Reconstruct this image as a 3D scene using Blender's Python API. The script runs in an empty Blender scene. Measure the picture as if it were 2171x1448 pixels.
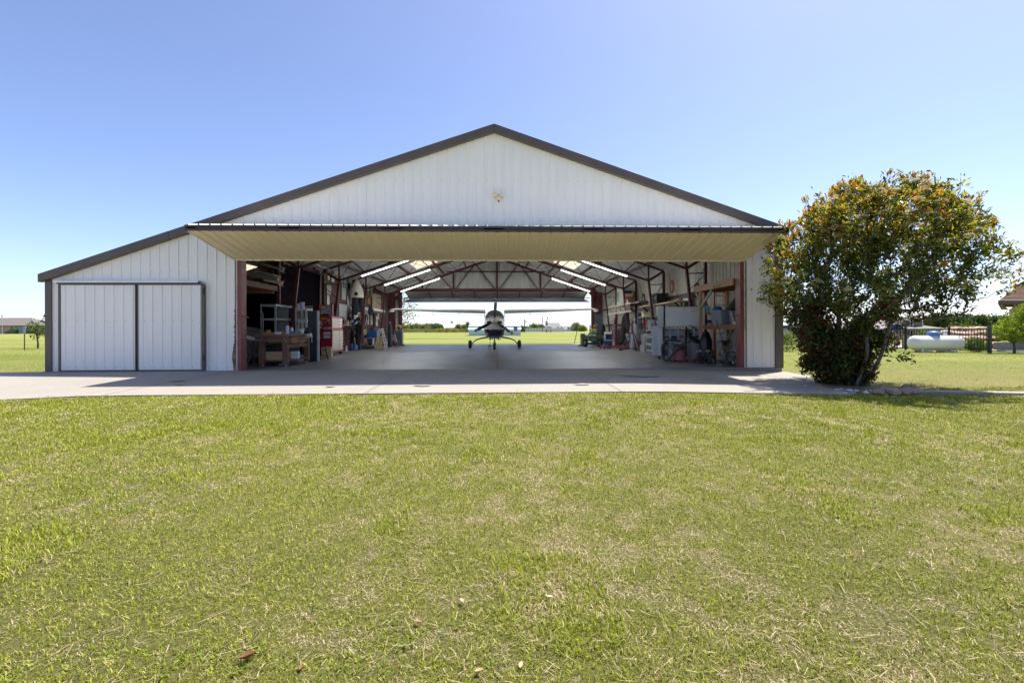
import bpy, math, random
import numpy as np
from mathutils import Vector, Matrix
R = math.radians
PI = math.pi
random.seed(7)
NR = np.random.default_rng(11)
S = bpy.context.scene
COL = S.collection

# ------------------------------------------------------------------ camera geometry (16 mm lens at 0.98 m)
FPX, U0, VH, CAMZ, YAW = 965.0, 1085.5, 699.3, 0.98, 0.0326


def horizon(u):
    return VH + 0.003 * (1054 - u)


def ray(u, v):
    dx = (u - U0) / FPX
    return Vector((math.sin(YAW) + dx * math.cos(YAW), math.cos(YAW) - dx * math.sin(YAW), -(v - horizon(u)) / FPX))


def at(u, v, Y):
    """the place seen at photo pixel (u, v) that lies Y metres in front of the lens"""
    d = ray(u, v)
    return Vector((0, 0, CAMZ)) + d * (Y / d.y)


def gp(u, v, z=0.0):
    d = ray(u, v)
    return Vector((0, 0, CAMZ)) + d * ((z - CAMZ) / d.z)


# ------------------------------------------------------------------ materials
MATS = {}


def mat(name, col, rough=.6, metal=0., var=.10, scale=5., bump=0., bscale=60., spec=.5, dirt=None, dscale=1.2, damt=.5, stretch=None, trans=0.):
    if name in MATS:
        return MATS[name]
    m = bpy.data.materials.new(name)
    m.use_nodes = True
    nt = m.node_tree
    n, l = nt.nodes, nt.links
    b = n['Principled BSDF']
    b.inputs['Roughness'].default_value = rough
    b.inputs['Metallic'].default_value = metal
    b.inputs['Specular IOR Level'].default_value = spec
    tc = n.new('ShaderNodeTexCoord')
    src = tc.outputs['Object']
    if stretch:
        mp = n.new('ShaderNodeMapping')
        mp.inputs['Scale'].default_value = stretch
        l.new(src, mp.inputs['Vector'])
        src = mp.outputs['Vector']
    no = n.new('ShaderNodeTexNoise')
    no.inputs['Scale'].default_value = scale
    no.inputs['Detail'].default_value = 5
    l.new(src, no.inputs['Vector'])
    mx = n.new('ShaderNodeMix')
    mx.data_type = 'RGBA'
    mx.inputs[6].default_value = (*[c * (1 - var) for c in col], 1)
    mx.inputs[7].default_value = (*[min(1, c * (1 + var)) for c in col], 1)
    l.new(no.outputs['Fac'], mx.inputs[0])
    out = mx.outputs[2]
    if dirt:
        n2 = n.new('ShaderNodeTexNoise')
        n2.inputs['Scale'].default_value = dscale
        n2.inputs['Detail'].default_value = 8
        n2.inputs['Roughness'].default_value = .65
        l.new(src, n2.inputs['Vector'])
        rp = n.new('ShaderNodeMapRange')
        rp.inputs[1].default_value = .48
        rp.inputs[2].default_value = .72
        rp.inputs[4].default_value = damt
        l.new(n2.outputs['Fac'], rp.inputs[0])
        m2 = n.new('ShaderNodeMix')
        m2.data_type = 'RGBA'
        l.new(rp.outputs[0], m2.inputs[0])
        l.new(out, m2.inputs[6])
        m2.inputs[7].default_value = (*dirt, 1)
        out = m2.outputs[2]
    l.new(out, b.inputs['Base Color'])
    if bump:
        nb = n.new('ShaderNodeTexNoise')
        nb.inputs['Scale'].default_value = bscale
        nb.inputs['Detail'].default_value = 4
        l.new(src, nb.inputs['Vector'])
        bp = n.new('ShaderNodeBump')
        bp.inputs['Strength'].default_value = bump
        bp.inputs['Distance'].default_value = .01
        l.new(nb.outputs['Fac'], bp.inputs['Height'])
        l.new(bp.outputs['Normal'], b.inputs['Normal'])
    if trans:
        b.inputs['Transmission Weight'].default_value = trans
    MATS[name] = m
    return m


def attr_mat(name, rough=.5, transl=.35, spec=.4, tint=(1, 1, 1)):
    """leaf / blade material: colour from the mesh's 'tint' attribute, part of the light passes through"""
    m = bpy.data.materials.new(name)
    m.use_nodes = True
    nt = m.node_tree
    n, l = nt.nodes, nt.links
    b = n['Principled BSDF']
    b.inputs['Roughness'].default_value = rough
    b.inputs['Specular IOR Level'].default_value = spec
    a = n.new('ShaderNodeAttribute')
    a.attribute_name = 'tint'
    l.new(a.outputs['Color'], b.inputs['Base Color'])
    t = n.new('ShaderNodeBsdfTranslucent')
    g = n.new('ShaderNodeMix')
    g.data_type = 'RGBA'
    g.blend_type = 'MULTIPLY'
    g.inputs[0].default_value = 1
    g.inputs[7].default_value = (*tint, 1)
    l.new(a.outputs['Color'], g.inputs[6])
    l.new(g.outputs[2], t.inputs['Color'])
    ms = n.new('ShaderNodeMixShader')
    ms.inputs[0].default_value = transl
    l.new(b.outputs[0], ms.inputs[1])
    l.new(t.outputs[0], ms.inputs[2])
    l.new(ms.outputs[0], n['Material Output'].inputs['Surface'])
    MATS[name] = m
    return m


def emit_mat(name, col, s):
    m = bpy.data.materials.new(name)
    m.use_nodes = True
    b = m.node_tree.nodes['Principled BSDF']
    b.inputs['Base Color'].default_value = (*col, 1)
    b.inputs['Emission Color'].default_value = (*col, 1)
    b.inputs['Emission Strength'].default_value = s
    MATS[name] = m
    return m


# ------------------------------------------------------------------ mesh builder
class MB:
    def __init__(s):
        s.v, s.f, s.m = [], [], []

    def add(s, vs, fs, m=0):
        o = len(s.v)
        s.v += [tuple(p) for p in vs]
        for f in fs:
            s.f.append([i + o for i in f])
            s.m.append(m)
        return s

    def box(s, c, d, rot=None, m=0):
        x, y, z = d[0] / 2, d[1] / 2, d[2] / 2
        vs = [Vector(p) for p in ((-x, -y, -z), (x, -y, -z), (x, y, -z), (-x, y, -z), (-x, -y, z), (x, -y, z), (x, y, z), (-x, y, z))]
        if rot:
            from mathutils import Euler
            M = Euler(rot).to_matrix()
            vs = [M @ p for p in vs]
        c = Vector(c)
        return s.add([p + c for p in vs], [(0, 3, 2, 1), (4, 5, 6, 7), (0, 1, 5, 4), (1, 2, 6, 5), (2, 3, 7, 6), (3, 0, 4, 7)], m)

    def span(s, a, b, m=0):
        return s.box([(a[i] + b[i]) / 2 for i in range(3)], [abs(b[i] - a[i]) for i in range(3)], m=m)

    def taper(s, c, d0, d1, h, m=0, caps=True):
        """box frustum: bottom size d0 at c, top size d1 at c + h"""
        vs = []
        for z, d in ((0, d0), (h, d1)):
            vs += [(c[0] + sx * d[0] / 2, c[1] + sy * d[1] / 2, c[2] + z) for sx, sy in ((-1, -1), (1, -1), (1, 1), (-1, 1))]
        fs = [(0, 1, 5, 4), (1, 2, 6, 5), (2, 3, 7, 6), (3, 0, 4, 7), (0, 3, 2, 1)]
        if caps:
            fs.append((4, 5, 6, 7))
        return s.add(vs, fs, m)

    def bar(s, p, q, w=.05, h=None, m=0, up=(0, 0, 1)):
        p, q = Vector(p), Vector(q)
        h = h or w
        d = (q - p).normalized()
        u = Vector(up)
        if abs(d.dot(u)) > .98:
            u = Vector((0, 1, 0))
        a = d.cross(u).normalized()
        b = a.cross(d)
        vs = []
        for e in (p, q):
            vs += [e + a * sx * w / 2 + b * sz * h / 2 for sx, sz in ((-1, -1), (1, -1), (1, 1), (-1, 1))]
        return s.add(vs, [(0, 1, 5, 4), (1, 2, 6, 5), (2, 3, 7, 6), (3, 0, 4, 7), (0, 3, 2, 1), (4, 5, 6, 7)], m)

    def cyl(s, p, q, r0, r1=None, n=12, m=0, caps=True):
        return s.tube([p, q], [r0, r0 if r1 is None else r1], n, m, caps)

    def tube(s, pts, r, n=8, m=0, caps=True):
        pts = [Vector(p) for p in pts]
        if not isinstance(r, (list, tuple)):
            r = [r] * len(pts)
        vs, fs = [], []
        a = None
        for i, p in enumerate(pts):
            d = (pts[min(i + 1, len(pts) - 1)] - pts[max(i - 1, 0)])
            if d.length < 1e-9:
                d = Vector((0, 0, 1))
            d.normalize()
            if a is None:
                u = Vector((0, 0, 1)) if abs(d.z) < .9 else Vector((1, 0, 0))
                a = d.cross(u).normalized()
            else:
                a = (a - d * a.dot(d))
                a = a.normalized() if a.length > 1e-6 else d.orthogonal().normalized()
            b = d.cross(a)
            for k in range(n):
                t = 2 * PI * k / n
                vs.append(p + (a * math.cos(t) + b * math.sin(t)) * r[i])
        for i in range(len(pts) - 1):
            for k in range(n):
                k2 = (k + 1) % n
                fs.append((i * n + k, i * n + k2, (i + 1) * n + k2, (i + 1) * n + k))
        if caps:
            fs.append(tuple(reversed(range(n))))
            fs.append(tuple(range((len(pts) - 1) * n, len(pts) * n)))
        return s.add(vs, fs, m)

    def lathe(s, prof, n=20, c=(0, 0, 0), axis='z', m=0):
        vs, fs = [], []
        for r, z in prof:
            for k in range(n):
                t = 2 * PI * k / n
                p = (r * math.cos(t), r * math.sin(t), z)
                if axis == 'y':
                    p = (p[0], p[2], p[1])
                elif axis == 'x':
                    p = (p[2], p[0], p[1])
                vs.append((p[0] + c[0], p[1] + c[1], p[2] + c[2]))
        for i in range(len(prof) - 1):
            for k in range(n):
                k2 = (k + 1) % n
                f = (i * n + k, i * n + k2, (i + 1) * n + k2, (i + 1) * n + k)
                fs.append(f if axis != 'y' else f[::-1])
        return s.add(vs, fs, m)

    def prism(s, poly, lo, hi, axis='y', m=0):
        """closed polygon in the two other axes, extruded along axis"""
        n = len(poly)
        mk = {'y': lambda a, b, e: (a, e, b), 'x': lambda a, b, e: (e, a, b), 'z': lambda a, b, e: (a, b, e)}[axis]
        vs = [mk(a, b, lo) for a, b in poly] + [mk(a, b, hi) for a, b in poly]
        fs = [tuple(range(n)), tuple(reversed(range(n, 2 * n)))]
        fs += [(i, i + n, (i + 1) % n + n, (i + 1) % n) for i in range(n)]
        return s.add(vs, fs, m)

    def ball(s, c, r, nu=12, nv=8, m=0):
        r = (r, r, r) if not isinstance(r, (tuple, list)) else r
        vs, fs = [], []
        for j in range(nv + 1):
            ph = PI * j / nv
            for i in range(nu):
                t = 2 * PI * i / nu
                vs.append((c[0] + r[0] * math.sin(ph) * math.cos(t), c[1] + r[1] * math.sin(ph) * math.sin(t), c[2] - r[2] * math.cos(ph)))
        for j in range(nv):
            for i in range(nu):
                i2 = (i + 1) % nu
                fs.append((j * nu + i, j * nu + i2, (j + 1) * nu + i2, (j + 1) * nu + i))
        return s.add(vs, fs, m)

    def loft(s, rings, m=0, closed=True, caps=True):
        n = len(rings[0])
        vs = [p for r in rings for p in r]
        fs = []
        for i in range(len(rings) - 1):
            for k in range(n if closed else n - 1):
                k2 = (k + 1) % n
                fs.append((i * n + k, i * n + k2, (i + 1) * n + k2, (i + 1) * n + k))
        if caps and closed:
            fs.append(tuple(reversed(range(n))))
            fs.append(tuple(range((len(rings) - 1) * n, len(rings) * n)))
        return s.add(vs, fs, m)

    def jitter(s, a, seed=1):
        rr = random.Random(seed)
        s.v = [(x + rr.uniform(-a, a), y + rr.uniform(-a, a), z + rr.uniform(-a, a)) for x, y, z in s.v]
        return s

    def build(s, name, mats, parent=None, loc=None, bevel=0., smooth=None, recalc=True, rz=0., tri=False):
        import bmesh
        if not isinstance(mats, (list, tuple)):
            mats = [mats]
        off = Vector(loc) if loc is not None else Vector((0, 0, 0))
        me = bpy.data.meshes.new(name)
        me.from_pydata([tuple(Vector(p) - off) for p in s.v] if loc is not None and parent is None else s.v, [], s.f)
        for m in mats:
            me.materials.append(m)
        me.polygons.foreach_set('material_index', s.m)
        if recalc:
            bm = bmesh.new()
            bm.from_mesh(me)
            bmesh.ops.remove_doubles(bm, verts=bm.verts, dist=1e-5)
            bmesh.ops.recalc_face_normals(bm, faces=bm.faces)
            bm.to_mesh(me)
            bm.free()
        if smooth is not None:
            me.polygons.foreach_set('use_smooth', [True] * len(me.polygons))
            me.set_sharp_from_angle(angle=R(smooth))
        o = bpy.data.objects.new(name, me)
        COL.objects.link(o)
        if parent is not None:
            o.parent = parent
        if loc is not None:
            o.location = loc
        if rz:
            o.rotation_euler = (0, 0, rz)
        if bevel:
            b = o.modifiers.new('bevel', 'BEVEL')
            b.width = bevel
            b.segments = 2
            b.limit_method = 'ANGLE'
            b.angle_limit = R(40)
        return o


def tag(o, label, cat=None, group=None, kind=None):
    if label:
        o['label'] = label
    if cat:
        o['category'] = cat
    if group:
        o['group'] = group
    if kind:
        o['kind'] = kind
    return o


def thing(name, label, cat, loc=(0, 0, 0), rz=0., group=None):
    o = bpy.data.objects.new(name, None)
    o.empty_display_size = .1
    COL.objects.link(o)
    o.location = loc
    o.rotation_euler = (0, 0, rz)
    return tag(o, label, cat, group)


def solo(mb, name, mats, label, cat, loc=(0, 0, 0), rz=0., group=None, bevel=0., smooth=None):
    """a thing that is one mesh, built in local coordinates and put at loc"""
    o = mb.build(name, mats, None, None, bevel, smooth)
    o.location = loc
    o.rotation_euler = (0, 0, rz)
    return tag(o, label, cat, group)


def dup(root, loc, rz=0., label=None, group=None, scale=None):
    r = root.copy()
    COL.objects.link(r)
    r.location = loc
    r.rotation_euler = (0, 0, rz)
    if scale:
        r.scale = (scale,) * 3 if not isinstance(scale, (tuple, list)) else scale
    if label:
        r['label'] = label
    if group:
        r['group'] = group
    for ch in list(root.children):
        c = ch.copy()
        COL.objects.link(c)
        c.parent = r
        for g in ch.children:
            d = g.copy()
            COL.objects.link(d)
            d.parent = c
    return r


def struct(mb, name, mats, smooth=None):
    o = mb.build(name, mats, None, None, 0, smooth)
    o['kind'] = 'structure'
    return o


def raw_mesh(name, V, nper, polys, tint, m, parent=None, loc=None):
    """many equal little pieces: V (N, nper, 3), polys = faces of one piece, tint (N, 3) or (N, nper, 3)"""
    N = len(V)
    me = bpy.data.meshes.new(name)
    me.vertices.add(N * nper)
    me.vertices.foreach_set('co', V.astype(np.float32).ravel())
    idx, start, k = [], [], 0
    for p in polys:
        start.append(k)
        idx += list(p)
        k += len(p)
    L = (np.array(idx)[None, :] + (np.arange(N) * nper)[:, None]).astype(np.int32)
    me.loops.add(L.size)
    me.loops.foreach_set('vertex_index', L.ravel())
    st = (np.array(start)[None, :] + (np.arange(N) * k)[:, None]).astype(np.int32)
    me.polygons.add(st.size)
    me.polygons.foreach_set('loop_start', st.ravel())
    me.update(calc_edges=True)
    a = me.attributes.new('tint', 'FLOAT_COLOR', 'POINT')
    if tint.ndim == 2:
        tint = np.repeat(tint[:, None, :], nper, 1)
    c = np.ones((N * nper, 4), np.float32)
    c[:, :3] = tint.reshape(-1, 3)
    a.data.foreach_set('color', c.ravel())
    me.materials.append(m)
    o = bpy.data.objects.new(name, me)
    COL.objects.link(o)
    if parent is not None:
        o.parent = parent
    if loc is not None:
        o.location = loc
    return o


def unit(a):
    return a / np.maximum(np.linalg.norm(a, axis=-1, keepdims=True), 1e-9)


def leaves(name, P, D, L, W, tint, m, parent=None, droop=.15, loc=None):
    """folded leaf blades at P pointing along D"""
    N = len(P)
    D = unit(D)
    up = unit(NR.normal(size=(N, 3)) * .6 + np.array([0, 0, 1.0]))
    side = unit(np.cross(D, up))
    nrm = np.cross(side, D)
    L = np.asarray(L).reshape(-1, 1) * np.ones((N, 1))
    W = np.asarray(W).reshape(-1, 1) * np.ones((N, 1))
    V = np.zeros((N, 6, 3))
    V[:, 0] = P
    V[:, 1] = P + D * L * .35 + side * W * .5 + nrm * W * .18
    V[:, 2] = P + D * L * .72 + side * W * .38 + nrm * (W * .14 - L * droop * .35)
    V[:, 3] = P + D * L - nrm * L * droop
    V[:, 4] = P + D * L * .72 - side * W * .38 + nrm * (W * .14 - L * droop * .35)
    V[:, 5] = P + D * L * .35 - side * W * .5 + nrm * W * .18
    return raw_mesh(name, V, 6, [(0, 1, 2, 3), (0, 3, 4, 5)], tint, m, parent, loc)


# ------------------------------------------------------------------ world, sun, camera
SUN_EL, SUN_AZ = R(64.0), math.atan2(.38, .30)      # azimuth from +Y towards +X
w = bpy.data.worlds.new('World')
S.world = w
w.use_nodes = True
wn = w.node_tree.nodes
sky = wn.new('ShaderNodeTexSky')
sky.sky_type = 'NISHITA'
sky.sun_disc = False
sky.sun_elevation = SUN_EL
sky.sun_rotation = SUN_AZ
sky.altitude = 200
sky.air_density = 0.7
sky.dust_density = 1.0
sky.ozone_density = 3.0
wn['Background'].inputs['Strength'].default_value = .15
wb = wn.new('ShaderNodeMix')          # white balance of the daylight
wb.data_type = 'RGBA'
wb.blend_type = 'MULTIPLY'
wb.inputs[0].default_value = 1
wb.inputs[7].default_value = (1.03, .955, .985, 1)
w.node_tree.links.new(sky.outputs[0], wb.inputs[6])
w.node_tree.links.new(wb.outputs[2], wn['Background'].inputs['Color'])
ld = bpy.data.lights.new('sun', 'SUN')
ld.energy = 5.0
ld.angle = R(.5)
ld.color = (1, .95, .87)
lo = bpy.data.objects.new('sun', ld)
COL.objects.link(lo)
sd = Vector((math.cos(SUN_EL) * math.sin(SUN_AZ), math.cos(SUN_EL) * math.cos(SUN_AZ), math.sin(SUN_EL)))
lo.rotation_euler = sd.to_track_quat('Z', 'Y').to_euler()
lo.location = (20, 20, 40)
cd = bpy.data.cameras.new('camera')
cd.sensor_width = 36
cd.lens = FPX / 2171 * 36
cd.shift_y = -(724 - VH) / 2171
cd.clip_start = .05
cd.clip_end = 6000
co = bpy.data.objects.new('camera', cd)
COL.objects.link(co)
M = Matrix.Rotation(-YAW, 4, 'Z') @ Matrix.Rotation(PI / 2, 4, 'X') @ Matrix.Rotation(-.003, 4, 'Z')
M.translation = (0, 0, CAMZ)
co.matrix_world = M
S.camera = co
S.view_settings.view_transform = 'Standard'
S.view_settings.look = 'None'
S.view_settings.exposure = .84
S.cycles.max_bounces = 8
S.cycles.diffuse_bounces = 5
S.cycles.transparent_max_bounces = 8
S.cycles.sample_clamp_indirect = 6
S.cycles.sample_clamp_direct = 3
S.cycles.use_denoising = True

# ------------------------------------------------------------------ shared materials
WALLW = mat('white_steel_siding', (.80, .775, .74), .45, 0, .03, 3, dirt=(.68, .645, .60), dscale=.9, damt=.3, stretch=(3, 3, .5))
BROWN = mat('brown_trim_paint', (.085, .066, .056), .45, 0, .1, 4, dirt=(.14, .11, .09), damt=.4)
TAN = mat('tan_door_skin', (.78, .68, .50), .5, 0, .04, 4, dirt=(.62, .52, .37), damt=.3)
REDSTEEL = mat('red_oxide_steel', (.085, .018, .024), .6, 0, .2, 7, spec=.3, dirt=(.14, .06, .06), damt=.5)
REDPAINT = mat('red_jamb_paint', (.19, .045, .05), .5, 0, .15, 7, dirt=(.3, .12, .1), damt=.5)
GALV = mat('galvanised_sheet', (.62, .62, .66), .45, .25, .06, 6)
DARKINT = mat('dark_board', (.008, .005, .010), .95, 0, .3, 4, bump=.3, spec=.04)
WOODRED = mat('stained_wood', (.22, .09, .05), .7, 0, .3, 5, stretch=(1, 1, 8), bump=.3)
WOODRAW = mat('raw_lumber', (.46, .28, .16), .75, 0, .2, 4, bump=.2, dirt=(.3, .15, .08))
WOODPALE = mat('pale_lumber', (.55, .42, .28), .75, 0, .2, 6, bump=.2)
BLACKM = mat('black_metal', (.018, .018, .02), .5)
BLACKP = mat('black_plastic', (.02, .02, .022), .45)
RUBBER = mat('rubber', (.017, .017, .018), .8, bump=.2, bscale=90)
STEEL = mat('bare_steel', (.55, .56, .58), .35, .8, .1, 9)
ALU = mat('aluminium', (.72, .73, .75), .35, .7, .08, 9)
WHITEP = mat('white_plastic', (.8, .8, .8), .4, var=.04)
GREYP = mat('grey_plastic', (.2, .21, .24), .5)
BLUEP = mat('blue_plastic', (.02, .1, .45), .4)
REDP = mat('red_enamel', (.42, .012, .025), .3, var=.08)
CARD = mat('cardboard', (.42, .28, .17), .85, var=.1)
GREYBL = mat('grey_blue_enamel', (.33, .37, .42), .45, .1, .08)
FABRICD = mat('dark_fabric', (.014, .015, .025), .9, bump=.5, bscale=30)
PAPER = mat('paper', (.75, .75, .76), .8, var=.05)
YELLOWP = mat('yellow_plastic', (.75, .42, .02), .4)
GLASSD = mat('dark_glass', (.02, .03, .035), .05, 0, .1, spec=.8)
CHROME = mat('chrome', (.85, .85, .86), .12, 1., .02)
# ================================================================== ground, slabs, lawn
def sstep(a, b, x):
    t = np.clip((x - a) / (b - a), 0, 1)
    return t * t * (3 - 2 * t)


def gz(x, y):
    """height of the ground"""
    x, y = np.asarray(x, float), np.asarray(y, float)
    r = np.hypot(x, y)
    z = -.085 - .10 * sstep(2.0, 7.5, x) * (1 - sstep(40, 90, y)) + .36 * sstep(32, 140, r)
    z = z - .03 * sstep(6.6, 1.5, y)
    return z + .012 * np.sin(x * 1.3 + .5) * np.sin(y * .9) * (1 - sstep(20, 30, y))


def ground_mat():
    m = bpy.data.materials.new('lawn_ground')
    m.use_nodes = True
    n, l = m.node_tree.nodes, m.node_tree.links
    b = n['Principled BSDF']
    b.inputs['Roughness'].default_value = .95
    b.inputs['Specular IOR Level'].default_value = .1
    tc = n.new('ShaderNodeTexCoord')

    def noise(sc, det=6, rough=.6, vec=None):
        t = n.new('ShaderNodeTexNoise')
        t.inputs['Scale'].default_value = sc
        t.inputs['Detail'].default_value = det
        t.inputs['Roughness'].default_value = rough
        l.new(vec or tc.outputs['Object'], t.inputs['Vector'])
        return t.outputs['Fac']

    def ramp(src, stops):
        r = n.new('ShaderNodeValToRGB')
        e = r.color_ramp.elements
        while len(e) < len(stops):
            e.new(.5)
        for q, (p, c) in zip(e, stops):
            q.position = p
            q.color = (*c, 1)
        l.new(src, r.inputs[0])
        return r.outputs[0]
    fine = ramp(noise(60, 8, .78), [(.3, (.09, .06, .035)), (.43, (.22, .165, .09)), (.55, (.36, .28, .17)), (.7, (.56, .45, .32))])
    patch = ramp(noise(.7, 7, .66), [(.32, (.13, .18, .018)), (.52, (.22, .245, .035)), (.72, (.33, .30, .10))])
    mx = n.new('ShaderNodeMix')
    mx.data_type = 'RGBA'
    mx.inputs[0].default_value = .55
    l.new(fine, mx.inputs[6])
    l.new(patch, mx.inputs[7])
    # far turf: mown stripes run across the airstrip behind the hangar
    mp = n.new('ShaderNodeMapping')
    mp.inputs['Scale'].default_value = (.02, .16, 1)
    l.new(tc.outputs['Object'], mp.inputs['Vector'])
    stripe = ramp(noise(1.0, 3, .5, mp.outputs['Vector']), [(.35, (.13, .18, .03)), (.5, (.21, .24, .055)), (.65, (.29, .28, .09))])
    sp = n.new('ShaderNodeSeparateXYZ')
    l.new(tc.outputs['Object'], sp.inputs[0])
    mr = n.new('ShaderNodeMapRange')
    mr.inputs[1].default_value = 8.5
    mr.inputs[2].default_value = 16
    mr.inputs[4].default_value = .85
    l.new(sp.outputs['Y'], mr.inputs[0])
    m2 = n.new('ShaderNodeMix')
    m2.data_type = 'RGBA'
    l.new(mr.outputs[0], m2.inputs[0])
    l.new(mx.outputs[2], m2.inputs[6])
    l.new(stripe, m2.inputs[7])
    l.new(m2.outputs[2], b.inputs['Base Color'])
    bp = n.new('ShaderNodeBump')
    bp.inputs['Strength'].default_value = 1.0
    bp.inputs['Distance'].default_value = .05
    l.new(noise(45, 8, .75), bp.inputs['Height'])
    l.new(bp.outputs['Normal'], b.inputs['Normal'])
    return m


def grid_sheet(xs, ys, zf):
    X, Y = np.meshgrid(xs, ys)
    Z = zf(X, Y)
    mb = MB()
    nx = len(xs)
    mb.v = [tuple(map(float, p)) for p in np.stack([X, Y, Z], -1).reshape(-1, 3)]
    mb.f = [[j * nx + i, j * nx + i + 1, (j + 1) * nx + i + 1, (j + 1) * nx + i] for j in range(len(ys) - 1) for i in range(nx - 1)]
    mb.m = [0] * len(mb.f)
    return mb


gx = np.unique(np.concatenate([np.linspace(-16, 16, 65), np.linspace(-60, 60, 41), np.linspace(-400, 400, 41), [-3000, -1500, 1500, 3000]]))
gy = np.unique(np.concatenate([np.linspace(-6, 14, 41), np.linspace(14, 60, 24), np.linspace(60, 400, 35), [-200, -60, -20, 800, 1600, 4000]]))
ground = grid_sheet(gx, gy, gz).build('ground', ground_mat(), smooth=180)
ground['kind'] = 'structure'


# ---- concrete
def concrete_mat(name, base, rough, joints, stain, samt, spec=.5):
    m = mat(name, base, rough, 0, .13, 2.2, bump=.12, bscale=120, dirt=stain, dscale=.55, damt=samt, spec=spec)
    n, l = m.node_tree.nodes, m.node_tree.links
    b = n['Principled BSDF']
    src = b.inputs['Base Color'].links[0].from_socket
    # fine pitting
    t = n.new('ShaderNodeTexNoise')
    t.inputs['Scale'].default_value = 34
    t.inputs['Detail'].default_value = 8
    tc = n.new('ShaderNodeTexCoord')
    l.new(tc.outputs['Object'], t.inputs['Vector'])
    mr = n.new('ShaderNodeMapRange')
    mr.inputs[1].default_value = .35
    mr.inputs[2].default_value = .7
    mr.inputs[3].default_value = .86
    mr.inputs[4].default_value = 1.08
    l.new(t.outputs['Fac'], mr.inputs[0])
    mm = n.new('ShaderNodeMix')
    mm.data_type = 'RGBA'
    mm.blend_type = 'MULTIPLY'
    mm.inputs[0].default_value = 1
    l.new(src, mm.inputs[6])
    l.new(mr.outputs[0], mm.inputs[7])
    l.new(mm.outputs[2], b.inputs['Base Color'])
    return m


APRON = concrete_mat('apron_concrete', (.33, .297, .25), .85, 0, (.24, .214, .18), .6)
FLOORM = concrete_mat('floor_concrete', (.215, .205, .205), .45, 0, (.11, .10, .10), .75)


def az(x, y):
    """apron falls gently away from the hangar and towards its tree side"""
    return -.004 - .016 * max(0., 11.42 - y) - .022 * max(0., x - 2.6)


mb = MB()
mb.span((XLL := -10.91, 11.42, -.35), (XR := 7.27, 31.15, 0))
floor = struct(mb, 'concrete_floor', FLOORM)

# apron: rows across, left edge runs out to the drive, right edge cut back round the shrub bed
rows = [(11.415, -11.2, 7.35), (11.0, -14.0, 7.35), (10.6, -20, 7.36), (10.1, -26, 7.35), (9.6, -26, 7.25), (9.0, -26, 7.08), (8.5, -26, 6.72), (8.1, -26, 6.4), (7.75, -7.5, 6.1)]
mb = MB()
NXA = 40
rings = []
for y, x0, x1 in rows:
    rings.append([(x0 + (x1 - x0) * i / NXA, y - (.0 if y > 8 else 0), az(x0 + (x1 - x0) * i / NXA, y)) for i in range(NXA + 1)])
lead = [(-26 + (6.1 + 26) * i / NXA) for i in range(NXA + 1)]
edge = []
for i in range(NXA + 1):
    x = lead[i]
    y = 7.62 if x > -6.6 else 7.62 - .30 * (-6.6 - x) - .035 * (-6.6 - x) ** 2
    edge.append((x, max(y, 1.0), az(x, max(y, 6.9))))
rings = rings[:-1] + [edge]
mb.loft(rings, closed=False, caps=False)
# rim down into the soil
mb.loft([edge, [(x, y - .01, z - .2) for x, y, z in edge]], closed=False, caps=False)
rgt = [r[-1] for r in rings]
mb.loft([rgt, [(x + .01, y, z - .25) for x, y, z in rgt]], closed=False, caps=False)
apron = struct(mb, 'concrete_apron', APRON)
# saw-cut joints, a crack and dark stains are thin sheets on the slab
mb = MB()
for x in (-6.45, -2.2, 2.1, 6.3):
    n = 12
    for k in range(n):
        y0, y1 = 11.40 - k * 3.75 / n, 11.40 - (k + 1) * 3.75 / n
        mb.add([(x - .007, y0, az(x, y0) + .004), (x + .007, y0, az(x, y0) + .004), (x + .007, y1, az(x, y1) + .004), (x - .007, y1, az(x, y1) + .004)], [(0, 1, 2, 3)])
JOINTM = mat('slab_joint', (.12, .11, .10), .9)
tag(struct(mb, 'slab_joint', JOINTM), None)
mb = MB()
for y in (15.3, 19.2, 23.1, 27.0):
    mb.add([(-7.2, y - .008, .004), (7.1, y - .008, .004), (7.1, y + .008, .004), (-7.2, y + .008, .004)], [(0, 1, 2, 3)])
for x in (-3.6, 0, 3.6):
    mb.add([(x - .008, 11.45, .008), (x + .008, 11.45, .008), (x + .008, 31, .008), (x - .008, 31, .008)], [(0, 1, 2, 3)])
struct(mb, 'floor_joint', mat('floor_joint', (.1, .1, .1), .7))
mb = MB()
rc = random.Random(3)
p = gp(160, 838, -.07)
pts = []
for k in range(9):
    pts.append((p.x + k * .04 + rc.uniform(-.03, .03), p.y + k * .13))
for (x0, y0), (x1, y1) in zip(pts, pts[1:]):
    mb.add([(x0 - .004, y0, az(x0, y0) + .004), (x0 + .004, y0, az(x0, y0) + .004), (x1 + .004, y1, az(x1, y1) + .004), (x1 - .004, y1, az(x1, y1) + .004)], [(0, 1, 2, 3)])
struct(mb, 'slab_crack', JOINTM)
mb = MB()
for k in range(26):
    x, y = rc.uniform(-5, 5), rc.uniform(12, 27)
    if k > 18:
        x, y = rc.uniform(-6.6, 5.5), rc.uniform(8.2, 11)
    s_ = rc.uniform(.05, .28)
    m_ = rc.randrange(3)
    z = (.012 if y > 11.5 else 0) + .0005 * k
    ring = [(x + s_ * (1 + .35 * math.sin(2 * t + k) + rc.uniform(-.15, .15)) * math.cos(t) * 1.3, y + s_ * (1 + rc.uniform(-.2, .2)) * math.sin(t)) for t in np.linspace(0, 2 * PI, 16, endpoint=False)]
    mb.add([(a, b, z if y > 11.5 else az(a, b) + .006 + .0005 * k) for a, b in ring], [tuple(range(16))], 0 if y < 11.5 else (1 if m_ else 2))
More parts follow.
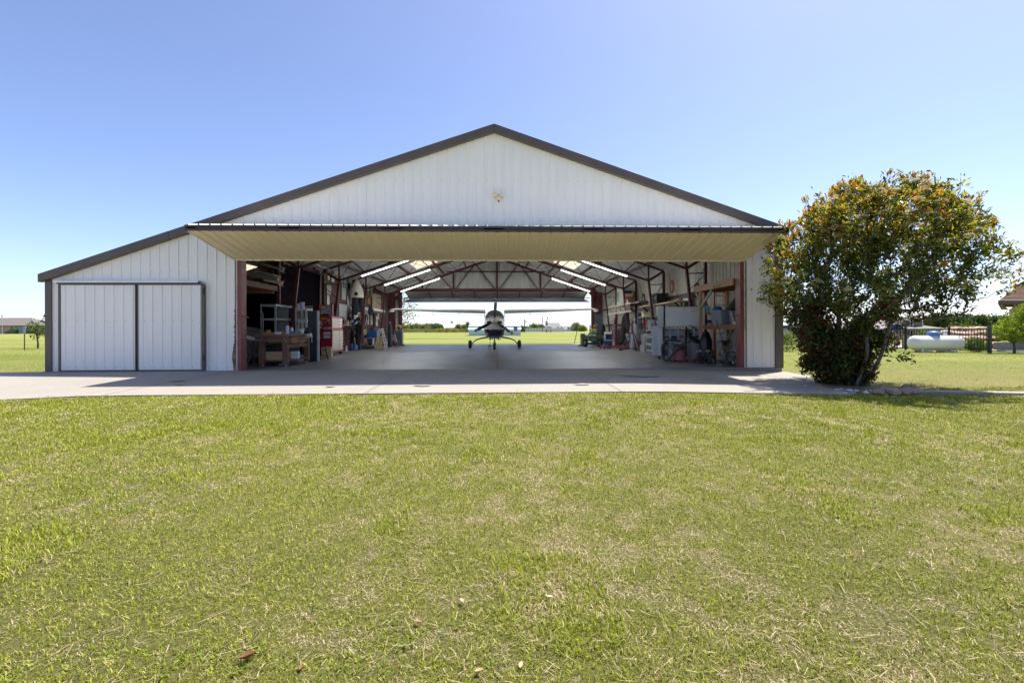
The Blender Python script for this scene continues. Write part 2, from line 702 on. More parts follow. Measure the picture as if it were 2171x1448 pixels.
struct(mb, 'oil_stain', [mat('apron_stain', (.30, .268, .225), .85, 0, .15, 9), mat('oil_dark', (.09, .085, .085), .35, 0, .3, 9), mat('oil_pale', (.26, .25, .24), .5, 0, .2, 9)])

# narrow walk that crosses the far lawn
mb = MB()
a, b_ = gp(1850, 822, -.12), gp(2171, 829, -.12)
d = (b_ - a).normalized()
nrm = Vector((-d.y, d.x, 0))
n = 14
lo_, hi_ = [], []
for k in range(n + 1):
    q = a + d * (k * 12 / n)
    for s_, arr in ((-.13, lo_), (.13, hi_)):
        e = q + nrm * s_
        arr.append((e.x, e.y, float(gz(e.x, e.y)) + .045))
mb.loft([lo_, hi_], closed=False, caps=False)
mb.loft([[(x, y, z - .2) for x, y, z in lo_], lo_], closed=False, caps=False)
mb.loft([hi_, [(x, y, z - .2) for x, y, z in hi_]], closed=False, caps=False)
struct(mb, 'garden_path', APRON)

# pale tracks far behind, crossing the airstrip grass
mb = MB()
ROADM = mat('pale_gravel', (.5, .46, .40), .95)
for (y0, y1, x0, x1, dz) in ((118, 121.5, -90, 6, .05), (128, 131, 10, 90, .05)):
    n = 30
    mb.loft([[(x0 + (x1 - x0) * k / n, y, float(gz(x0 + (x1 - x0) * k / n, y)) + dz) for k in range(n + 1)] for y in (y0, y1)], closed=False, caps=False)
struct(mb, 'gravel_road', ROADM)


# ---- the lawn's blades
def inside_apron(x, y):
    yl = np.where(x > -6.6, 7.62, 7.62 - .30 * (-6.6 - x) - .035 * (-6.6 - x) ** 2)
    xr = np.interp(y, [7.62, 8.1, 8.5, 9.0, 9.6, 10.1, 11.4], [6.1, 6.4, 6.72, 7.08, 7.25, 7.35, 7.35])
    return (y > yl - .015 + .03 * np.sin(x * 7.1) * np.sin(x * 2.3)) & (y < 11.45) & (x < xr)


def vnoise(x, y, f, seed):
    """cheap smooth value noise"""
    r = np.random.default_rng(seed)
    T = r.random((64, 64))
    X, Y = x * f, y * f
    i, j = np.floor(X).astype(int), np.floor(Y).astype(int)
    a, b = X - i, Y - j
    a, b = a * a * (3 - 2 * a), b * b * (3 - 2 * b)
    g = lambda p, q: T[p % 64, q % 64]
    return (g(i, j) * (1 - a) + g(i + 1, j) * a) * (1 - b) + (g(i, j + 1) * (1 - a) + g(i + 1, j + 1) * a) * b


def blades(name, x, y, h, wd, seed, dry_bias=0.):
    r = np.random.default_rng(seed)
    N = len(x)
    big = vnoise(x + 50, y + 50, .45, 5) * .35 + vnoise(x + 50, y + 50, 1.3, 6) * .35 + vnoise(x + 70, y + 20, 3.1, 16) * .3
    small = vnoise(x + 90, y + 90, 8.0, 8) * .6 + vnoise(x + 30, y + 60, 17.0, 9) * .4
    dry = np.clip((big - .50) * .8 + (small - .5) * 1.4 + dry_bias + r.normal(0, .22, N) + .235, 0, 1)
    g1, g2 = np.array([.14, .185, .012]), np.array([.41, .42, .035])
    s1, s2 = np.array([.35, .28, .14]), np.array([.60, .49, .30])
    t = r.random((N, 1))
    c = np.where((dry > .5)[:, None], s1 * (1 - t) + s2 * t, g1 * (1 - t) + g2 * t)
    c = c * r.uniform(.65, 1.5, (N, 1))
    isdry = dry > .5
    tuft = vnoise(x + 11, y + 37, 2.3, 31) > .80
    h = h * r.uniform(.35, 1.15, N) * np.where(tuft, 1.7, 1.0) * np.where(isdry, .8, 1.0)
    lean = np.where(isdry, r.uniform(.7, 1.55, N), r.uniform(.25, 1.35, N))
    th = r.uniform(0, 2 * PI, N)
    d = np.stack([np.cos(th), np.sin(th), np.zeros(N)], -1)
    s_ = np.stack([-np.sin(th), np.cos(th), np.zeros(N)], -1)
    up = np.array([0, 0, 1.0])
    P = np.stack([x, y, gz(x, y) - .004], -1)
    ca, sa = np.cos(lean)[:, None], np.sin(lean)[:, None]
    hh, ww = h[:, None], (wd * r.uniform(.7, 1.3, N))[:, None]
    mid = P + hh * .55 * (up * np.cos(lean * .6)[:, None] + d * np.sin(lean * .6)[:, None])
    tip = mid + hh * .5 * (up * np.cos(lean * 1.3)[:, None] + d * np.sin(lean * 1.3)[:, None])
    V = np.stack([P - s_ * ww * .5, P + s_ * ww * .5, mid + s_ * ww * .42, mid - s_ * ww * .42, tip], 1)
    return raw_mesh(name, V, 5, [(0, 1, 2, 3), (3, 2, 4)], c, GRASSM)


GRASSM = attr_mat('grass_blades', .55, .3, .3)


def scatter(n, y0, y1, half, seed, xoff=0.):
    r = np.random.default_rng(seed)
    y = np.sqrt(r.random(n) * (y1 ** 2 - y0 ** 2) + y0 ** 2)
    x = (r.random(n) * 2 - 1) * (y * half + .5) + xoff
    return x, y


xs_, ys_ = [], []
r_ = np.random.default_rng(10)
n = 600000
y = 1.0 + 7.6 * r_.random(n) ** 1.12
x = (r_.random(n) * 2 - 1) * (y * 1.22 + .5)
m_ = 100000                                   # thinning out to both sides of the view
y2 = .6 + 8.0 * r_.random(m_) ** .9
x2 = (y2 * 1.22 + .4 + r_.exponential(1.7, m_)) * np.where(r_.random(m_) < .5, 1, -1)
x, y = np.concatenate([x, x2]), np.concatenate([y, y2])
k = ~inside_apron(x, y) & ~((np.hypot((x - 7.0) / 1.0, (y - 8.5) / .8) < 1.0))
x, y = x[k], y[k]
bare = vnoise(x + 5, y + 5, 9.0, 41) * .55 + vnoise(x + 15, y + 5, 3.0, 42) * .45
k = (bare > .22) | (r_.random(len(x)) < .5)
x, y = x[k], y[k]
hgt = np.interp(y, [1, 3, 8], [.024, .028, .036])
wid = np.interp(y, [1, 2.5, 5, 8], [.0023, .0036, .0068, .0095])
tag(blades('grass', x, y, hgt, wid, 21), 'mown green and straw-coloured grass filling the lawn in front', kind='stuff')
r_ = np.random.default_rng(77)
n = 130000
x = np.concatenate([r_.uniform(7.0, 34, n), r_.uniform(-32, -10.9, n // 2)])
y = np.concatenate([7.6 + (30 - 7.6) * r_.random(n) ** 1.6, 10.6 + 26 * r_.random(n // 2) ** 1.5])
k = ~inside_apron(x, y) & (np.abs(x) < y * 1.35 + 1) & ~((x < -10.8) & (y < 11.6) & (x > -26)) & ~((x < 7.4) & (x > -11.05) & (y > 11.3)) & (np.hypot((x - 7.0) / 1.0, (y - 8.5) / .8) > 1.0)
a = gp(1850, 822, -.12)
dist = np.abs((x - a.x) * nrm.x + (y - a.y) * nrm.y)
k &= ~((dist < .15) & (x > a.x))
x, y = x[k], y[k]
tag(blades('grass', x, y, np.interp(y, [8, 30], [.024, .03]), np.interp(y, [8, 30], [.008, .016]), 22, -.12), 'greener mown grass on the lawns beside and behind the hangar', kind='stuff')

# loose straw and thatch lying flat, and clover-like rosettes, among the blades
r_ = np.random.default_rng(123)
n = 12000
y = 1.0 + 7.4 * r_.random(n) ** 1.3
x = (r_.random(n) * 2 - 1) * (y * 1.22 + .4)
k = ~inside_apron(x, y + .03)
x, y = x[k], y[k]
n = len(x)
th = r_.uniform(0, PI, n)
L = (r_.uniform(.015, .05, n) * np.where(r_.random(n) < .05, 2.2, 1))[:, None]
d = np.stack([np.cos(th), np.sin(th), r_.normal(0, .12, n)], -1)
s_ = np.stack([-np.sin(th), np.cos(th), np.zeros(n)], -1) * (r_.uniform(.0005, .0011, n) * np.interp(y, [1, 8], [1, 2.6]))[:, None]
P = np.stack([x, y, gz(x, y) + r_.uniform(.006, .020, n)], -1)
V = np.stack([P - d * L / 2 - s_, P - d * L / 2 + s_, P + d * L / 2 + s_, P + d * L / 2 - s_], 1)
tag(raw_mesh('straw', V, 4, [(0, 1, 2, 3)], np.array([.55, .43, .28]) * r_.uniform(.5, 1.2, (n, 1)), GRASSM), 'loose dry straw lying flat in the front lawn', kind='stuff')
n = 900
y = 1.0 + 6.4 * r_.random(n) ** 1.2
x = (r_.random(n) * 2 - 1) * (y * 1.2 + .3)
k = (~inside_apron(x, y + .1)) & (vnoise(x + 3, y + 9, .8, 77) > .52)
x, y = x[k], y[k]
P_, D_, C_ = [], [], []
for a, b in zip(x, y):
    m = r_.integers(7, 15)
    t = r_.uniform(0, 2 * PI, m)
    rr = r_.uniform(0, .045, m)
    P_.append(np.stack([a + rr * np.cos(t), b + rr * np.sin(t), np.full(m, float(gz(a, b))) + r_.uniform(.004, .016, m)], -1))
    D_.append(np.stack([np.cos(t), np.sin(t), r_.uniform(.1, .7, m)], -1))
    C_.append(np.array([.17, .26, .025]) * r_.uniform(.7, 1.3, (m, 1)))
P_, D_, C_ = np.concatenate(P_), np.concatenate(D_), np.concatenate(C_)
ln = r_.uniform(.009, .019, len(P_))
tag(leaves('weeds', P_, D_, ln, ln * .55, C_, GRASSM), 'bright green low weeds and clover dotted through the front lawn', kind='stuff')

# dry leaves lying on the front lawn: countable, each its own thing
LEAFD = [mat('dry_leaf_tan', (.55, .38, .2), .8), mat('dry_leaf_brown', (.2, .09, .04), .8), mat('dry_leaf_pale', (.68, .58, .42), .8)]
lf = [(522, 1382, 1, 'curled dark brown dead leaf on the lawn, largest of those lying there'), (636, 1402, 1, 'narrow red-brown dead leaf on the lawn'), (978, 1270, 2, 'pale cupped dead leaf on the grass'),
      (1102, 1405, 0, 'tan dead leaf standing on edge in the grass'), (1163, 1262, 2, 'small whitish dead leaf on the grass'), (1013, 1417, 0, 'orange-tan pointed dead leaf in the grass'),
      (884, 1312, 0, 'light tan dead leaf half sunk in the grass'), (1226, 878, 2, 'whitish leaf scrap lying near the apron'), (1833, 945, 1, 'dark dead leaf lying in the grass below the flowering shrub'), (1293, 1090, 1, 'small dark curled leaf in the middle of the lawn')]
for i, (u, v, mi, lab) in enumerate(lf):
    p = gp(u, v, -.09)
    sz = .015 if i != 0 else .027
    mb = MB()
    ring = [(-1, 0), (-.5, .38), (.1, .48), (.6, .3), (1.1, 0), (.6, -.3), (.1, -.48), (-.5, -.38)]
    cup = random.Random(i).uniform(.4, 1.0)
    top = [(a * sz, b * sz, sz * (cup * (abs(b) * 1.6 + a * a * .5))) for a, b in ring]
    mb.add([(0, 0, 0)] + top + [(0, 0, -.0015)] + [(q[0], q[1], q[2] - .0015) for q in top], [(0, 1 + k, 1 + (k + 1) % 8) for k in range(8)] + [(9, 10 + (k + 1) % 8, 10 + k) for k in range(8)])
    solo(mb, 'dead_leaf', LEAFD[mi], lab, 'leaf', (p.x, p.y, float(gz(p.x, p.y)) + .010), random.Random(i + 5).uniform(0, 6), 'dead leaves on the lawn', smooth=60)
# ================================================================== the hangar
XC, YF, YB = -0.06, 11.45, 30.85
XML = -7.39
SL = .341
ZAP = 6.08


def zr(x):
    return ZAP - SL * abs(x - XC)


hg = thing('hangar', 'large white steel aircraft hangar with brown trim, raised bifold door and lean-to bay', 'hangar', (XC, YF, 0))
HO = Vector((XC, YF, 0))


def hb(mb, name, mats, parent=None, smooth=None, bevel=0.):
    """build in world coordinates, hang on the hangar"""
    mb.v = [(x - HO.x, y - HO.y, z - HO.z) for x, y, z in mb.v]
    return mb.build(name, mats, parent or hg, None, bevel, smooth)


PITCH = .2286


def rib_profile(a, b, pitch=PITCH, h=.019, phase=0., minor=True):
    """(position, rise) pairs across a ribbed steel sheet between a and b"""
    pts = [(a, 0.)]
    k = math.floor((a - phase) / pitch) - 1
    while True:
        c = phase + k * pitch
        if c > b + pitch:
            break
        for o, r in ((-.024, 0), (-.011, h), (.011, h), (.024, 0)):
            pts.append((c + o, r))
        if minor:
            for q in (.08, .15):
                for o, r in ((-.012, 0), (-.004, .0035), (.004, .0035), (.012, 0)):
                    pts.append((c + q + o, r))
        k += 1
    pts = sorted(p for p in pts if a <= p[0] <= b)
    if pts[-1][0] < b - 1e-6:
        pts.append((b, 0.))
    return pts


def ribwall_x(mb, x0, x1, z0, z1, Y, sgn=-1, m=0, phase=0., split=()):
    """wall across x at depth Y; z0, z1 functions of x; ribs stand out towards sgn*Y"""
    xs = rib_profile(x0, x1, phase=phase)
    f0 = z0 if callable(z0) else (lambda x: z0)
    f1 = z1 if callable(z1) else (lambda x: z1)
    mb.loft([[(x, Y + sgn * r, f0(x)) for x, r in xs], [(x, Y + sgn * r, f1(x)) for x, r in xs]], m=m, closed=False, caps=False)
    return mb


def ribwall_y(mb, y0, y1, z0, z1, X, sgn=1, m=0):
    ys = rib_profile(y0, y1)
    mb.loft([[(X + sgn * r, y, z0) for y, r in ys], [(X + sgn * r, y, z1) for y, r in ys]], m=m, closed=False, caps=False)
    return mb


def screws(mb, xs, Y, z, r=.006, m=0):
    for x in xs:
        mb.box((x, Y, z), (r * 2, .006, r * 2), m=m)


XOL, XOR = at(501, 700, YF).x, at(1580, 700, YF).x      # ends of the siding beside the opening
ZH = 3.56
SCREW = mat('screw_heads', (.3, .29, .28), .5, .3)
mb = MB()
ribwall_x(mb, XLL, XOL, -.02, lambda x: zr(x) - .06, YF, phase=XC)
ribwall_x(mb, XOL, XOR, ZH, lambda x: zr(x) - .06, YF, phase=XC)
ribwall_x(mb, XOR, XR, -.02, lambda x: zr(x) - .06, YF, phase=XC)
fw = hb(mb, 'front_wall', WALLW)
mb = MB()
for z, a, b in ((.06, XLL, XOL), (1.22, XLL, XOL), (2.42, -8.6, XOL), (.06, XOR, XR), (1.22, XOR, XR), (2.42, XOR, XR), (4.72, -3.6, 3.6), (3.72, -6, 6)):
    k0, k1 = math.ceil((a - XC) / PITCH), math.floor((b - XC) / PITCH)
    screws(mb, [XC + k * PITCH + .045 for k in range(k0, k1)], YF - .004, z)
hb(mb, 'screw', SCREW, fw)['kind'] = 'stuff'

# side and rear walls
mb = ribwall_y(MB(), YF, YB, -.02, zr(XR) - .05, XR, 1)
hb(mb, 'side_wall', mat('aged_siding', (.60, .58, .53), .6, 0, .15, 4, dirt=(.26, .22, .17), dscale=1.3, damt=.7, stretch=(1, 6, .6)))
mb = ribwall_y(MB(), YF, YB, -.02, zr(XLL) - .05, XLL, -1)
hb(mb, 'side_wall', WALLW)
RX0, RX1 = at(853, 690, YB).x, at(1253, 690, YB).x
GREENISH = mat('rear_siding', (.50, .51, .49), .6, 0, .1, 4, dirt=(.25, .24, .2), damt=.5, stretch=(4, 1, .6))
mb = MB()
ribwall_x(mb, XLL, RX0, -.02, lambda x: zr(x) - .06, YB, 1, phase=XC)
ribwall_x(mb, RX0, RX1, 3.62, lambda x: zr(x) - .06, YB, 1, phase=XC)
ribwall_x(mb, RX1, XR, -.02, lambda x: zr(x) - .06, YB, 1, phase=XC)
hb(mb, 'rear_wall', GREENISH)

# roof sheets: ribs run down the slope; gaps are left for the three skylights
SKY = [(1, 3.35, 4.55, 24.1, 26.4), (-1, 3.35, 4.55, 24.1, 26.4), (-1, 8.3, 8.9, 14.9, 16.2)]
ROOFM = mat('roof_sheet', (.74, .74, .78), .5, 0, .05, 5)


def roof_bit(mb, sg, x0, x1, y0, y1):
    if x1 - x0 < .01 or y1 - y0 < .01:
        return
    ys = rib_profile(y0, y1, minor=False)
    mb.loft([[(XC + sg * x, y, ZAP - SL * x - .05 + r) for y, r in ys] for x in (x0, x1)], closed=False, caps=False)


mb = MB()
for sg, xe in ((1, XR - XC + .12), (-1, XC - XLL + .12)):
    cuts = [q for q in SKY if q[0] == sg]
    ys = sorted({YF - .12, YB + .12, *[q[3] for q in cuts], *[q[4] for q in cuts]})
    for y0, y1 in zip(ys, ys[1:]):
        x = 0
        for q in [q for q in cuts if q[3] <= y0 and q[4] >= y1]:
            roof_bit(mb, sg, x, q[1], y0, y1)
            x = q[2]
        roof_bit(mb, sg, x, xe, y0, y1)
roof = hb(mb, 'roof', ROOFM)
FIBRE = attr_mat('fibreglass', .4, .85)
fm = FIBRE.node_tree.nodes
for nn in list(fm):
    if nn.type == 'ATTRIBUTE':
        fm.remove(nn)
for nn in fm:
    if nn.type == 'MIX':
        nn.inputs[6].default_value = (.5, .44, .31, 1)
    if nn.type == 'BSDF_PRINCIPLED':
        nn.inputs['Base Color'].default_value = (.8, .72, .5, 1)
for sg, x0, x1, y0, y1 in SKY:
    mb = MB()
    roof_bit(mb, sg, x0, x1, y0, y1)
    hb(mb, 'skylight', FIBRE, roof)
mb = MB()
mb.loft([[(XC - .16, y, ZAP - .085) for y in (YF - .14, YB + .14)], [(XC, y, ZAP + .0) for y in (YF - .14, YB + .14)], [(XC + .16, y, ZAP - .085) for y in (YF - .14, YB + .14)]], closed=False, caps=False)
hb(mb, 'ridge_cap', BROWN)


# fascia along the front rake, in lapped lengths
def rake(sg, xa, xb, name='fascia', Y0=YF - .14, Y1=YF - .012, h=.195, ztop=.02):
    mb = MB()
    p = [(XC + sg * xa, ZAP + ztop - SL * xa), (XC + sg * xb, ZAP + ztop - SL * xb), (XC + sg * xb, ZAP + ztop - SL * xb - h), (XC + sg * xa, ZAP + ztop - SL * xa - h)]
    mb.prism(p, Y0, Y1)
    return hb(mb, name, BROWN, bevel=.004)


e = XC - XLL + .13
for i, (a, b) in enumerate(((.004, .9), (.905, 4.4), (4.405, 7.9), (7.905, e))):
    rake(-1, a, b, Y0=YF - .14 - .003 * (i % 2))
for i, (a, b) in enumerate(((.004, .62), (.625, 4.2), (4.205, XR - XC + .13))):
    rake(1, a, b, Y0=YF - .14 - .003 * (i % 2))
# corner trims
mb = MB()
mb.span((XLL - .06, YF - .045, -.02), (XLL + .1, YF + .12, zr(XLL) - .17))
hb(mb, 'corner_trim', BROWN, bevel=.004)
mb = MB()
x = at(1642.5, 700, YF).x
mb.span((x, YF - .045, -.02), (XR + .05, YF + .12, zr(XR) - .17))
hb(mb, 'corner_trim', BROWN, bevel=.004)
# slab edge showing under the tree-side wall
mb = MB()
mb.span((XOR - .1, YF - .02, -.35), (XR + .02, YF + .25, -.03))
hb(mb, 'foundation', APRON)

# ---- sliding doors of the lean-to bay
YS = YF - .085
ax = lambda u: at(u, 700, YS).x
zt = at(300, 604.5, YS).z
for (u0, u1) in ((129, 287.5), (293.5, 428)):
    x0, x1 = ax(u0), ax(u1)
    mb = ribwall_x(MB(), x0, x1, .035, zt, YS, phase=x0 + .1)
    d = hb(mb, 'sliding_door', WALLW)
    mb = MB()
    for z in (.08, 1.22):
        screws(mb, [x0 + .145 + k * PITCH for k in range(int((x1 - x0) / PITCH))], YS - .004, z)
    hb(mb, 'screw', SCREW, d)['kind'] = 'stuff'
    mb = MB()
    w_ = .045
    mb.span((x0 - w_, YS - .02, .01), (x0, YS + .03, zt))
    mb.span((x1, YS - .02, .01), (x1 + w_ + (.025 if u1 == 428 else 0), YS + .03, zt))
    mb.span((x0 - w_, YS - .022, zt), (x1 + w_, YS + .03, zt + .04))
    mb.span((x0, YS - .006, .012), (x1, YS + .03, .035))
    hb(mb, 'door_frame', BROWN, d)
    if u0 == 293.5:
        for z in (.32, 1.95):
            hb(MB().box((x1 + .06, YS - .03, z), (.03, .03, .16)), 'hinge', BLACKM, d)
mb = MB()
x0, x1, z = ax(118), ax(424), zt + .055
mb.loft([[(x, YF - .005, z + .055) for x in (x0, x1)], [(x, YS - .07, z + .035) for x in (x0, x1)], [(x, YS - .075, z) for x in (x0, x1)]], closed=False, caps=False)
mb.span((x0 + .05, YS - .04, z - .03), (x1, YS + .02, z + .02), m=1)
hb(mb, 'door_track', [mat('white_track', (.8, .81, .83), .4), BROWN])

# ---- opening jambs
mb = MB()
for sg, xs in ((-1, (499, 503, 505, 512.5)), (1, (1582, 1578.5, 1576.3, 1568.5))):
    X = [at(u, 700, YF).x for u in xs]
    mb = MB()
    lo_, hi_ = sorted((X[2], X[3]))
    mb.span((lo_, YF - .03, 0), (hi_, YF + .22, 2.88))
    mb.span((lo_ - (.0 if sg < 0 else .012), YF - .05, 1.12), (hi_ + (.012 if sg < 0 else 0), YF + .01, 1.52))
    mb.cyl(((lo_ + hi_) / 2, YF - .05, 1.36), ((lo_ + hi_) / 2 - sg * .23, YF - .03, 1.30), .018, n=8, m=0)
    mb.bar(((lo_ + hi_) / 2 - sg * .12, YF - .045, 1.33), ((lo_ + hi_) / 2 - sg * .125, YF - .06, 1.16), .014)
    hb(mb, 'door_jamb', REDPAINT, bevel=.006)
    mb = MB()
    lo_, hi_ = sorted((X[1], X[2]))
    mb.span((lo_, YF - .045, 0), (hi_, YF + .05, 2.9))
    lo_, hi_ = sorted((X[0], X[1]))
    mb.span((lo_, YF - .02, 0), (hi_, YF + .03, 2.9), m=1)  # on the right jamb a black strip stands in for the dark gap
    hb(mb, 'jamb_trim', [mat('worn_pale_trim', (.62, .56, .48), .7, dirt=(.18, .09, .05), dscale=2.2, damt=.9), BLACKM if sg > 0 else BROWN])
# rusted, chewed edge of the siding beside the jamb
mb = MB()
rc = random.Random(12)
xa = XOL - .03
n = 40
L_, Rr = [], []
for k in range(n + 1):
    z = 1.5 * k / n
    wv = .05 + .035 * math.sin(z * 5) + rc.uniform(-.012, .012) if z < .75 else .035 + rc.uniform(-.015, .012)
    L_.append((xa + .03 - max(wv, .01), YF - .026, z))
    Rr.append((xa + .03, YF - .026, z))
mb.loft([L_, Rr], closed=False, caps=False)
hb(mb, 'rust_edge', mat('rusted_edge', (.16, .075, .035), .9, var=.4, scale=22, dirt=(.42, .36, .27), dscale=6, damt=.8))


# ---- bifold doors
def bifold(Y0, sg, xl, xr, ztop, zfold, zbot, out, skin, inner, truss):
    """two leaves folded outwards: wall header - fold line - lower edge back at the wall. sg = outward direction along Y"""
    d = thing('bifold_door', None, None)
    d.parent = hg
    d.location = (0, 0, 0)
    Yw, Yf = Y0 + sg * .10, Y0 + sg * out
    prof = rib_profile(xl, xr)

    def leaf(ya, za, yb, zb, off, name, mt):
        dv = Vector((0, yb - ya, zb - za)).normalized()
        nv = Vector((0, -dv.z, dv.y))
        if nv.z * off < 0:
            nv = -nv
        rings = []
        for t in (0, 1):
            y, z = ya + (yb - ya) * t, za + (zb - za) * t
            rings.append([(x, y + nv.y * r, z + nv.z * r) for x, r in prof])
        return hb(MB().loft(rings, closed=False, caps=False), name, mt, d)
    leaf(Yw, zbot, Yf, zfold - .06, -1, 'lower_leaf', skin)
    leaf(Yw, ztop, Yf, zfold + .06, 1, 'upper_leaf', WALLW)
    mb = MB()                                   # steel inside the two leaves
    for ya, za, yb, zb, o in ((Yw, zbot + .02, Yf, zfold - .035, .045), (Yw, ztop - .02, Yf, zfold + .035, -.045)):
        for k in range(9):
            x = xl + .05 + (xr - xl - .1) * k / 8
            mb.bar((x, ya, za + o * .5), (x, yb, zb + o * .5), .05, .05)
        for t in (.04, .35, .65, .96):
            y, z = ya + (yb - ya) * t, za + (zb - za) * t + o * .5
            mb.bar((xl, y, z), (xr, y, z), .05, .035)
    hb(mb, 'door_frame', inner, d)
    mb = MB()                                   # edge trims at the fold with the dark gap between
    for z0, z1 in ((zfold - .062, zfold - .022), (zfold + .012, zfold + .055)):
        mb.span((xl - .01, Yf - .03, z0), (xr + .01, Yf + .035, z1))
    n = 6
    for k in range(n + 1):
        x = xl + (xr - xl) * k / n
        mb.span((max(x - .22, xl - .012), Yf - .02, zfold - .03), (min(x + .22, xr + .012), Yf + .02, zfold + .02))
    hb(mb, 'fold_trim', mat('dark_brown_trim', (.06, .04, .034), .5, dirt=(.1, .08, .07)), d)
    mb = MB()
    mb.span((xl + .02, Yf - .02 if sg < 0 else Yf + .0, zfold - .03), (xr - .02, Yf + (.0 if sg < 0 else .02), zfold + .02))
    hb(mb, 'fold_gap', BLACKM, d)
    if truss:
        mb = MB()
        zb = zbot
        for z in (zb + .01, zb + .27):
            mb.bar((xl, Y0 - .16, z), (xr, Y0 - .16, z), .06, .05)
        n = 24
        for k in range(n):
            a, b = xl + (xr - xl) * k / n, xl + (xr - xl) * (k + 1) / n
            mb.bar((a, Y0 - .16, zb + (.03 if k % 2 else .25)), (b, Y0 - .16, zb + (.25 if k % 2 else .03)), .02)
        hb(mb, 'edge_truss', mat('shadow_steel', (.07, .075, .1), .6), d)
        mb = MB()
        mb.span((xl + .35, Y0 - .11, zb), (xr - .35, Y0 - .10, zb + .27))
        hb(mb, 'edge_panel', mat('edge_panel_paint', (.16, .17, .22), .6), d)
    return d


SKINT = TAN
bd = bifold(YF, -1, at(499.5, 700, YF).x + .02, at(1580.5, 700, YF).x - .06, 3.56, 3.11, 2.71, 1.82, SKINT, REDSTEEL, False)
bifold(YB, 1, RX0 + .12, RX1 - .12, 3.64, 3.2, 2.86, 1.85, WALLW, mat('door_inside_steel', (.05, .03, .05), .6), True)  # rear door steel is coloured dark for the shade it hangs in
# torn weather seal along the lower edge
mb = MB()
rc = random.Random(5)
xl, xr = at(505, 700, YF).x, at(1577, 700, YF).x
n = 260
a_, b_ = [], []
sag = lambda x: sum(h * math.exp(-((x - c) / w) ** 2) for c, w, h in ((-3.05, .33, .055), (-1.85, .35, .06), (1.9, .5, .06), (3.0, .62, .075), (-5.2, .6, .02)))
for k in range(n + 1):
    x = xl + (xr - xl) * k / n
    a_.append((x, YF - .135, 2.745 + sag(x) * .9 + rc.uniform(-.004, .004)))
    b_.append((x, YF - .128, 2.688 + rc.uniform(-.010, .006)))
mb.loft([a_, b_], closed=False, caps=False)
mb.loft([[(x, y + .012, z) for x, y, z in a_], [(x, y + .012, z) for x, y, z in b_]], closed=False, caps=False)
mb.v = [(x - HO.x, y - HO.y, z) for x, y, z in mb.v]
mb.build('weather_seal', mat('weather_seal_rubber', (.72, .66, .54), .8, dirt=(.4, .33, .24), dscale=5), bd)

# ---- steel frames
FR = [YF + 3.88 * k for k in (1, 2, 3, 4)]
XI, XKn, ZKn = 7.17, 6.52, 3.05


def frame(Y, full=True):
    mb = MB()
    for sg in (1, -1):
        X = lambda d: XC + sg * d
        top = lambda d: zr(XC + d) - .17
        hw = XI
        # top and bottom chords
        mb.bar((X(hw), Y, top(hw)), (X(0), Y, top(0)), .07, .07)
        bz = lambda d: ZKn + SL * (XKn - d)
        mb.bar((X(XKn), Y, ZKn), (X(.0), Y, bz(0)), .075, .07)
        mb.bar((X(XKn), Y, ZKn), (X(hw - .02), Y, top(hw) - .02), .11, .09)
        mb.bar((X(XKn), Y, ZKn), (X(XKn), Y, top(XKn)), .06)
        n = 6
        step = (XKn - .15) / n
        for k in range(n):
            d0 = XKn - k * step
            d1 = d0 - step
            dm = (d0 + d1) / 2
            mb.bar((X(d0), Y, bz(d0)), (X(dm), Y, top(dm)), .018)
            mb.bar((X(dm), Y, top(dm)), (X(d1), Y, bz(d1)), .045)
            mb.bar((X(d0), Y, top(d0)), (X(d1), Y, bz(d1)), .015)
    t = hb(mb, 'truss', REDSTEEL)
    for sg in (1, -1):
        X = lambda d: XC + sg * d
        mb = MB()
        mb.bar((X(XI), Y, 0), (X(XI), Y, zr(XC + XI) - .2), .09, .09)
        xi = lambda z: XKn + (6.86 - XKn) * (1 - z / ZKn)
        mb.bar((X(6.86), Y, 0), (X(XKn), Y, ZKn), .085, .085)
        zs = [.15, .65, 1.2, 1.75, 2.3, 2.85]
        for i, (za, zb) in enumerate(zip(zs, zs[1:])):
            p, q = (X(xi(za)), Y, za), (X(XI), Y, zb)
            if i % 2:
                p, q = (X(XI), Y, za), (X(xi(zb)), Y, zb)
            mb.bar(p, q, .02)
        mb.bar((X(xi(2.88)), Y, 2.88), (X(XI), Y, 2.9), .035)
        hb(mb, 'column', REDSTEEL, t)
    return t


for Y in FR:
    frame(Y)
# purlins
mb0 = None
for sg in (1, -1):
    for d in (.6, 2.05, 3.5, 5.0, 6.45):
        mb = MB()
        z = ZAP - SL * d - .055
        mb.prism([(XC + sg * d - .03, z - .13), (XC + sg * d + .03, z - .13), (XC + sg * d + .03, z + sg * -SL * .03 - .004), (XC + sg * d - .03, z + sg * SL * .03 - .004)], YF + .05, YB - .05)
        hb(mb, 'purlin', mat('brown_purlin', (.13, .075, .075), .6))
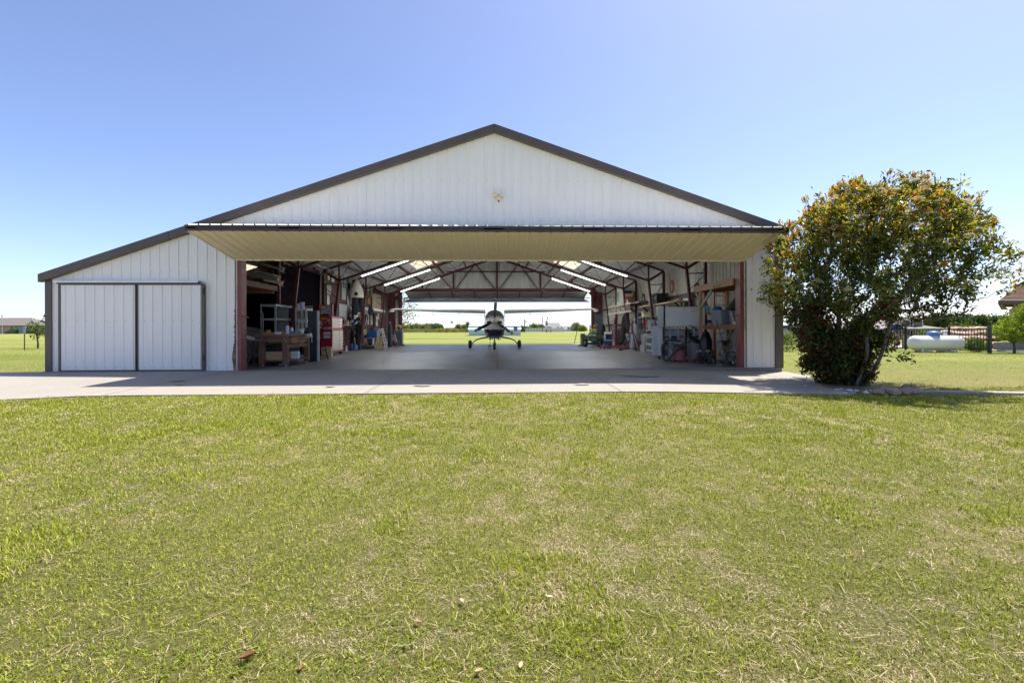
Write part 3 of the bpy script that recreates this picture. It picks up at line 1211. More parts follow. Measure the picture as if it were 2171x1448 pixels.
# end truss framing inside the rear gable and the rear corner posts
mb = MB()
Y = YB - .12
mb.bar((RX0 - .3, Y, 3.67), (RX1 + .3, Y, 3.67), .12, .19)
g = lambda u: at(u, 700, YB).x
mb.bar((g(940), Y, 4.90), (g(1166), Y, 4.90), .08, .08)
for u, z1 in ((896, 4.35), (962, 4.9), (1054, 5.7), (1146, 4.9), (1212, 4.35)):
    mb.bar((g(u), Y, 3.67), (g(u), Y, z1), .11, .11)
for a, b in ((1008, 967), (1008, 1048), (1100, 1060), (1100, 1140)):
    mb.bar((g(a), Y + .02, 5.45), (g(b), Y + .02, 3.75), .06)
for a, b in ((930, 903), (930, 957), (1178, 1151), (1178, 1205)):
    mb.bar((g(a), Y + .02, 4.78), (g(b), Y + .02, 3.75), .06)
for sg in (1, -1):
    mb.bar((XC + sg * 7.1, Y, zr(XC + 7.1) - .3), (XC, Y, ZAP - .25), .09, .09)
hb(mb, 'rear_framing', REDSTEEL)
for x in (RX0 - .09, RX1 + .11):
    mb = MB()
    mb.span((x - .11, YB - .3, 0), (x + .11, YB - .05, 3.6))
    hb(mb, 'rear_post', REDSTEEL)
for sg in (1, -1):
    mb = MB()
    x = XC + sg * 6.95
    mb.span((x - .2, YB - .35, 0), (x + .2, YB - .1, 3.5))
    mb.bar((x - sg * .1, YB - .2, 2.9), (x - sg * .75, YB - .2, 3.65), .14)
    hb(mb, 'corner_post', REDSTEEL)
# girts on the side wall
mb = MB()
for z in (1.25, 2.3):
    mb.bar((XR - .07, YF + .3, z), (XR - .07, YB - .2, z), .06, .09)
for Y in FR[:3]:
    mb.bar((XR - .06, Y + .1, .1), (XR - .06, Y + 3.7, 3.3), .015)
    mb.bar((XR - .06, Y + 3.7, .1), (XR - .06, Y + .1, 3.3), .015)
hb(mb, 'wall_girt', REDSTEEL)

# ---- partition between hangar and lean-to: black-painted board, then brown board with pictures
BURG = mat('brown_board', (.15, .085, .085), .85, 0, .22, 2.5, spec=.15, bump=.35, bscale=14, dirt=(.11, .06, .065), dscale=1.1, damt=.6)
mb = MB()
mb.span((XML - .03, FR[0] + .1, 0), (XML + .03, FR[1] + .05, 3.42))
hb(mb, 'partition_board', DARKINT)
mb = MB()
mb.span((XML - .03, FR[1] + .05, 0), (XML + .035, YB - .35, 3.42))
for y in np.arange(FR[1] + 1.2, YB - .5, 1.22):
    mb.span((XML + .03, y - .006, 0), (XML + .037, y + .006, 3.42), m=1)
hb(mb, 'partition_board', [BURG, DARKINT])
mb = MB()      # boards closing the lean-to behind the first bay
mb.span((XLL + .05, FR[0] + 3.4, 0), (XML, FR[0] + 3.46, 4.2))
mb.span((XLL + .02, YF + .1, 0), (XLL + .06, FR[0] + 3.4, 2.4))
hb(mb, 'lean_to_lining', DARKINT)
# dim rafters of the lean-to
mb = MB()
for y in (12.6, 14.2, 15.8, 17.4):
    mb.bar((XML + .1, y, zr(XML) - .28), (XLL + .1, y, zr(XLL) - .28), .06, .14)
mb.bar((XML, YF + .2, 3.36), (XML, YB - .2, 3.36), .1, .16)
hb(mb, 'rafter', REDSTEEL)
# conduit down the partition
mb = MB()
for Y in (FR[1] - .15, FR[2] - .2):
    x = XML + .09
    mb.tube([(x + .5, Y, 3.36), (x + .12, Y, 3.33), (x + .02, Y, 3.2), (x, Y, 2.9), (x, Y, .9)], .02, 7)
    mb.box((x + .52, Y, 3.36), (.14, .14, .16))
mb.bar((XML + .62, FR[0] + .5, 3.44), (XML + .62, YB - 1, 3.44), .03)
mb.tube([(XML + .64, FR[1], 3.3), (XML + .95, FR[1] + .3, 3.08), (XML + 1.3, FR[1] + .2, 3.12), (XML + 1.7, FR[1] + .1, 3.5)], .018, 6)
hb(mb, 'conduit', mat('grey_conduit', (.42, .42, .43), .4, .4))

# ---- fluorescent fittings hung under the bottom chords
TUBE = emit_mat('lit_tube', (.95, .98, 1.0), 75.0)
proto = None
k = 0
for i, Y in enumerate(FR[1:]):
    for sg in (1, -1):
        d0, d1 = 5.60, 3.32
        mid = (d0 + d1) / 2
        z = ZKn + SL * (XKn - mid) - .1
        ang = math.atan(SL) * sg
        if proto is None:
            t = thing('fluorescent_light', 'x', 'light')
            L = 2.42
            mb = MB()
            mb.loft([[(sx * L / 2, -.09, -.02) for sx in (-1, 1)], [(sx * L / 2, -.05, .04) for sx in (-1, 1)], [(sx * L / 2, .05, .04) for sx in (-1, 1)], [(sx * L / 2, .09, -.02) for sx in (-1, 1)]], closed=False, caps=False)
            mb.box((0, 0, .05), (L, .07, .03))
            for sx in (-1, 1):
                mb.box((sx * L / 2, 0, .0), (.02, .17, .07))
            mb.build('housing', WHITEP, t)
            for y in (-.045, .045):
                mb = MB()
                mb.cyl((-L / 2 + .02, y, -.035), (L / 2 - .02, y, -.035), .012, n=8)
                mb.build('tube', TUBE, t, smooth=40)
            proto = t
            o = t
        else:
            o = dup(proto, (0, 0, 0))
        o.location = (XC + sg * mid, Y, z)
        o.rotation_euler = (0, ang, 0)
        nm = ('second', 'third', 'last')[i]
        o['label'] = f'lit strip light under the {nm} roof truss, on the ' + ('tool chest side' if sg < 0 else 'whiteboard side')
        o['group'] = 'strip lights hung under the roof trusses'

# ---- floodlight on the gable
p = at(1058, 418, YF - .03)
fl = thing('security_light', 'cream twin-head motion floodlight on the white front gable', 'light', (p.x, YF - .022, p.z))
CREAM = mat('cream_plastic', (.78, .66, .46), .45)
MB().lathe([(0, -.03), (.06, -.03), (.06, .0)], 14, axis='y').build('base', CREAM, fl, smooth=40)
for sg in (-1, 1):
    mb = MB()
    mb.tube([(sg * .02, -.03, .0), (sg * .05, -.07, .01), (sg * .08, -.1, .02)], .014, 8)
    mb.lathe([(0, .05), (.03, .045), (.052, .0), (.058, -.06), (.05, -.062), (.045, -.03), (0, -.02)], 14)
    n0 = 24
    mb.v[n0:] = [(x + sg * .095, y * 1 - .13, z + .03) for x, y, z in mb.v[n0:]]
    mb.build('lamp_head', CREAM, fl, smooth=40)
mb = MB()
mb.loft([[(.052 * math.cos(t) * q, -.05 - .02 * w, -.03 - w * .085 + .04 * math.sin(t) * q) for t in np.linspace(0, 2 * PI, 12, endpoint=False)] for w, q in ((0, 1), (.5, .95), (1, .4))])
mb.build('motion_sensor', CREAM, fl, smooth=50)
MB().ball((0, -.08, -.125), .022).build('sensor_lens', BLACKP, fl, smooth=60)
# ================================================================== the aeroplane
def plane_paint():
    m = mat('plane_paint', (.80, .78, .74), .25, 0, .03, 3)
    n, l = m.node_tree.nodes, m.node_tree.links
    b = n['Principled BSDF']
    src = b.inputs['Base Color'].links[0].from_socket
    tc = n.new('ShaderNodeTexCoord')
    sp = n.new('ShaderNodeSeparateXYZ')
    l.new(tc.outputs['Object'], sp.inputs[0])

    def gt(sock, v):
        q = n.new('ShaderNodeMath')
        q.operation = 'GREATER_THAN'
        l.new(sock, q.inputs[0])
        q.inputs[1].default_value = v
        return q.outputs[0]

    def mix(f, a, c):
        q = n.new('ShaderNodeMix')
        q.data_type = 'RGBA'
        l.new(f, q.inputs[0])
        if isinstance(a, tuple):
            q.inputs[6].default_value = (*a, 1)
        else:
            l.new(a, q.inputs[6])
        if isinstance(c, tuple):
            q.inputs[7].default_value = (*c, 1)
        else:
            l.new(c, q.inputs[7])
        return q.outputs[2]
    o = mix(gt(sp.outputs['Z'], 1.01), (.008, .014, .045), src)
    o = mix(gt(sp.outputs['Z'], 1.53), o, (.62, .52, .40))
    o = mix(gt(sp.outputs['Z'], 1.72), o, src)
    l.new(o, b.inputs['Base Color'])
    b.inputs['Coat Weight'].default_value = .4
    return m


PP = plane_paint()
NAVY = mat('navy_paint', (.008, .014, .045), .3)
PWHITE = mat('plane_white', (.66, .65, .66), .3, 0, .03)
PGREY = mat('plane_underside', (.42, .42, .46), .35, 0, .05)

pb = gp(1048.5, 737.8, 0)
PLX, PLY = -0.13, pb.y
pl = thing('airplane', 'high-wing single-engine airplane, white over navy, three-blade propeller towards the camera', 'airplane', (PLX, PLY, 0))


def ring(y, hw, zb, zt, n=36, ex=2.6, top=1.0):
    out = []
    zc, hh = (zb + zt) / 2, (zt - zb) / 2
    for k in range(n):
        t = 2 * PI * k / n
        c, s = math.cos(t), math.sin(t)
        x = hw * math.copysign(abs(c) ** (2 / ex), c)
        z = zc + hh * math.copysign(abs(s) ** (2 / ex), s)
        if s > 0:
            x *= 1 - (1 - top) * s
        out.append((x, y, z))
    return out


SEC = [(-2.86, .30, .86, 1.50, .8), (-2.80, .40, .74, 1.55, .85), (-2.6, .48, .62, 1.60, .9), (-1.9, .55, .56, 1.66, .95), (-1.25, .57, .53, 1.70, .95), (-.35, .58, .51, 2.02, .86), (.3, .58, .50, 2.06, .86),
       (1.2, .55, .56, 2.04, .8), (2.2, .42, .74, 1.86, .75), (3.6, .24, .98, 1.62, .8), (4.9, .11, 1.14, 1.48, .8), (5.5, .03, 1.2, 1.42, .9)]
mb = MB()
mb.loft([ring(y, a, b_, c, top=t) for y, a, b_, c, t in SEC])
mb.build('fuselage', PP, pl, smooth=40)
# windscreen and side glass a little proud of the skin
GREENG = mat('windscreen_glass', (.05, .07, .065), .05, 0, .1, spec=.7)


def patch(s0, s1, k0, k1, name, m, off=.012):
    a, b_ = ring(*s0[:4], top=s0[4]), ring(*s1[:4], top=s1[4])
    rings = []
    for i in range(9):
        t = i / 8
        r = []
        for k in range(k0, k1 + 1):
            p = Vector(a[k % 36]).lerp(Vector(b_[k % 36]), t)
            c = Vector((0, p.y, (s0[2] + s0[3]) / 2))
            d = (p - c).normalized()
            d.y = -.4
            r.append(p + d * off)
        rings.append(r)
    return MB().loft(rings, closed=False, caps=False).build(name, m, pl, smooth=60)


patch(SEC[4], SEC[5], 2, 16, 'windscreen', GREENG)
for sg in (-1, 1):
    MB().tube([(sg * .50, -1.16, 1.64), (sg * .545, -.8, 1.83), (sg * .505, -.42, 2.0)], .022, 6).build('windscreen_post', PP, pl)
MB().bar((0, -1.27, 1.715), (0, -.4, 2.025), .03, .02).build('windscreen_post', PP, pl)
# cowling mouth: two inlets, two landing lights, exhausts
for sg in (-1, 1):
    mb = MB()
    mb.loft([[(sg * .245 + .115 * (abs(math.cos(t)) ** .5) * math.copysign(1, math.cos(t)) * q, -2.875 + d, 1.335 + .062 * (abs(math.sin(t)) ** .5) * math.copysign(1, math.sin(t)) * q) for t in np.linspace(0, 2 * PI, 20, endpoint=False)] for d, q in ((.05, 1.08), (0, 1.08), (.0, .98), (.03, .96))], caps=False)
    mb.build('inlet_lip', PP, pl, smooth=50)
    mb = MB()
    mb.loft([[(sg * .245 + .11 * (abs(math.cos(t)) ** .5) * math.copysign(1, math.cos(t)), -2.872, 1.335 + .058 * (abs(math.sin(t)) ** .5) * math.copysign(1, math.sin(t))) for t in np.linspace(0, 2 * PI, 20, endpoint=False)] for d in (0,)] + [[(sg * .245, -2.868, 1.335)] * 20], caps=False)
    mb.build('air_inlet', BLACKM, pl)  # flat black disc; its colour gives the shade of a deep inlet
    mb = MB()
    mb.lathe([(0, -.03), (.05, -.022), (.06, 0), (.06, .05)], 16, (sg * .21, -2.835, 1.0), 'y')
    mb.build('landing_light', mat('lamp_lens', (.75, .78, .68), .1, spec=.8), pl, smooth=50)
    mb = MB()
    mb.cyl((sg * .18, -2.55, .66), (sg * .2, -2.42, .5), .035, n=10)
    mb.build('exhaust_pipe', STEEL, pl, smooth=50)
mb = MB()
mb.box((-.36, -2.7, .82), (.03, .05, .17))
mb.build('oil_vent', ALU, pl)
mb = MB()
mb.taper((0, -2.62, .6), (.5, .1), (.62, .2), .1)
for x in (-.25, -.1, .12, .27):
    mb.cyl((x, -2.6, .62), (x + .01, -2.58, .5), .018, n=6)
mb.build('cowl_flap', mat('oily_metal', (.2, .2, .21), .4, .5), pl)

# propeller
hub = Vector((0, -2.98, 1.385))
mb = MB()
mb.lathe([(.0, -.27), (.05, -.25), (.1, -.19), (.145, -.08), (.16, .04), (.155, .1)], 24, hub, 'y')
mb.build('spinner', mat('spinner_paint', (.62, .58, .60), .22, 0, .03), pl, smooth=60)
BLK = mat('propeller_black', (.014, .017, .02), .4)
for i, a in enumerate((86, 86 + 120, 86 + 240)):
    mb = MB()
    ca, sa = math.cos(R(a)), math.sin(R(a))
    rings, ms = [], []
    for r, c, tw, th in ((.12, .10, 62, .06), (.2, .135, 52, .04), (.4, .165, 38, .028), (.7, .16, 26, .02), (.885, .148, 21, .016), (.89, .147, 21, .016), (.945, .143, 20, .014), (.95, .142, 20, .014), (.99, .136, 19, .013), (.995, .136, 19, .013), (1.03, .11, 19, .010), (1.045, .05, 19, .006)):
        t = R(tw)
        pr = []
        for (cx, tz) in ((-.5, 0), (-.25, .5), (.1, .5), (.5, 0), (.1, -.3), (-.25, -.3)):
            q = cx * c
            pr.append((q * math.cos(t), q * math.sin(t) + tz * th * math.cos(t), r))
        # radial axis is (ca, sa) in the x-z plane; chord across it
        rings.append([(hub.x + p[2] * ca - p[0] * sa, hub.y + p[1], hub.z + p[2] * sa + p[0] * ca) for p in pr])
    mb.loft(rings)
    for k, f in enumerate(mb.f):
        seg = min(k // 6, 11)
        mb.m[k] = 1 if seg in (5, 7 + 1) else 0
    mb.build('propeller_blade', [BLK, WHITEP], pl, smooth=50)

# wings
def foil(x, yle, c, z, th, inc=0.):
    p = [(0, 0), (.02, .35), (.08, .62), (.2, .92), (.35, 1), (.6, .72), (.85, .3), (1, .02), (.85, -.1), (.6, -.22), (.3, -.42), (.1, -.42), (.02, -.25)]
    return [(x, yle + a * c, z + b_ * th * .62 - a * c * math.sin(R(inc))) for a, b_ in p]


for sg in (-1, 1):
    mb = MB()
    secs = [(.50, -.62, 1.62, 1.95, .19, 2.2), (2.6, -.58, 1.60, 2.00, .185, 1.8), (5.25, -.36, 1.14, 2.075, .13, .6), (5.48, -.30, .95, 2.065, .11, .3), (5.60, -.16, .68, 2.0, .07, .0), (5.63, .0, .4, 1.95, .03, .0)]
    mb.loft([foil(sg * x, y, c, z, t, inc) for x, y, c, z, t, inc in secs])
    wg = mb.build('wing', [PWHITE], pl, smooth=50)
    mb = MB()
    mb.prism([(.6, 0), (3.0, .02), (3.0, .03), (.6, .012)] if False else [(-.0, 0)] * 0 or [(.62, 1.84), (3.1, 1.885), (3.1, 1.90), (.62, 1.855)], .86, 1.12)
    mb.v = [(sg * x, y, z - .02) for x, y, z in mb.v]
    mb.build('flap', mat('flap_paint', (.72, .70, .62), .35), wg)
    mb = MB()
    mb.cyl((sg * 1.75, -.2, 2.08), (sg * 1.83, -.08, 2.52), .006, .003, 6)
    mb.box((sg * 1.75, -.2, 2.06), (.03, .07, .05))
    mb.build('antenna', BLACKM, wg)
    mb = MB()
    mb.bar((sg * 3.35, .25, 1.92), (sg * 3.36, .3, 1.78), .03, .05)
    mb.build('tie_down', mat('grey_fitting', (.25, .25, .27), .5), wg)
    MB().box((sg * 1.95, .4, 1.84), (.05, .1, .05)).build('fuel_vent', mat('grey_fitting', (.25, .25, .27), .5), wg)
    mb = MB()
    mb.loft([[(sg * (5.40 + .1 * math.cos(t) * q), -.30 - .05 * (1 - q), 2.0 + .055 * math.sin(t) * q - .02) for t in np.linspace(0, 2 * PI, 10, endpoint=False)] for q in (1, .7, .1)])
    mb.build('wing_tip_light', mat('lamp_clear', (.85, .86, .84), .1, spec=.8), wg, smooth=60)
# tail
for sg in (-1, 1):
    mb = MB()
    mb.loft([foil(sg * x, y, c, 1.17, t) for x, y, c, t in ((.05, 4.1, 1.1, .09), (1.75, 4.35, .75, .07), (1.98, 4.45, .55, .05), (2.0, 4.6, .3, .02))])
    mb.build('stabilizer', NAVY, pl, smooth=50)
mb = MB()
rings = []
for z, y, c, th in ((1.35, 3.9, 1.5, .1), (2.0, 4.45, 1.15, .09), (2.8, 5.0, .8, .07), (2.92, 5.1, .65, .03)):
    rings.append([(b_ * th * .5, y + a * c, z) for a, b_ in ((0, 0), (.1, .6), (.35, 1), (1, .05), (1, -.05), (.35, -1), (.1, -.6))])
mb.loft(rings)
mb.build('fin', PP, pl, smooth=50)
mb = MB()
mb.cyl((.03, 5.1, 2.9), (.03, 5.1, 3.02), .05, .03, 10)
mb.build('beacon', WHITEP, pl, smooth=50)


# undercarriage
def wheel(name, c, r, w_, parent, rim=.5):
    mb = MB()
    prof = [(r * rim, -w_ / 2), (r * .8, -w_ / 2), (r * .95, -w_ * .38), (r, -w_ * .15), (r, w_ * .15), (r * .95, w_ * .38), (r * .8, w_ / 2), (r * rim, w_ / 2)]
    mb.lathe(prof, 22, c, 'x')
    o = mb.build(name, RUBBER, parent, smooth=50)
    mb = MB()
    mb.lathe([(0, -w_ * .32), (r * rim * .5, -w_ * .34), (r * rim * .55, -w_ * .2), (r * rim, -w_ * .42), (r * rim, w_ * .42), (r * rim * .5, w_ * .2), (0, w_ * .3)], 16, c, 'x')
    mb.build('rim', mat('wheel_rim', (.5, .5, .5), .4, .3), o, smooth=40)
    return o


GEARM = mat('gear_leg_metal', (.12, .12, .13), .35, .5)
for sg in (-1, 1):
    mb = MB()
    mb.tube([(sg * .3, .1, .60), (sg * .62, .1, .55), (sg * .92, .08, .48), (sg * 1.1, .06, .38), (sg * 1.22, .03, .23)], [.05, .042, .038, .032, .03], 10)
    mb.box((sg * .55, .08, .56), (.12, .09, .05))
    mb.build('gear_leg', GEARM, pl, smooth=60)
    wheel('wheel', (sg * 1.33, 0, .215), .215, .17, pl)
    mb = MB()
    mb.cyl((sg * 1.2, 0, .215), (sg * 1.25, 0, .215), .09, n=14)
    mb.build('brake', STEEL, pl, smooth=50)
mb = MB()
mb.cyl((0, -2.05, .72), (0, -2.1, .3), .035, n=10)
mb.cyl((0, -2.08, .42), (0, -2.1, .25), .025, n=10, m=0)
for sg in (-1, 1):
    mb.bar((sg * .07, -2.1, .30), (sg * .075, -2.12, .17), .015, .04)
    mb.bar((sg * .02, -2.02, .46), (sg * .05, -1.96, .36), .02)
mb.box((0, -2.1, .305), (.17, .06, .03))
mb.build('nose_strut', STEEL, pl)
wheel('wheel', (0, -2.12, .175), .175, .13, pl)
# tow bar clipped to the nose wheel
tb = gp(1040, 741.5, 0)
mb = MB()
mb.cyl((.16, .05, .17), (-.14, -.02, .205), .012, n=8)
mb.cyl((-.04, 0, 0), (-.05, 0, .42), .012, n=8)
mb.cyl((-.11, 0, .02), (-.12, .0, .21), .014, n=8)
mb.cyl((-.13, 0, .2), (-.2, 0, .21), .014, n=8)
mb.box((-.05, 0, .2), (.06, .05, .1))
solo(mb, 'tow_bar', BLACKM, 'black tow bar clipped to the airplane nose wheel', 'tow bar', (PLX - .17, PLY - 2.2, 0))
# ================================================================== the flowering shrub beside the apron
TX, TY = 7.0, 8.85
TB = Vector((TX, TY, float(gz(TX, TY))))
ENV = np.array([  # height, left, right reach
    (0.05, .30, .22), (.15, .44, .28), (.4, .78, .55), (.85, .85, .52), (1.2, .86, .8), (1.55, 1.1, 1.9), (1.92, 1.28, 2.65), (2.45, 1.2, 3.1), (2.95, 1.2, 2.8), (3.45, 1.0, 2.4), (3.8, .45, 2.05), (4.02, 0.0, 1.3), (4.12, -.3, .9)])


def env(z):
    return np.interp(z, ENV[:, 0], ENV[:, 1]), np.interp(z, ENV[:, 0], ENV[:, 2])


def shell_points(n, seed):
    r = np.random.default_rng(seed)
    out = []
    while len(out) < n:
        z = r.uniform(.12, 4.08)
        l, rr = env(z)
        cx, hx = (rr - l) / 2, (rr + l) / 2
        hy = hx * .82
        if r.random() > (hx / 2.3) ** .8 + .15:
            continue
        t = r.uniform(0, 2 * PI)
        q = r.uniform(.55, 1.02) if r.random() < .85 else r.uniform(.2, .6)
        if 1.3 < z < 2.6 and r.random() < .55 and math.sin(t) < -.25:
            continue                                # the bare, twiggy heart of the near side
        bump = 1 + .10 * math.sin(3 * t + z * 2.3) + .07 * math.sin(5 * t - z * 3.1)
        out.append((cx + hx * q * bump * math.cos(t), hy * q * bump * math.sin(t) + .15, z + .12 * math.sin(4 * t + 1.0)))
    return np.array(out)


tips = shell_points(2000, 4)
extra = np.array([(-1.4, -.1, 3.2), (-1.05, -.3, 3.6), (3.3, .1, 2.6), (3.4, -.1, 2.3), (3.1, .2, 2.9), (2.5, -.2, 3.75), (.15, .1, 4.2), (.85, -.2, 4.22), (1.35, .2, 4.2), (-1.45, -.5, 1.8), (.8, -.5, .6), (-.6, 0, 3.85), (1.9, -.4, 4.05)])
tips = np.concatenate([tips, extra])
tips = tips[np.argsort(np.linalg.norm(tips, axis=1))]
# branch network: every tip joins the nearest node that is closer to the root
rs = random.Random(8)
nodes = [np.array([0, 0, -.1])]
par = [-1]
STEMS = []
for k in range(13):
    a = 2 * PI * k / 13 + rs.uniform(-.2, .2)
    spread = rs.uniform(.25, .62)
    d = np.array([math.cos(a) * spread + .10, math.sin(a) * spread * .9, 1.0])
    p = np.array([math.cos(a) * rs.uniform(.06, .24) + .02, math.sin(a) * rs.uniform(.06, .2), 0.02])
    nodes.append(p)
    par.append(0)
    last = len(nodes) - 1
    for s_ in range(rs.randint(7, 11)):
        d = d + np.array([rs.uniform(-.16, .16), rs.uniform(-.16, .16), .02])
        p = p + d / np.linalg.norm(d) * .17
        nodes.append(p)
        par.append(last)
        last = len(nodes) - 1
TIPS = []
for t in tips:
    A = np.array(nodes)
    dd = np.linalg.norm(A - t, axis=1)
    nt = np.linalg.norm(t)
    na = np.linalg.norm(A, axis=1)
    cost = dd + np.where(na > nt * .97, 5, 0) + .22 * na * 0 + np.where(A[:, 2] > t[2] + .25, 1.2, 0) + .25 * np.abs(na - nt * .72)
    i = int(np.argmin(cost))
    p0 = A[i]
    L_ = dd[i]
    m = max(1, int(L_ / .2))
    last = i
    for s_ in range(1, m + 1):
        f = s_ / m
        q = p0 + (t - p0) * f
        q = q + np.array([0, 0, -.12 * L_ * f * (1 - f) * 2]) + (np.array([rs.uniform(-1, 1), rs.uniform(-1, 1), rs.uniform(-1, 1)]) * .035 if s_ < m else 0)
        nodes.append(q)
        par.append(last)
        last = len(nodes) - 1
    TIPS.append(last)
nodes = np.array(nodes)
TIPS = set(TIPS)
NN = len(nodes)
cnt = np.zeros(NN)
kids = [[] for _ in range(NN)]
for i in range(1, NN):
    kids[par[i]].append(i)
for i in range(NN - 1, 0, -1):
    if not kids[i]:
        cnt[i] = 1
    cnt[par[i]] += cnt[i]
rad = .0045 * np.maximum(cnt, 1) ** .46
sh = thing('flowering_shrub', 'tall multi-stemmed shrub with orange-tipped leaves and cream blossom beside the apron', 'shrub', TB)
BARK = mat('shrub_bark', (.13, .105, .095), .9, 0, .3, 14, bump=.5, bscale=50, dirt=(.22, .20, .18), dscale=5, damt=.6)
mb = MB()
used = set()
chains = [0]
stack = [(c, 0) for c in kids[0]]
while stack:
    i, p = stack.pop()
    ch, r_c = [p, i], i
    while kids[r_c]:
        nx = max(kids[r_c], key=lambda q: cnt[q])
        for o_ in kids[r_c]:
            if o_ != nx:
                stack.append((o_, r_c))
        ch.append(nx)
        r_c = nx
    pts = [nodes[q] for q in ch]
    rr = [rad[q] for q in ch]
    rr[0] = rr[1]
    if p == 0:
        pts, rr = pts[1:], rr[1:]
        if len(pts) < 2:
            continue
    mb.tube(pts, rr, 7 if rr[0] > .015 else 4, caps=False)
mb.build('trunk', BARK, sh, smooth=80, recalc=False)

# leaves: whorls at the tips and along the last twigs
P, D, L, W, C = [], [], [], [], []
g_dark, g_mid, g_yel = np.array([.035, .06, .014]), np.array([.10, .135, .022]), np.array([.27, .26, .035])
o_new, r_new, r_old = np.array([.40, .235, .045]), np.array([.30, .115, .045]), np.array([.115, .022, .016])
rl = np.random.default_rng(9)
FP = []
tipset = [i for i in range(NN) if not kids[i]]
cl = np.array([.6, 0, 2.3])
for i in range(NN):
    istip = (not kids[i]) or i in TIPS
    pr_ = rad[i]
    if not istip and (pr_ > .0105 or rl.random() > .62):
        continue
    p = nodes[i]
    q = par[i]
    d = p - nodes[q]
    d = d / max(np.linalg.norm(d), 1e-6)
    l, r__ = env(p[2])
    cx, hx = (r__ - l) / 2, max((r__ + l) / 2, .2)
    outer = min(1.2, math.hypot((p[0] - cx) / hx, (p[1] - .15) / (hx * .82)))
    top = p[2] > 2.75 or (outer > .8 and p[2] > 1.75)
    n = int(rl.integers(20, 32)) if istip else int(rl.integers(5, 10))
    if p[2] < 1.3:
        n = int(n * 1.25)
    fl_ = istip and top and p[2] > 1.7 and rl.random() < .24
    newg = istip and top and rl.random() < (.5 if p[2] > 3.0 else .3)
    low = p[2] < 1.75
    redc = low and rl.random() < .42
    for k in range(n):
        off = rl.normal(0, .055, 3) - d * rl.uniform(0, .22)
        dirn = rl.normal(0, 1, 3) * .75 + d * .7 + np.array([0, 0, .25])
        if rl.random() < .25:
            dirn[2] -= .9
        u = rl.random()
        ln = rl.uniform(.065, .11)
        if newg and k > n * .35:
            c = o_new if u < .42 else (r_new if u < .62 else g_yel * 1.2)
            dirn = rl.normal(0, 1, 3) * .55 + d * .8 + np.array([0, 0, .7])
            off = rl.normal(0, .03, 3)
        elif redc and u < .6:
            c = r_old
        else:
            c = g_yel if (u > .55 and top) else (g_mid if u > .38 else g_dark)  # upper leaves yellower; sun through them is partly put in the colour
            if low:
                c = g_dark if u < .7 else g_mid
        P.append(p + off)
        D.append(dirn)
        L.append(ln)
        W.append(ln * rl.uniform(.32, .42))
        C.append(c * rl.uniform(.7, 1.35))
    if fl_:
        FP.append((p, d))
P, D = np.array(P), np.array(D)
print('LEAVES', len(P), 'nodes', NN)
LEAFM = attr_mat('shrub_leaves', .32, .5, .5, (1.35, 1.25, .55))
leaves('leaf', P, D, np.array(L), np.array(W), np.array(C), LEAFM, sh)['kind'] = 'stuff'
# cream flower heads: domes of tiny five-petal florets
V, T = [], []
for p, d in FP:
    n = int(rl.integers(130, 230))
    rr = rl.uniform(.07, .12)
    nrm_ = unit(np.array([[d[0] * .5, d[1] * .5, 1.0]]))[0]
    a = unit(np.cross(nrm_, [1, .3, 0])[None])[0]
    b_ = np.cross(nrm_, a)
    th, q = rl.uniform(0, 2 * PI, n), np.sqrt(rl.random(n))
    c = p + nrm_ * .05 + (np.cos(th) * q * rr)[:, None] * a + (np.sin(th) * q * rr)[:, None] * b_ + ((1 - q ** 2) * rr * .55 + rl.normal(0, .006, n))[:, None] * nrm_
    e1, e2 = unit(rl.normal(size=(n, 3))), unit(rl.normal(size=(n, 3)))
    s_ = rl.uniform(.005, .009, n)[:, None]
    V.append(np.stack([c - e1 * s_, c - e2 * s_, c + e1 * s_, c + e2 * s_], 1))
    T.append(np.array([.72, .66, .46]) * rl.uniform(.8, 1.1, (n, 1)))
raw_mesh('flower', np.concatenate(V), 4, [(0, 1, 2, 3)], np.concatenate(T), attr_mat('blossom', .6, .4), sh)['kind'] = 'stuff'
# stones round its foot
rb = random.Random(4)
for k in range(46):
    t = rb.uniform(PI * .75, PI * 2.02)
    q = rb.uniform(.35, 1.05)
    x, y = TX - .28 + math.cos(t) * q * .95, TY - .2 + math.sin(t) * q * .95
    if y < 7.5:
        continue
    s_ = rb.choice((.03, .04, .05, .06)) if k > 7 else rb.uniform(.10, .16)
    if k <= 7:
        t = PI * (1.45 + .07 * k)
        x, y = TX - .15 + math.cos(t) * 1.0, TY - .2 + math.sin(t) * .88
    mb = MB()
    mb.ball((0, 0, 0), (s_, s_ * .75, s_ * .5), 8, 5)
    mb.jitter(s_ * .13, k)
    colm = mat('white_pebble', (.62, .6, .57), .8, var=.2, scale=20) if (k > 7 and k % 3) else mat('tan_stone', (.38, .27, .19), .85, var=.3, scale=9, bump=.5)
    o = solo(mb, 'bed_stone', colm, ('small white pebble in the stony bed under the flowering shrub' if (k > 7 and k % 3) else ('small brown stone among the white pebbles under the flowering shrub' if k > 7 else 'large tan edging stone round the bed of the flowering shrub')), 'stone', (x, y, float(gz(x, y)) + s_ * .4), rb.uniform(0, 6), 'stones in the bed under the shrub', smooth=35)
mb = MB()
n = 36
for k in range(n):
    pass
rin = [(TX - .1 + .35 * math.cos(2 * PI * k / n), TY - .1 + .3 * math.sin(2 * PI * k / n)) for k in range(n)]
rout = [(TX - .18 + (1.12 + .06 * math.sin(5 * 2 * PI * k / n)) * math.cos(2 * PI * k / n), TY - .18 + (.95 + .05 * math.sin(7 * 2 * PI * k / n)) * math.sin(2 * PI * k / n)) for k in range(n)]
ctr = [(TX - .1, TY - .1)] * n
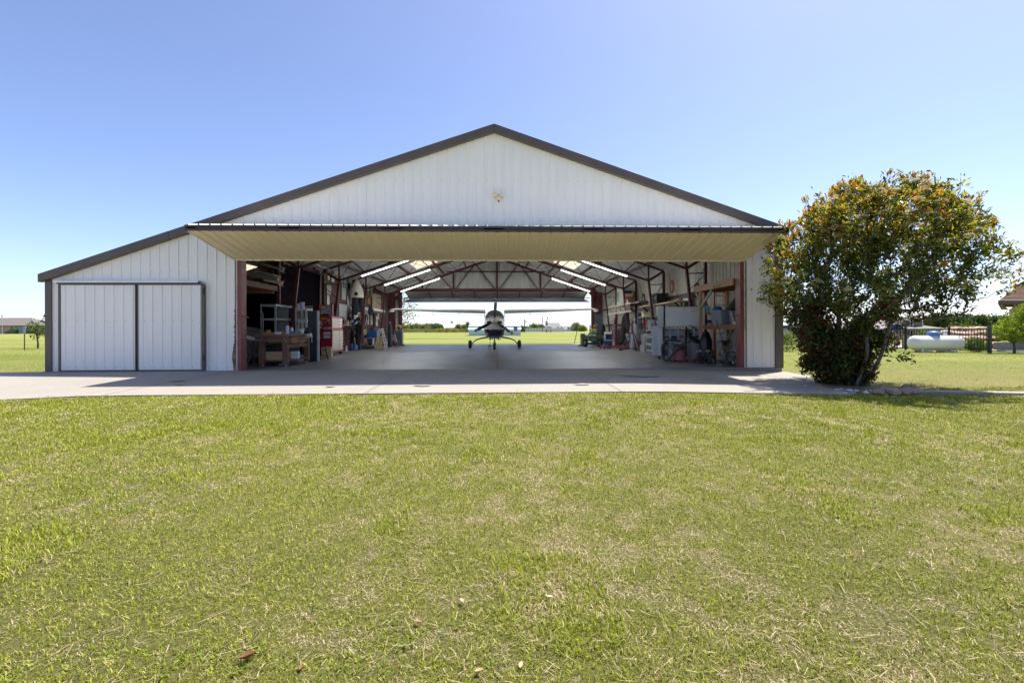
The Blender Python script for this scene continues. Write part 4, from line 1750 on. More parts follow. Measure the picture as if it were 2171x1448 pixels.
mb.loft([[(x, y, float(gz(x, y)) + h) for x, y in rg] for rg, h in ((rout, .0), ([((a + c) / 2, (b + e) / 2) for (a, b), (c, e) in zip(rin, rout)], .03), (rin, .045), (ctr, .05))], caps=False)
struct(mb, 'soil_bed', mat('bark_mulch', (.16, .11, .075), .95, 0, .5, 30, bump=1, bscale=40, dirt=(.3, .24, .18), dscale=14), smooth=80)
# ================================================================== things in the workshop side of the hangar (workbench, tool chest ...)
def bucket(name, r0, r1, h, m, label, cat, loc, group=None, handle=True, lid=None, rim=.008):
    t = thing(name, label, cat, loc, 0, group)
    mb = MB()
    mb.lathe([(0, .004), (r0 * .92, .004), (r0, 0), (r1, h - .02), (r1 + rim, h - .018), (r1 + rim, h), (r1 - .004, h), (r0 - .006, .02), (0, .02)], 20)
    mb.build('shell', m, t, smooth=40)
    if handle:
        mb = MB()
        mb.tube([((r1 + rim) * math.cos(a), -(r1 + rim) * math.sin(a) * .55 - .01, h - .05 - math.sin(a) * h * .35) for a in np.linspace(0, PI, 12)], .004, 5)
        mb.build('handle', STEEL, t)
    if lid:
        mb = MB()
        mb.lathe([(0, h + .015), (r1, h + .014), (r1 + rim * 1.3, h + .004), (r1 + rim * 1.3, h - .014)], 20)
        mb.build('lid', lid, t, smooth=40)
    return t


def tote(name, wd, dp, h, m, label, loc, rz=0., lid=None, group=None, cat='bin'):
    t = thing(name, label, cat, loc, rz, group)
    mb = MB()
    mb.taper((0, 0, 0), (wd * .84, dp * .84), (wd, dp), h, caps=False)
    mb.taper((0, 0, h), (wd * .97, dp * .97), (wd * .97, dp * .97), -.02, caps=False)
    for sx in (-1, 1):
        mb.box((sx * (wd / 2 + .012), 0, h - .012), (.03, dp + .05, .03))
        mb.box((0, sx * (dp / 2 + .012), h - .012), (wd + .05, .03, .03))
    for k in range(3):
        x = wd * (-.25 + .25 * k)
        mb.bar((x * .9, -dp * .425, .03), (x, -dp * .495, h - .06), .03, .012)
    mb.build('shell', m, t, bevel=.006)
    if lid:
        mb = MB()
        mb.taper((0, 0, h + .006), (wd + .05, dp + .05), (wd - .03, dp - .03), .035)
        mb.build('lid', lid, t, bevel=.006)
    return t


def carton(wd, dp, h, label, loc, rz=0., m=None, group=None, mark=None):
    t = thing('cardboard_box', label, 'box', loc, rz, group)
    mb = MB()
    mb.box((0, 0, h / 2), (wd, dp, h))
    mb.build('carton', m or CARD, t, bevel=.004)
    mb = MB()
    mb.box((0, 0, h + .0015), (.05, dp * .98, .003))
    mb.box((0, -dp / 2 - .0015, h * .55), (wd * .98, .003, .012))
    mb.build('seam', mark or mat('parcel_tape', (.33, .21, .12), .5), t)
    return t


def bottle(r, h, m, cap, label, loc, group=None, neck=.4, capm=None):
    t = thing('bottle', label, 'bottle', loc, 0, group)
    mb = MB()
    mb.lathe([(0, 0), (r * .95, 0), (r, .01), (r, h * .72), (r * .8, h * .8), (r * neck, h * .86), (r * neck, h * .9)], 16)
    mb.build('body', m, t, smooth=40)
    mb = MB()
    mb.lathe([(r * neck * 1.15, h * .88), (r * neck * 1.2, h * .98), (r * neck, h), (0, h)], 12)
    mb.build('cap', cap, t, smooth=40)
    return t


# --- workbench: long side runs into the hangar
WBX0, WBX1, WBY0, WBY1 = -6.46, -5.70, 12.55, 14.05
wb = thing('workbench', 'heavy brown timber workbench on castors with a drawer', 'workbench', ((WBX0 + WBX1) / 2, (WBY0 + WBY1) / 2, 0))
BW, BD, BH = WBX1 - WBX0, WBY1 - WBY0, .885
BENCH = mat('bench_timber', (.17, .085, .06), .75, 0, .35, 6, stretch=(1, 1, 6), bump=.35, dirt=(.08, .045, .04), dscale=2, damt=.7)
mb = MB()
mb.box((-.03, 0, BH - .035), (BW + .16, BD + .1, .07))
mb.box((-.13, -.03, BH - .01), (BW * .6, BD + .14, .03))
mb.build('top', mat('bench_top', (.20, .11, .075), .7, 0, .35, 8, bump=.4, dirt=(.1, .09, .09)), wb, bevel=.006)
for sx in (-1, 1):
    for sy in (-1, 1):
        w_ = .13
        MB().box((sx * (BW / 2 - w_ / 2), sy * (BD / 2 - w_ / 2), .06 + (BH - .13) / 2), (w_, w_, BH - .13)).build('leg', BENCH, wb, bevel=.006)
        mb = MB()
        mb.cyl((sx * (BW / 2 - .07) - .012, sy * (BD / 2 - .07), .03), (sx * (BW / 2 - .07) + .012, sy * (BD / 2 - .07), .03), .03, n=12)
        mb.bar((sx * (BW / 2 - .07), sy * (BD / 2 - .07), .03), (sx * (BW / 2 - .07), sy * (BD / 2 - .07), .07), .04, .02)
        mb.build('caster', STEEL, wb, smooth=40)
mb = MB()
mb.box((0, -BD / 2 + .05, BH - .15), (BW - .264, .06, .16))
mb.box((0, BD / 2 - .05, BH - .15), (BW - .264, .06, .16))
mb.box((BW / 2 - .045, 0, BH - .33), (.05, BD - .264, .1))
mb.box((-BW / 2 + .045, 0, BH - .15), (.05, BD - .264, .16))
mb.build('rail', BENCH, wb, bevel=.004)
mb = MB()
mb.box((BW / 2 - .03, .05, BH - .165), (.05, BD - .45, .17))
mb.build('drawer', mat('drawer_ply', (.34, .18, .085), .7, 0, .3, 9, dirt=(.13, .07, .05), dscale=4, damt=.8), wb, bevel=.004)
MB().box((BW / 2 + .006, .05, BH - .15), (.02, .14, .03)).build('drawer_pull', BENCH, wb)
mb = MB()
mb.box((0, 0, .16), (BW - .03, BD - .05, .03))
mb.build('shelf', BENCH, wb)
mb = MB()
for x, z in ((-.30, -.13), (-.35, -.18), (.30, -.13), (.34, -.19)):
    mb.ball((x, -BD / 2 - .003, BH + z), .011, 8, 5)
for y, z in ((-.60, -.13), (-.66, -.19), (.62, -.13), (.66, -.2)):
    mb.ball((BW / 2 + .003, y, BH + z), .011, 8, 5)
mb.build('bolt', ALU, wb)['kind'] = 'stuff'
mb = MB()
mb.box((BW / 2 + .05, .35, BH - .06), (.12, .14, .12))
mb.cyl((BW / 2 + .1, .35, BH - .09), (BW / 2 + .24, .35, BH - .09), .018, n=8)
mb.cyl((BW / 2 + .22, .35, BH - .26), (BW / 2 + .22, .35, BH + .0), .011, n=8)
mb.box((BW / 2 + .17, .35, BH - .05), (.05, .16, .12))
mb.build('vise', STEEL, wb)
carton(.50, .38, .22, 'brown cardboard box on the workbench lower shelf', (-6.14, 12.86, .177))
t = carton(.30, .30, .19, 'taller pale cardboard box behind the first on the workbench shelf', (-6.05, 13.28, .177))
t = carton(.2, .16, .2, 'white printed carton on the open side of the workbench shelf', (-5.82, 13.32, .177), .1, mat('white_card', (.68, .69, .72), .7), mark=mat('blue_print', (.1, .3, .6), .6))
mb = MB()
mb.ball((0, 0, .05), (.11, .09, .05), 12, 6).jitter(.012, 3)
solo(mb, 'plastic_bag', mat('turquoise_film', (.05, .35, .55), .3), 'crumpled turquoise and white plastic bag on the workbench shelf', 'bag', (-5.83, 13.58, .177), smooth=30)
mb = MB()
mb.ball((0, 0, .07), (.18, .2, .09), 12, 6).jitter(.02, 8)
solo(mb, 'rag_heap', FABRICD, 'dark heap of rags on the workbench shelf behind the white carton', 'rags', (-5.95, 13.68, .177), smooth=30)
ZB = BH + .001
# on top of the bench
mb = MB()
mb.prism([(-.05, 0), (.05, 0), (.05, .1), (-.05, .1), (-.05, .065), (.0, .065), (.0, .04), (-.05, .04)], -.025, .025)
mb.box((.0, 0, .02), (.3, .04, .012))
solo(mb, 'orange_clamp', mat('orange_paint', (.55, .2, .03), .5), 'orange C-shaped clamp on the near corner of the workbench', 'clamp', (-6.22, 12.60, ZB + .006))
t = carton(.14, .09, .055, 'small white box on the near edge of the workbench', (-5.98, 12.62, ZB), 0, WHITEP, mark=GREYP)
bottle(.046, .27, mat('lilac_enamel', (.55, .47, .78), .35), BLACKP, 'lilac drinks bottle with black cap on the workbench', (-5.83, 12.86, ZB), neck=.55)
mb = MB()
mb.taper((0, 0, 0), (.26, .34), (.3, .38), .07)
solo(mb, 'parts_tray', mat('slate_plastic', (.16, .2, .3), .5), 'slate blue parts tray beside the lilac bottle', 'tray', (-5.80, 13.16, ZB), bevel=.005)
t = bottle(.04, .2, WHITEP, mat('teal_cap', (.02, .4, .45), .4), 'white bottle with a teal spray cap on the workbench', (-5.93, 13.36, ZB))
t = bottle(.05, .12, mat('teal_glass', (.2, .45, .47), .2), WHITEP, 'squat teal jar with white cap on the workbench', (-5.80, 13.42, ZB), neck=.7)
bucket('tub', .06, .07, .13, WHITEP, 'white tub with pale pink lid on the workbench', 'tub', (-5.74, 13.56, ZB), handle=False, lid=mat('pink_lid', (.75, .55, .6), .5))
mb = MB()
mb.ball((0, 0, .07), (.16, .3, .075), 14, 8).ball((.06, .1, .12), (.09, .16, .06), 10, 6).jitter(.014, 5)
solo(mb, 'work_gloves', FABRICD, 'dark work gloves and jacket heaped on the workbench vise end', 'gloves', (-5.78, 13.86, ZB), smooth=30)
mb = MB()
mb.ball((0, 0, .04), (.14, .1, .045), 12, 6).jitter(.02, 6)
solo(mb, 'shop_rag', mat('grey_rag', (.2, .23, .29), .95), 'crumpled grey rag on the floor below the workbench', 'rag', tuple(gp(601, 776)), smooth=30)

# --- covered dinghy-like tarp behind the patio set
mb = MB()
TARPM = mat('tarp_grey', (.17, .165, .17), .8, bump=.3, bscale=8)
rings = []
for k, (x, h, dpt) in enumerate(((-8.9, 1.15, .55), (-8.3, 1.14, .6), (-7.7, 1.08, .62), (-7.3, .93, .6), (-6.9, .85, .58), (-6.55, .82, .55), (-6.35, .7, .4), (-6.25, .55, .25))):
    rings.append([(x, dpt * math.cos(a) * (1.0 if math.sin(a) < .5 else .9), .18 + (h - .18) * max(0, math.sin(a)) ** .55 if math.sin(a) > 0 else .18) for a in np.linspace(0, PI, 15)])
mb.loft([[(x, y + 14.7, z) for x, y, z in r] for r in rings], closed=False, caps=False)
mb.loft([[(x, y + 14.7, .18) for x, y, z in (r[0], r[-1])] for r in rings], closed=False, caps=False)
mb.v = [(x + 7.4, y - 14.7, z) for x, y, z in mb.v]
solo(mb, 'covered_dinghy', TARPM, 'rounded thing under a grey cover behind the patio table', 'covered boat', (-7.4, 14.7, 0), smooth=60)
# --- patio set
GREYCAST = mat('cast_grey', (.13, .14, .16), .5, .3)
p = gp(548, 776)
tbx, tby = -6.62, 12.75
pt = thing('patio_table', 'round grey metal patio table with curved legs beside the workbench', 'table', (tbx, tby, 0))
MB().lathe([(0, .69), (.42, .69), (.435, .7), (.43, .715), (0, .715)], 28).build('top', GREYCAST, pt, smooth=40)
for k in range(4):
    a = PI / 4 + k * PI / 2
    mb = MB()
    c, s_ = math.cos(a), math.sin(a)
    mb.tube([(c * .3, s_ * .3, .69), (c * .2, s_ * .2, .5), (c * .15, s_ * .15, .33), (c * .2, s_ * .2, .15), (c * .32, s_ * .32, .0)], .016, 7)
    mb.build('leg', GREYCAST, pt, smooth=60)
MB().lathe([(.13, .31), (.15, .32), (.15, .335), (.13, .33)], 16).build('ring', GREYCAST, pt)
mb = MB()
for k in range(4):
    mb.box((-.05 + .03 * k, -.05 * k, .004 + .005 * k), (.25, .19, .004), (0, 0, .3 * k))
mb.box((-.19, .05, .055), (.2, .16, .006), (.5, .35, .4))
solo(mb, 'paper_stack', PAPER, 'loose white papers and a folded map on the patio table', 'papers', (tbx, tby, .7165))
mb = MB()
mb.prism([(-.1, 0), (.1, 0), (.08, .11), (-.06, .12)], -.01, .01)
p = gp(533, 777)
st = thing('patio_stool', 'low cast stool with one bowed leg nearest the door jamb', 'stool', (-6.86, 12.35, 0))
MB().lathe([(0, .37), (.19, .37), (.21, .385), (.2, .4), (0, .41)], 22).build('seat', GREYCAST, st, smooth=40)
for k in range(3):
    a = -PI / 2 + .6 + k * 2 * PI / 3
    c, s_ = math.cos(a), math.sin(a)
    mb = MB()
    mb.tube([(c * .15, s_ * .15, .37), (c * .2, s_ * .2, .28), (c * .13, s_ * .13, .14), (c * .17, s_ * .17, .03), (c * .22, s_ * .22, .012)], [.04, .045, .028, .022, .03], 8)
    mb.build('leg', GREYCAST, st, smooth=60)
# walking stick and clock-like ornament on the cover
mb = MB()
mb.cyl((0, 0, 0), (-.03, .05, .62), .012, n=7)
mb.tube([(-.03, .05, .62), (-.05, .05, .68), (-.12, .05, .69)], .012, 6)
solo(mb, 'walking_stick', mat('pale_stick', (.5, .48, .44), .6), 'pale walking stick leaning on the grey cover', 'stick', (-7.12, 14.1, .86))
mb = MB()
mb.prism([(-.05, 0), (.05, 0), (.055, .07), (.0, .17), (-.06, .1)], -.02, .02)
solo(mb, 'ornament', mat('pewter', (.35, .37, .4), .4, .5), 'small pointed pewter ornament on top of the grey cover', 'ornament', (-6.78, 14.6, .83))
# dark crates under the patio table
mb = MB()
mb.box((0, 0, .28), (.34, .3, .56))
for k in range(3):
    mb.box((0, -.155, .1 + .18 * k), (.28, .02, .12), m=1)
solo(mb, 'parts_cabinet', [mat('blue_black_plastic', (.02, .027, .045), .5), mat('drawer_front', (.05, .06, .085), .4)], 'small blue-black drawer cabinet between patio table and workbench', 'cabinet', (-6.72, 13.6, 0), bevel=.006)


# --- grey slotted-steel shelving
def rack(x0, x1, y0, y1, H, shelves, label, m, loc_board=None, name='shelving_rack', cat='shelving', group=None, post=.045, boards=None):
    c = ((x0 + x1) / 2, (y0 + y1) / 2, 0)
    t = thing(name, label, cat, c, 0, group)
    w_, d = x1 - x0, y1 - y0
    for sx in (-1, 1):
        for sy in (-1, 1):
            mb = MB()
            mb.span((sx * w_ / 2 - (post if sx > 0 else 0), sy * d / 2 - (.006 if sy > 0 else 0), 0), (sx * w_ / 2 + (0 if sx > 0 else post), sy * d / 2 + (0 if sy > 0 else .006), H))
            mb.span((sx * w_ / 2 - (.006 if sx > 0 else 0), sy * d / 2 - (post if sy > 0 else 0), 0), (sx * w_ / 2 + (0 if sx > 0 else .006), sy * d / 2 + (0 if sy > 0 else post), H))
            mb.build('post', m, t)
    for z in shelves:
        mb = MB()
        mb.span((-w_ / 2 + .007, -d / 2 + .007, z - .012), (w_ / 2 - .007, d / 2 - .007, z))
        mb.span((-w_ / 2 + .003, -d / 2 - .004, z - .06), (w_ / 2 - .003, -d / 2 - .001, z))
        mb.span((w_ / 2 + .001, -d / 2 + .003, z - .06), (w_ / 2 + .004, d / 2 - .003, z))
        mb.span((-w_ / 2 - .004, -d / 2 + .003, z - .06), (-w_ / 2 - .001, d / 2 - .003, z))
        mb.build('shelf', boards or m, t)
    return t


RACKM = mat('rack_enamel', (.36, .40, .46), .5, .1, .08)
a = at(552, 700, 14.3).x
b_ = at(585, 700, 14.3).x
k1 = rack(a, b_, 14.3, 15.9, 1.80, (.35, .92, 1.36, 1.79), 'tall slotted steel rack in pale blue-grey behind the workbench', RACKM)
mb = MB()
mb.span((-.16, .1, .95), (.2, .13, 1.75))
mb.span((-.16, .1, .38), (.2, .13, .90))
mb.build('back_panel', mat('grey_panel', (.27, .27, .28), .8), k1)
k2 = rack(at(626, 700, 15.2).x, at(650, 700, 15.2).x, 15.2, 15.7, 1.72, (.45, 1.36, 1.70), 'narrow white steel rack behind the leaning column brace', mat('rack_white', (.62, .62, .62), .5, 0, .05))
mb = MB()
for k in range(5):
    mb.bar((-.32 + .16 * k, -.22, 1.735 - .3), (-.32 + .16 * k, .2, 1.735 - .3), .03)
bucket('oil_can', .07, .07, .2, mat('silver_blue_can', (.35, .40, .62), .3, .3), 'silver-blue oil can on the white rack', 'can', (at(641, 640, 15.4).x, 15.4, 1.701), lid=WHITEP)
bucket('oil_can', .065, .065, .17, mat('white_can', (.68, .68, .72), .35), 'white oil can on the white rack beside the silver-blue one', 'can', (at(632, 640, 15.45).x - .02, 15.5, 1.701), handle=True)
mb = MB()
for k in range(6):
    mb.box((random.Random(k).uniform(-.2, .2), random.Random(k + 9).uniform(-.12, .12), .03 + .012 * k), (.18, .12, .03), (0, 0, k))
solo(mb, 'scrap_pile', mat('scrap_mixed', (.3, .3, .3), .6, .3, .5, 14), 'low pile of grey metal scraps on the white rack middle shelf', 'scraps', (at(638, 668, 15.4).x, 15.42, 1.361))
# white wire stand in front
w1 = rack(at(632, 700, 14.75).x, at(650, 700, 14.75).x, 14.75, 15.1, 1.30, (.7, 1.29), 'small white tube stand between workbench and grey panel', mat('white_tube', (.75, .74, .72), .5), name='wire_stand', cat='stand', post=.03)
bottle(.04, .3, mat('frosted', (.5, .53, .55), .3), BLACKP, 'clear bottle standing inside the white tube stand', (at(640, 690, 14.9).x, 14.92, .701))
# leaning panels
mb = MB()
mb.prism([(-.0, 0), (.03, 0), (.11, 1.82), (.08, 1.82)], 0, .62)
x = at(657, 700, 16.0).x
mb = MB().box((0, 0, .92), (.56, .025, 1.84))
solo(mb, 'grey_board', mat('grey_panel', (.27, .27, .28), .8), 'tall flat grey board standing behind the white rack', 'board', (x - .28, 16.2, 0))
p = gp(672, 766)
mb = MB()
mb.box((-.12, 0, .80), (.28, .03, 1.6))
solo(mb, 'sheet_panel', mat('slate_sheet', (.05, .058, .075), .4, .2, .15, 3), 'dark slate steel sheet standing on edge by the workbench', 'panel', (p.x - .02, p.y, 0))
mb = MB()
mb.box((0, 0, .80), (.055, .035, 1.6))
solo(mb, 'steel_channel', mat('pale_channel', (.66, .66, .67), .5), 'pale upright steel channel leaning at the dark sheet edge', 'channel', (p.x + .05, p.y - .01, 0))
# step stool frame and folded cardboard by the tool chest
p = gp(681, 763)
t = thing('step_stool', 'black folded step stool leaning between dark sheet and tool chest', 'stool', (p.x, p.y, 0))
for sx in (-1, 1):
    MB().bar((sx * .13 + .1, 0, 0), (sx * .13 - .12, .25, .48), .025).build('rail', BLACKM, t)
for k in range(2):
    z = .14 + .17 * k
    MB().box((.1 - .22 * z / .48, .25 * z / .48, z), (.26, .1, .015)).build('tread', BLACKM, t)
mb = MB()
mb.box((0, 0, .2), (.24, .02, .4), (.12, 0, .1))
mb.box((.03, .04, .2), (.22, .015, .44), (.1, .06, .1))
solo(mb, 'flattened_carton', mat('kraft_board', (.55, .40, .25), .85), 'flattened brown cartons leaning on the red tool chest', 'cardboard', tuple(gp(689, 760)), 0)
t = carton(.12, .22, .36, 'narrow upright brown carton against the red tool chest', tuple(gp(700.5, 756)), 0, mat('kraft_board', (.55, .40, .25), .85))

# --- red tool chest: side towards the door, drawers towards the aircraft
TCX, TCY0, TCY1 = -6.40, 17.85, 19.10
tc = thing('tool_chest', 'red roller tool chest covered in stickers with a stack of steel drawers', 'tool chest', (TCX - .27, (TCY0 + TCY1) / 2, 0))
TL = TCY1 - TCY0
dx = .27
DRW = mat('drawer_steel', (.74, .74, .74), .25, .35, .06)
PINK = mat('faded_red', (.45, .09, .11), .45)
mb = MB()
mb.box((0, 0, .13 + .44), (.54, TL, .88))
mb.build('cabinet', REDP, tc, bevel=.01)
mb = MB()
mb.box((.0, 0, 1.01 + .25), (.50, TL - .06, .50))
mb.build('top_chest', REDP, tc, bevel=.01)
mb = MB()
for z0, z1, tl in ((.13, 1.01, TL), (1.01, 1.515, TL - .06)):
    xf = dx + .002 if z0 < 1 else .252
    for y in (-tl / 2 + .02, tl / 2 - .02, tl * .17):
        mb.box((xf, y, (z0 + z1) / 2), (.012, .04, z1 - z0))
    mb.box((xf, 0, z1 - .02), (.014, tl, .05))
    mb.box((xf, 0, z0 + .03), (.012, tl, .06))
mb.build('face_frame', PINK, tc, bevel=.003)
for z0, z1, tl, nl, nr in ((.20, .96, TL, 8, 6), (1.08, 1.46, TL - .06, 5, 3)):
    xf = dx + .006 if z0 < 1 else .256
    for y0, y1, n in ((-tl / 2 + .045, tl * .17 - .025, nl), (tl * .17 + .025, tl / 2 - .045, nr)):
        hs = (z1 - z0) / n
        for k in range(n):
            mb = MB()
            mb.box((xf, (y0 + y1) / 2, z0 + hs * (k + .5)), (.02, y1 - y0, hs - .02))
            mb.box((xf + .014, (y0 + y1) / 2, z0 + hs * (k + 1) - .018), (.014, y1 - y0, .012))
            mb.build('drawer', DRW, tc, bevel=.003)
mb = MB()
mb.box((-.03, -.02, 1.53), (.46, TL - .04, .03))
mb.build('top_tray', PINK, tc)
# open lid: its inside shows pictures
mb = MB()
mb.box((-.03, -TL / 2 + .27, 1.76), (.52, .03, .44), (-.12, 0, 0))
mb.box((-.275, -TL / 2 + .22, 1.76), (.03, .14, .46))
mb.box((.215, -TL / 2 + .22, 1.76), (.03, .10, .44))
mb.build('lid', REDP, tc, bevel=.005)
mb = MB()
mb.box((-.03, -TL / 2 + .246, 1.77), (.44, .006, .36), (-.12, 0, 0))
mb.build('lid_picture', mat('poster_mix', (.55, .58, .62), .4, 0, .6, 7, dirt=(.05, .28, .4), dscale=4, damt=1), tc)
mb = MB()
for k, (y, z) in enumerate(((-.5, 1.58), (-.42, 1.57), (-.3, 1.57), (.1, 1.57), (.2, 1.56))):
    mb.ball((-.05 + .07 * (k % 3), y, z), (.09, .08, .045), 8, 5)
mb.jitter(.012, 2)
mb.build('tool_clutter', BLACKM, tc, smooth=30)
sf = -TL / 2 - .004
STK = [(-.06, 1.44, .30, .08, (.75, .5, .03)), (-.17, 1.31, .12, .07, (.6, .6, .66)), (-.15, 1.22, .14, .05, (.62, .6, .6)), (.14, 1.38, .12, .09, (.65, .45, .42)), (.0, 1.3, .12, .06, (.2, .2, .22)),
       (.17, 1.25, .09, .1, (.28, .25, .27)), (-.17, 1.1, .09, .1, (.5, .5, .75)), (.04, 1.06, .21, .11, (.35, .37, .42)), (.18, 1.07, .1, .09, (.75, .74, .8)), (-.23, .72, .12, .17, (.45, .48, .55)), (.02, .56, .12, .09, (.12, .04, .3))]
for i, (x, z, a, h, c) in enumerate(STK):
    mb = MB()
    off = .028 if z > 1.01 else 0
    if i == 0:
        mb.loft([[(x + a / 2 * math.cos(t) * q, sf + off - d, z + h / 2 * math.sin(t) * q) for t in np.linspace(0, 2 * PI, 16, endpoint=False)] for d, q in ((0, 1), (.003, 1))])
    else:
        mb.box((x, sf + off, z), (a, .004, h), (0, random.Random(i).uniform(-.1, .1), 0))
    mb.build('sticker', mat('sticker_%d' % i, c, .4, 0, .25, 25), tc)
mb = MB()
mb.box((.07, sf - .002, .80), (.28, .006, .24))
pn = mb.build('sign_plate', mat('sign_white', (.85, .86, .88), .35, var=.02), tc)


def text(body, size, loc, rot, m, parent, ext=.0015, align='CENTER', bold=0., sx=1.):
    c = bpy.data.curves.new('lettering', 'FONT')
    c.body = body
    c.size = size
    c.extrude = ext
    c.offset = bold
    c.align_x = align
    c.align_y = 'CENTER'
    o = bpy.data.objects.new('lettering', c)
    COL.objects.link(o)
    c.materials.append(m)
    o.parent = parent
    o.location = loc
    o.rotation_euler = rot
    o.scale = (sx, 1, 1)
    bpy.context.view_layer.update()
    me = bpy.data.meshes.new_from_object(o.evaluated_get(bpy.context.evaluated_depsgraph_get()))
    n = bpy.data.objects.new('letter', me)
    COL.objects.link(n)
    n.parent, n.location, n.rotation_euler, n.scale = parent, loc, rot, o.scale
    bpy.data.objects.remove(o)
    return n


text('A', .17, (-.002, sf - .007, .79), (PI / 2, 0, 0), mat('logo_red', (.7, .06, .03), .4), pn, bold=.002)
text('A', .17, (.142, sf - .007, .79), (PI / 2, 0, 0), mat('logo_blue', (.03, .2, .6), .4), pn, bold=.002)
mb = MB()
for d in (-1, 1):
    mb.prism([(.07 + d * .004, .84), (.07 + d * .055, .90), (.07 + d * .03, .90), (.07 + d * .004, .865)], sf - .009, sf - .006)
mb.prism([(.055, .845), (.07, .775), (.085, .845)], sf - .0085, sf - .0055)
mb.build('emblem', mat('logo_blue', (.03, .2, .6), .4), pn)
mb = MB()
for x in (-.13, -.05):
    mb.bar((x, sf - .012, .88), (x, sf - .012, .40), .012)
    mb.box((x, sf - .012, .90), (.04, .02, .04))
mb.build('hanging_rod', PINK, tc)
for sx in (-1, 1):
    for sy in (-1, 1):
        mb = MB()
        mb.lathe([(0, -.02), (.055, -.02), (.063, -.012), (.063, .012), (.055, .02), (0, .02)], 14, (sx * .2, sy * (TL / 2 - .1), .063), 'y')
        mb.bar((sx * .2, sy * (TL / 2 - .1), .07), (sx * .2, sy * (TL / 2 - .1), .135), .06, .05)
        mb.build('caster', BLACKM, tc, smooth=40)
mb = MB()
mb.ball((0, 0, .03), (.08, .06, .035), 10, 6)
solo(mb, 'cap', mat('blue_cloth', (.03, .1, .4), .8), 'blue cap on top of the red tool chest', 'cap', (TCX - .1, 18.2, 1.55))
# hose reel showing beyond the chest
mb = MB()
mb.lathe([(.1, -.05), (.22, -.05), (.22, .05), (.1, .05)], 22, (0, 0, 0), 'x')
solo(mb, 'hose_reel', mat('dark_red_hose', (.2, .02, .035), .6), 'dark red hose coil just past the tool chest', 'hose', (-6.55, 19.5, 1.33), smooth=50)


# --- pictures and plaques on the brown boards: (u, v) of the middle, size in metres
def frame_on_wall(u, v, w_, h, m, label, fr=BLACKM, Y=None):
    # meets the wall plane x = XML + .05
    d = ray(u, v)
    k = (XML + .05) / d.x
    p = Vector((0, 0, CAMZ)) + d * k
    t = thing('picture_frame', label, 'picture', p, 0, 'framed pictures on the brown board wall')
    mb = MB()
    for s_ in (-1, 1):
        mb.box((.0, s_ * (w_ / 2 + .02), 0), (.03, .04, h + .08))
        mb.box((.0, 0, s_ * (h / 2 + .02)), (.03, w_, .04))
    mb.build('frame', fr, t)
    MB().box((-.004, 0, 0), (.012, w_, h)).build('picture', m, t)
    return t


PG = mat('print_grey', (.36, .40, .42), .35, 0, .35, 5)
PGR = mat('print_green', (.34, .38, .30), .35, 0, .4, 6)
PW = mat('print_white', (.62, .62, .62), .4, 0, .25, 9)
PB = mat('print_brown', (.42, .27, .14), .5, 0, .3, 7)
OAK = mat('oak_frame', (.3, .17, .08), .5)
PF = [(697.5, 614, .55, .42, PGR, 'picture with a green scene hanging below a yellow-topped plaque'), (697, 588, .3, .22, mat('plaque_yellow', (.7, .5, .12), .5), 'small yellow plaque, nearest the door among the wall pictures'),
      (706, 586, .4, .5, PW, 'white certificate under the sloping roof brace'), (714, 583, .3, .3, PB, 'small brown plaque above the first column'), (725, 589, .25, .5, PW, 'narrow white certificate right of the column'),
      (732, 597, .5, .55, PG, 'grey framed print high on the wall before the conduit'), (729, 619, .62, .75, PG, 'large blue-grey framed print in the middle of the brown wall'), (743, 601, .6, .72, PGR, 'greenish print beside the conduit, top of its column'),
      (743, 619, .6, .75, PG, 'grey aircraft print beside the conduit, second in its column'), (740, 638, .55, .45, PW, 'whitish print beside the conduit, third in its column'), (743, 648, .4, .45, PG, 'small grey print lowest in the conduit column'),
      (774, 601, .45, .4, PG, 'small blue-grey print high beyond the pale fairing'), (781, 612, .45, .35, PW, 'white card beyond the pale fairing'), (789, 613, .75, 1.0, PGR, 'tall greenish map beyond the pale fairing'), (781, 624, .35, .3, PW, 'small white notice under the white card'),
      (783, 634, .5, .5, PB, 'tan wooden plaque beside the tall greenish map'), (696, 638, .35, .5, PW, 'black and white photo in a dark frame above the tool chest lid')]
for u, v, w_, h, m, lab in PF:
    frame_on_wall(u, v, w_, h, m, lab, OAK if m is PB else BLACKM)
# whiteish cabinet door and boards lower on that wall
d = ray(727, 662)
p = Vector((0, 0, CAMZ)) + d * ((XML + .06) / d.x)
solo(MB().box((0, 0, 0), (.05, 1.1, .75)), 'wall_cabinet', mat('cabinet_grey', (.45, .45, .45), .5, 0, .06), 'flat grey cabinet on the wall above the tool chest', 'cabinet', tuple(p), bevel=.005)
d = ray(717, 662)
p = Vector((0, 0, CAMZ)) + d * ((XML + .06) / d.x)
solo(MB().box((0, 0, 0), (.04, .9, .75)), 'dark_board', mat('navy_board', (.015, .016, .035), .6), 'dark navy board on the wall beside the grey cabinet', 'board', tuple(p))
for u, v, w_, h, c, lab, cat in ((777, 670, .9, .95, (.78, .82, .86), 'large white sheet pinned to the wall above the welder', 'poster'), (788, 674, .45, .8, (.72, .72, .6), 'narrow cream chart on the wall right of the white sheet', 'poster'),
                                (756, 663, 1.0, 1.2, (.62, .63, .66), 'pale wall board behind the pedestal fan', 'board'), (799, 681, .4, .6, (.68, .68, .74), 'pale notice beside the third column', 'notice'), (802, 671, .3, .35, (.62, .6, .64), 'small pale notice above another one by the third column', 'notice')):
    d = ray(u, v)
    p = Vector((0, 0, CAMZ)) + d * ((XML + .08) / d.x)
    solo(MB().box((0, 0, 0), (.02, w_, h)), 'wall_chart', mat('chart_' + lab[:10].replace(' ', '_'), c, .7, 0, .08, 8), lab, cat, tuple(p))

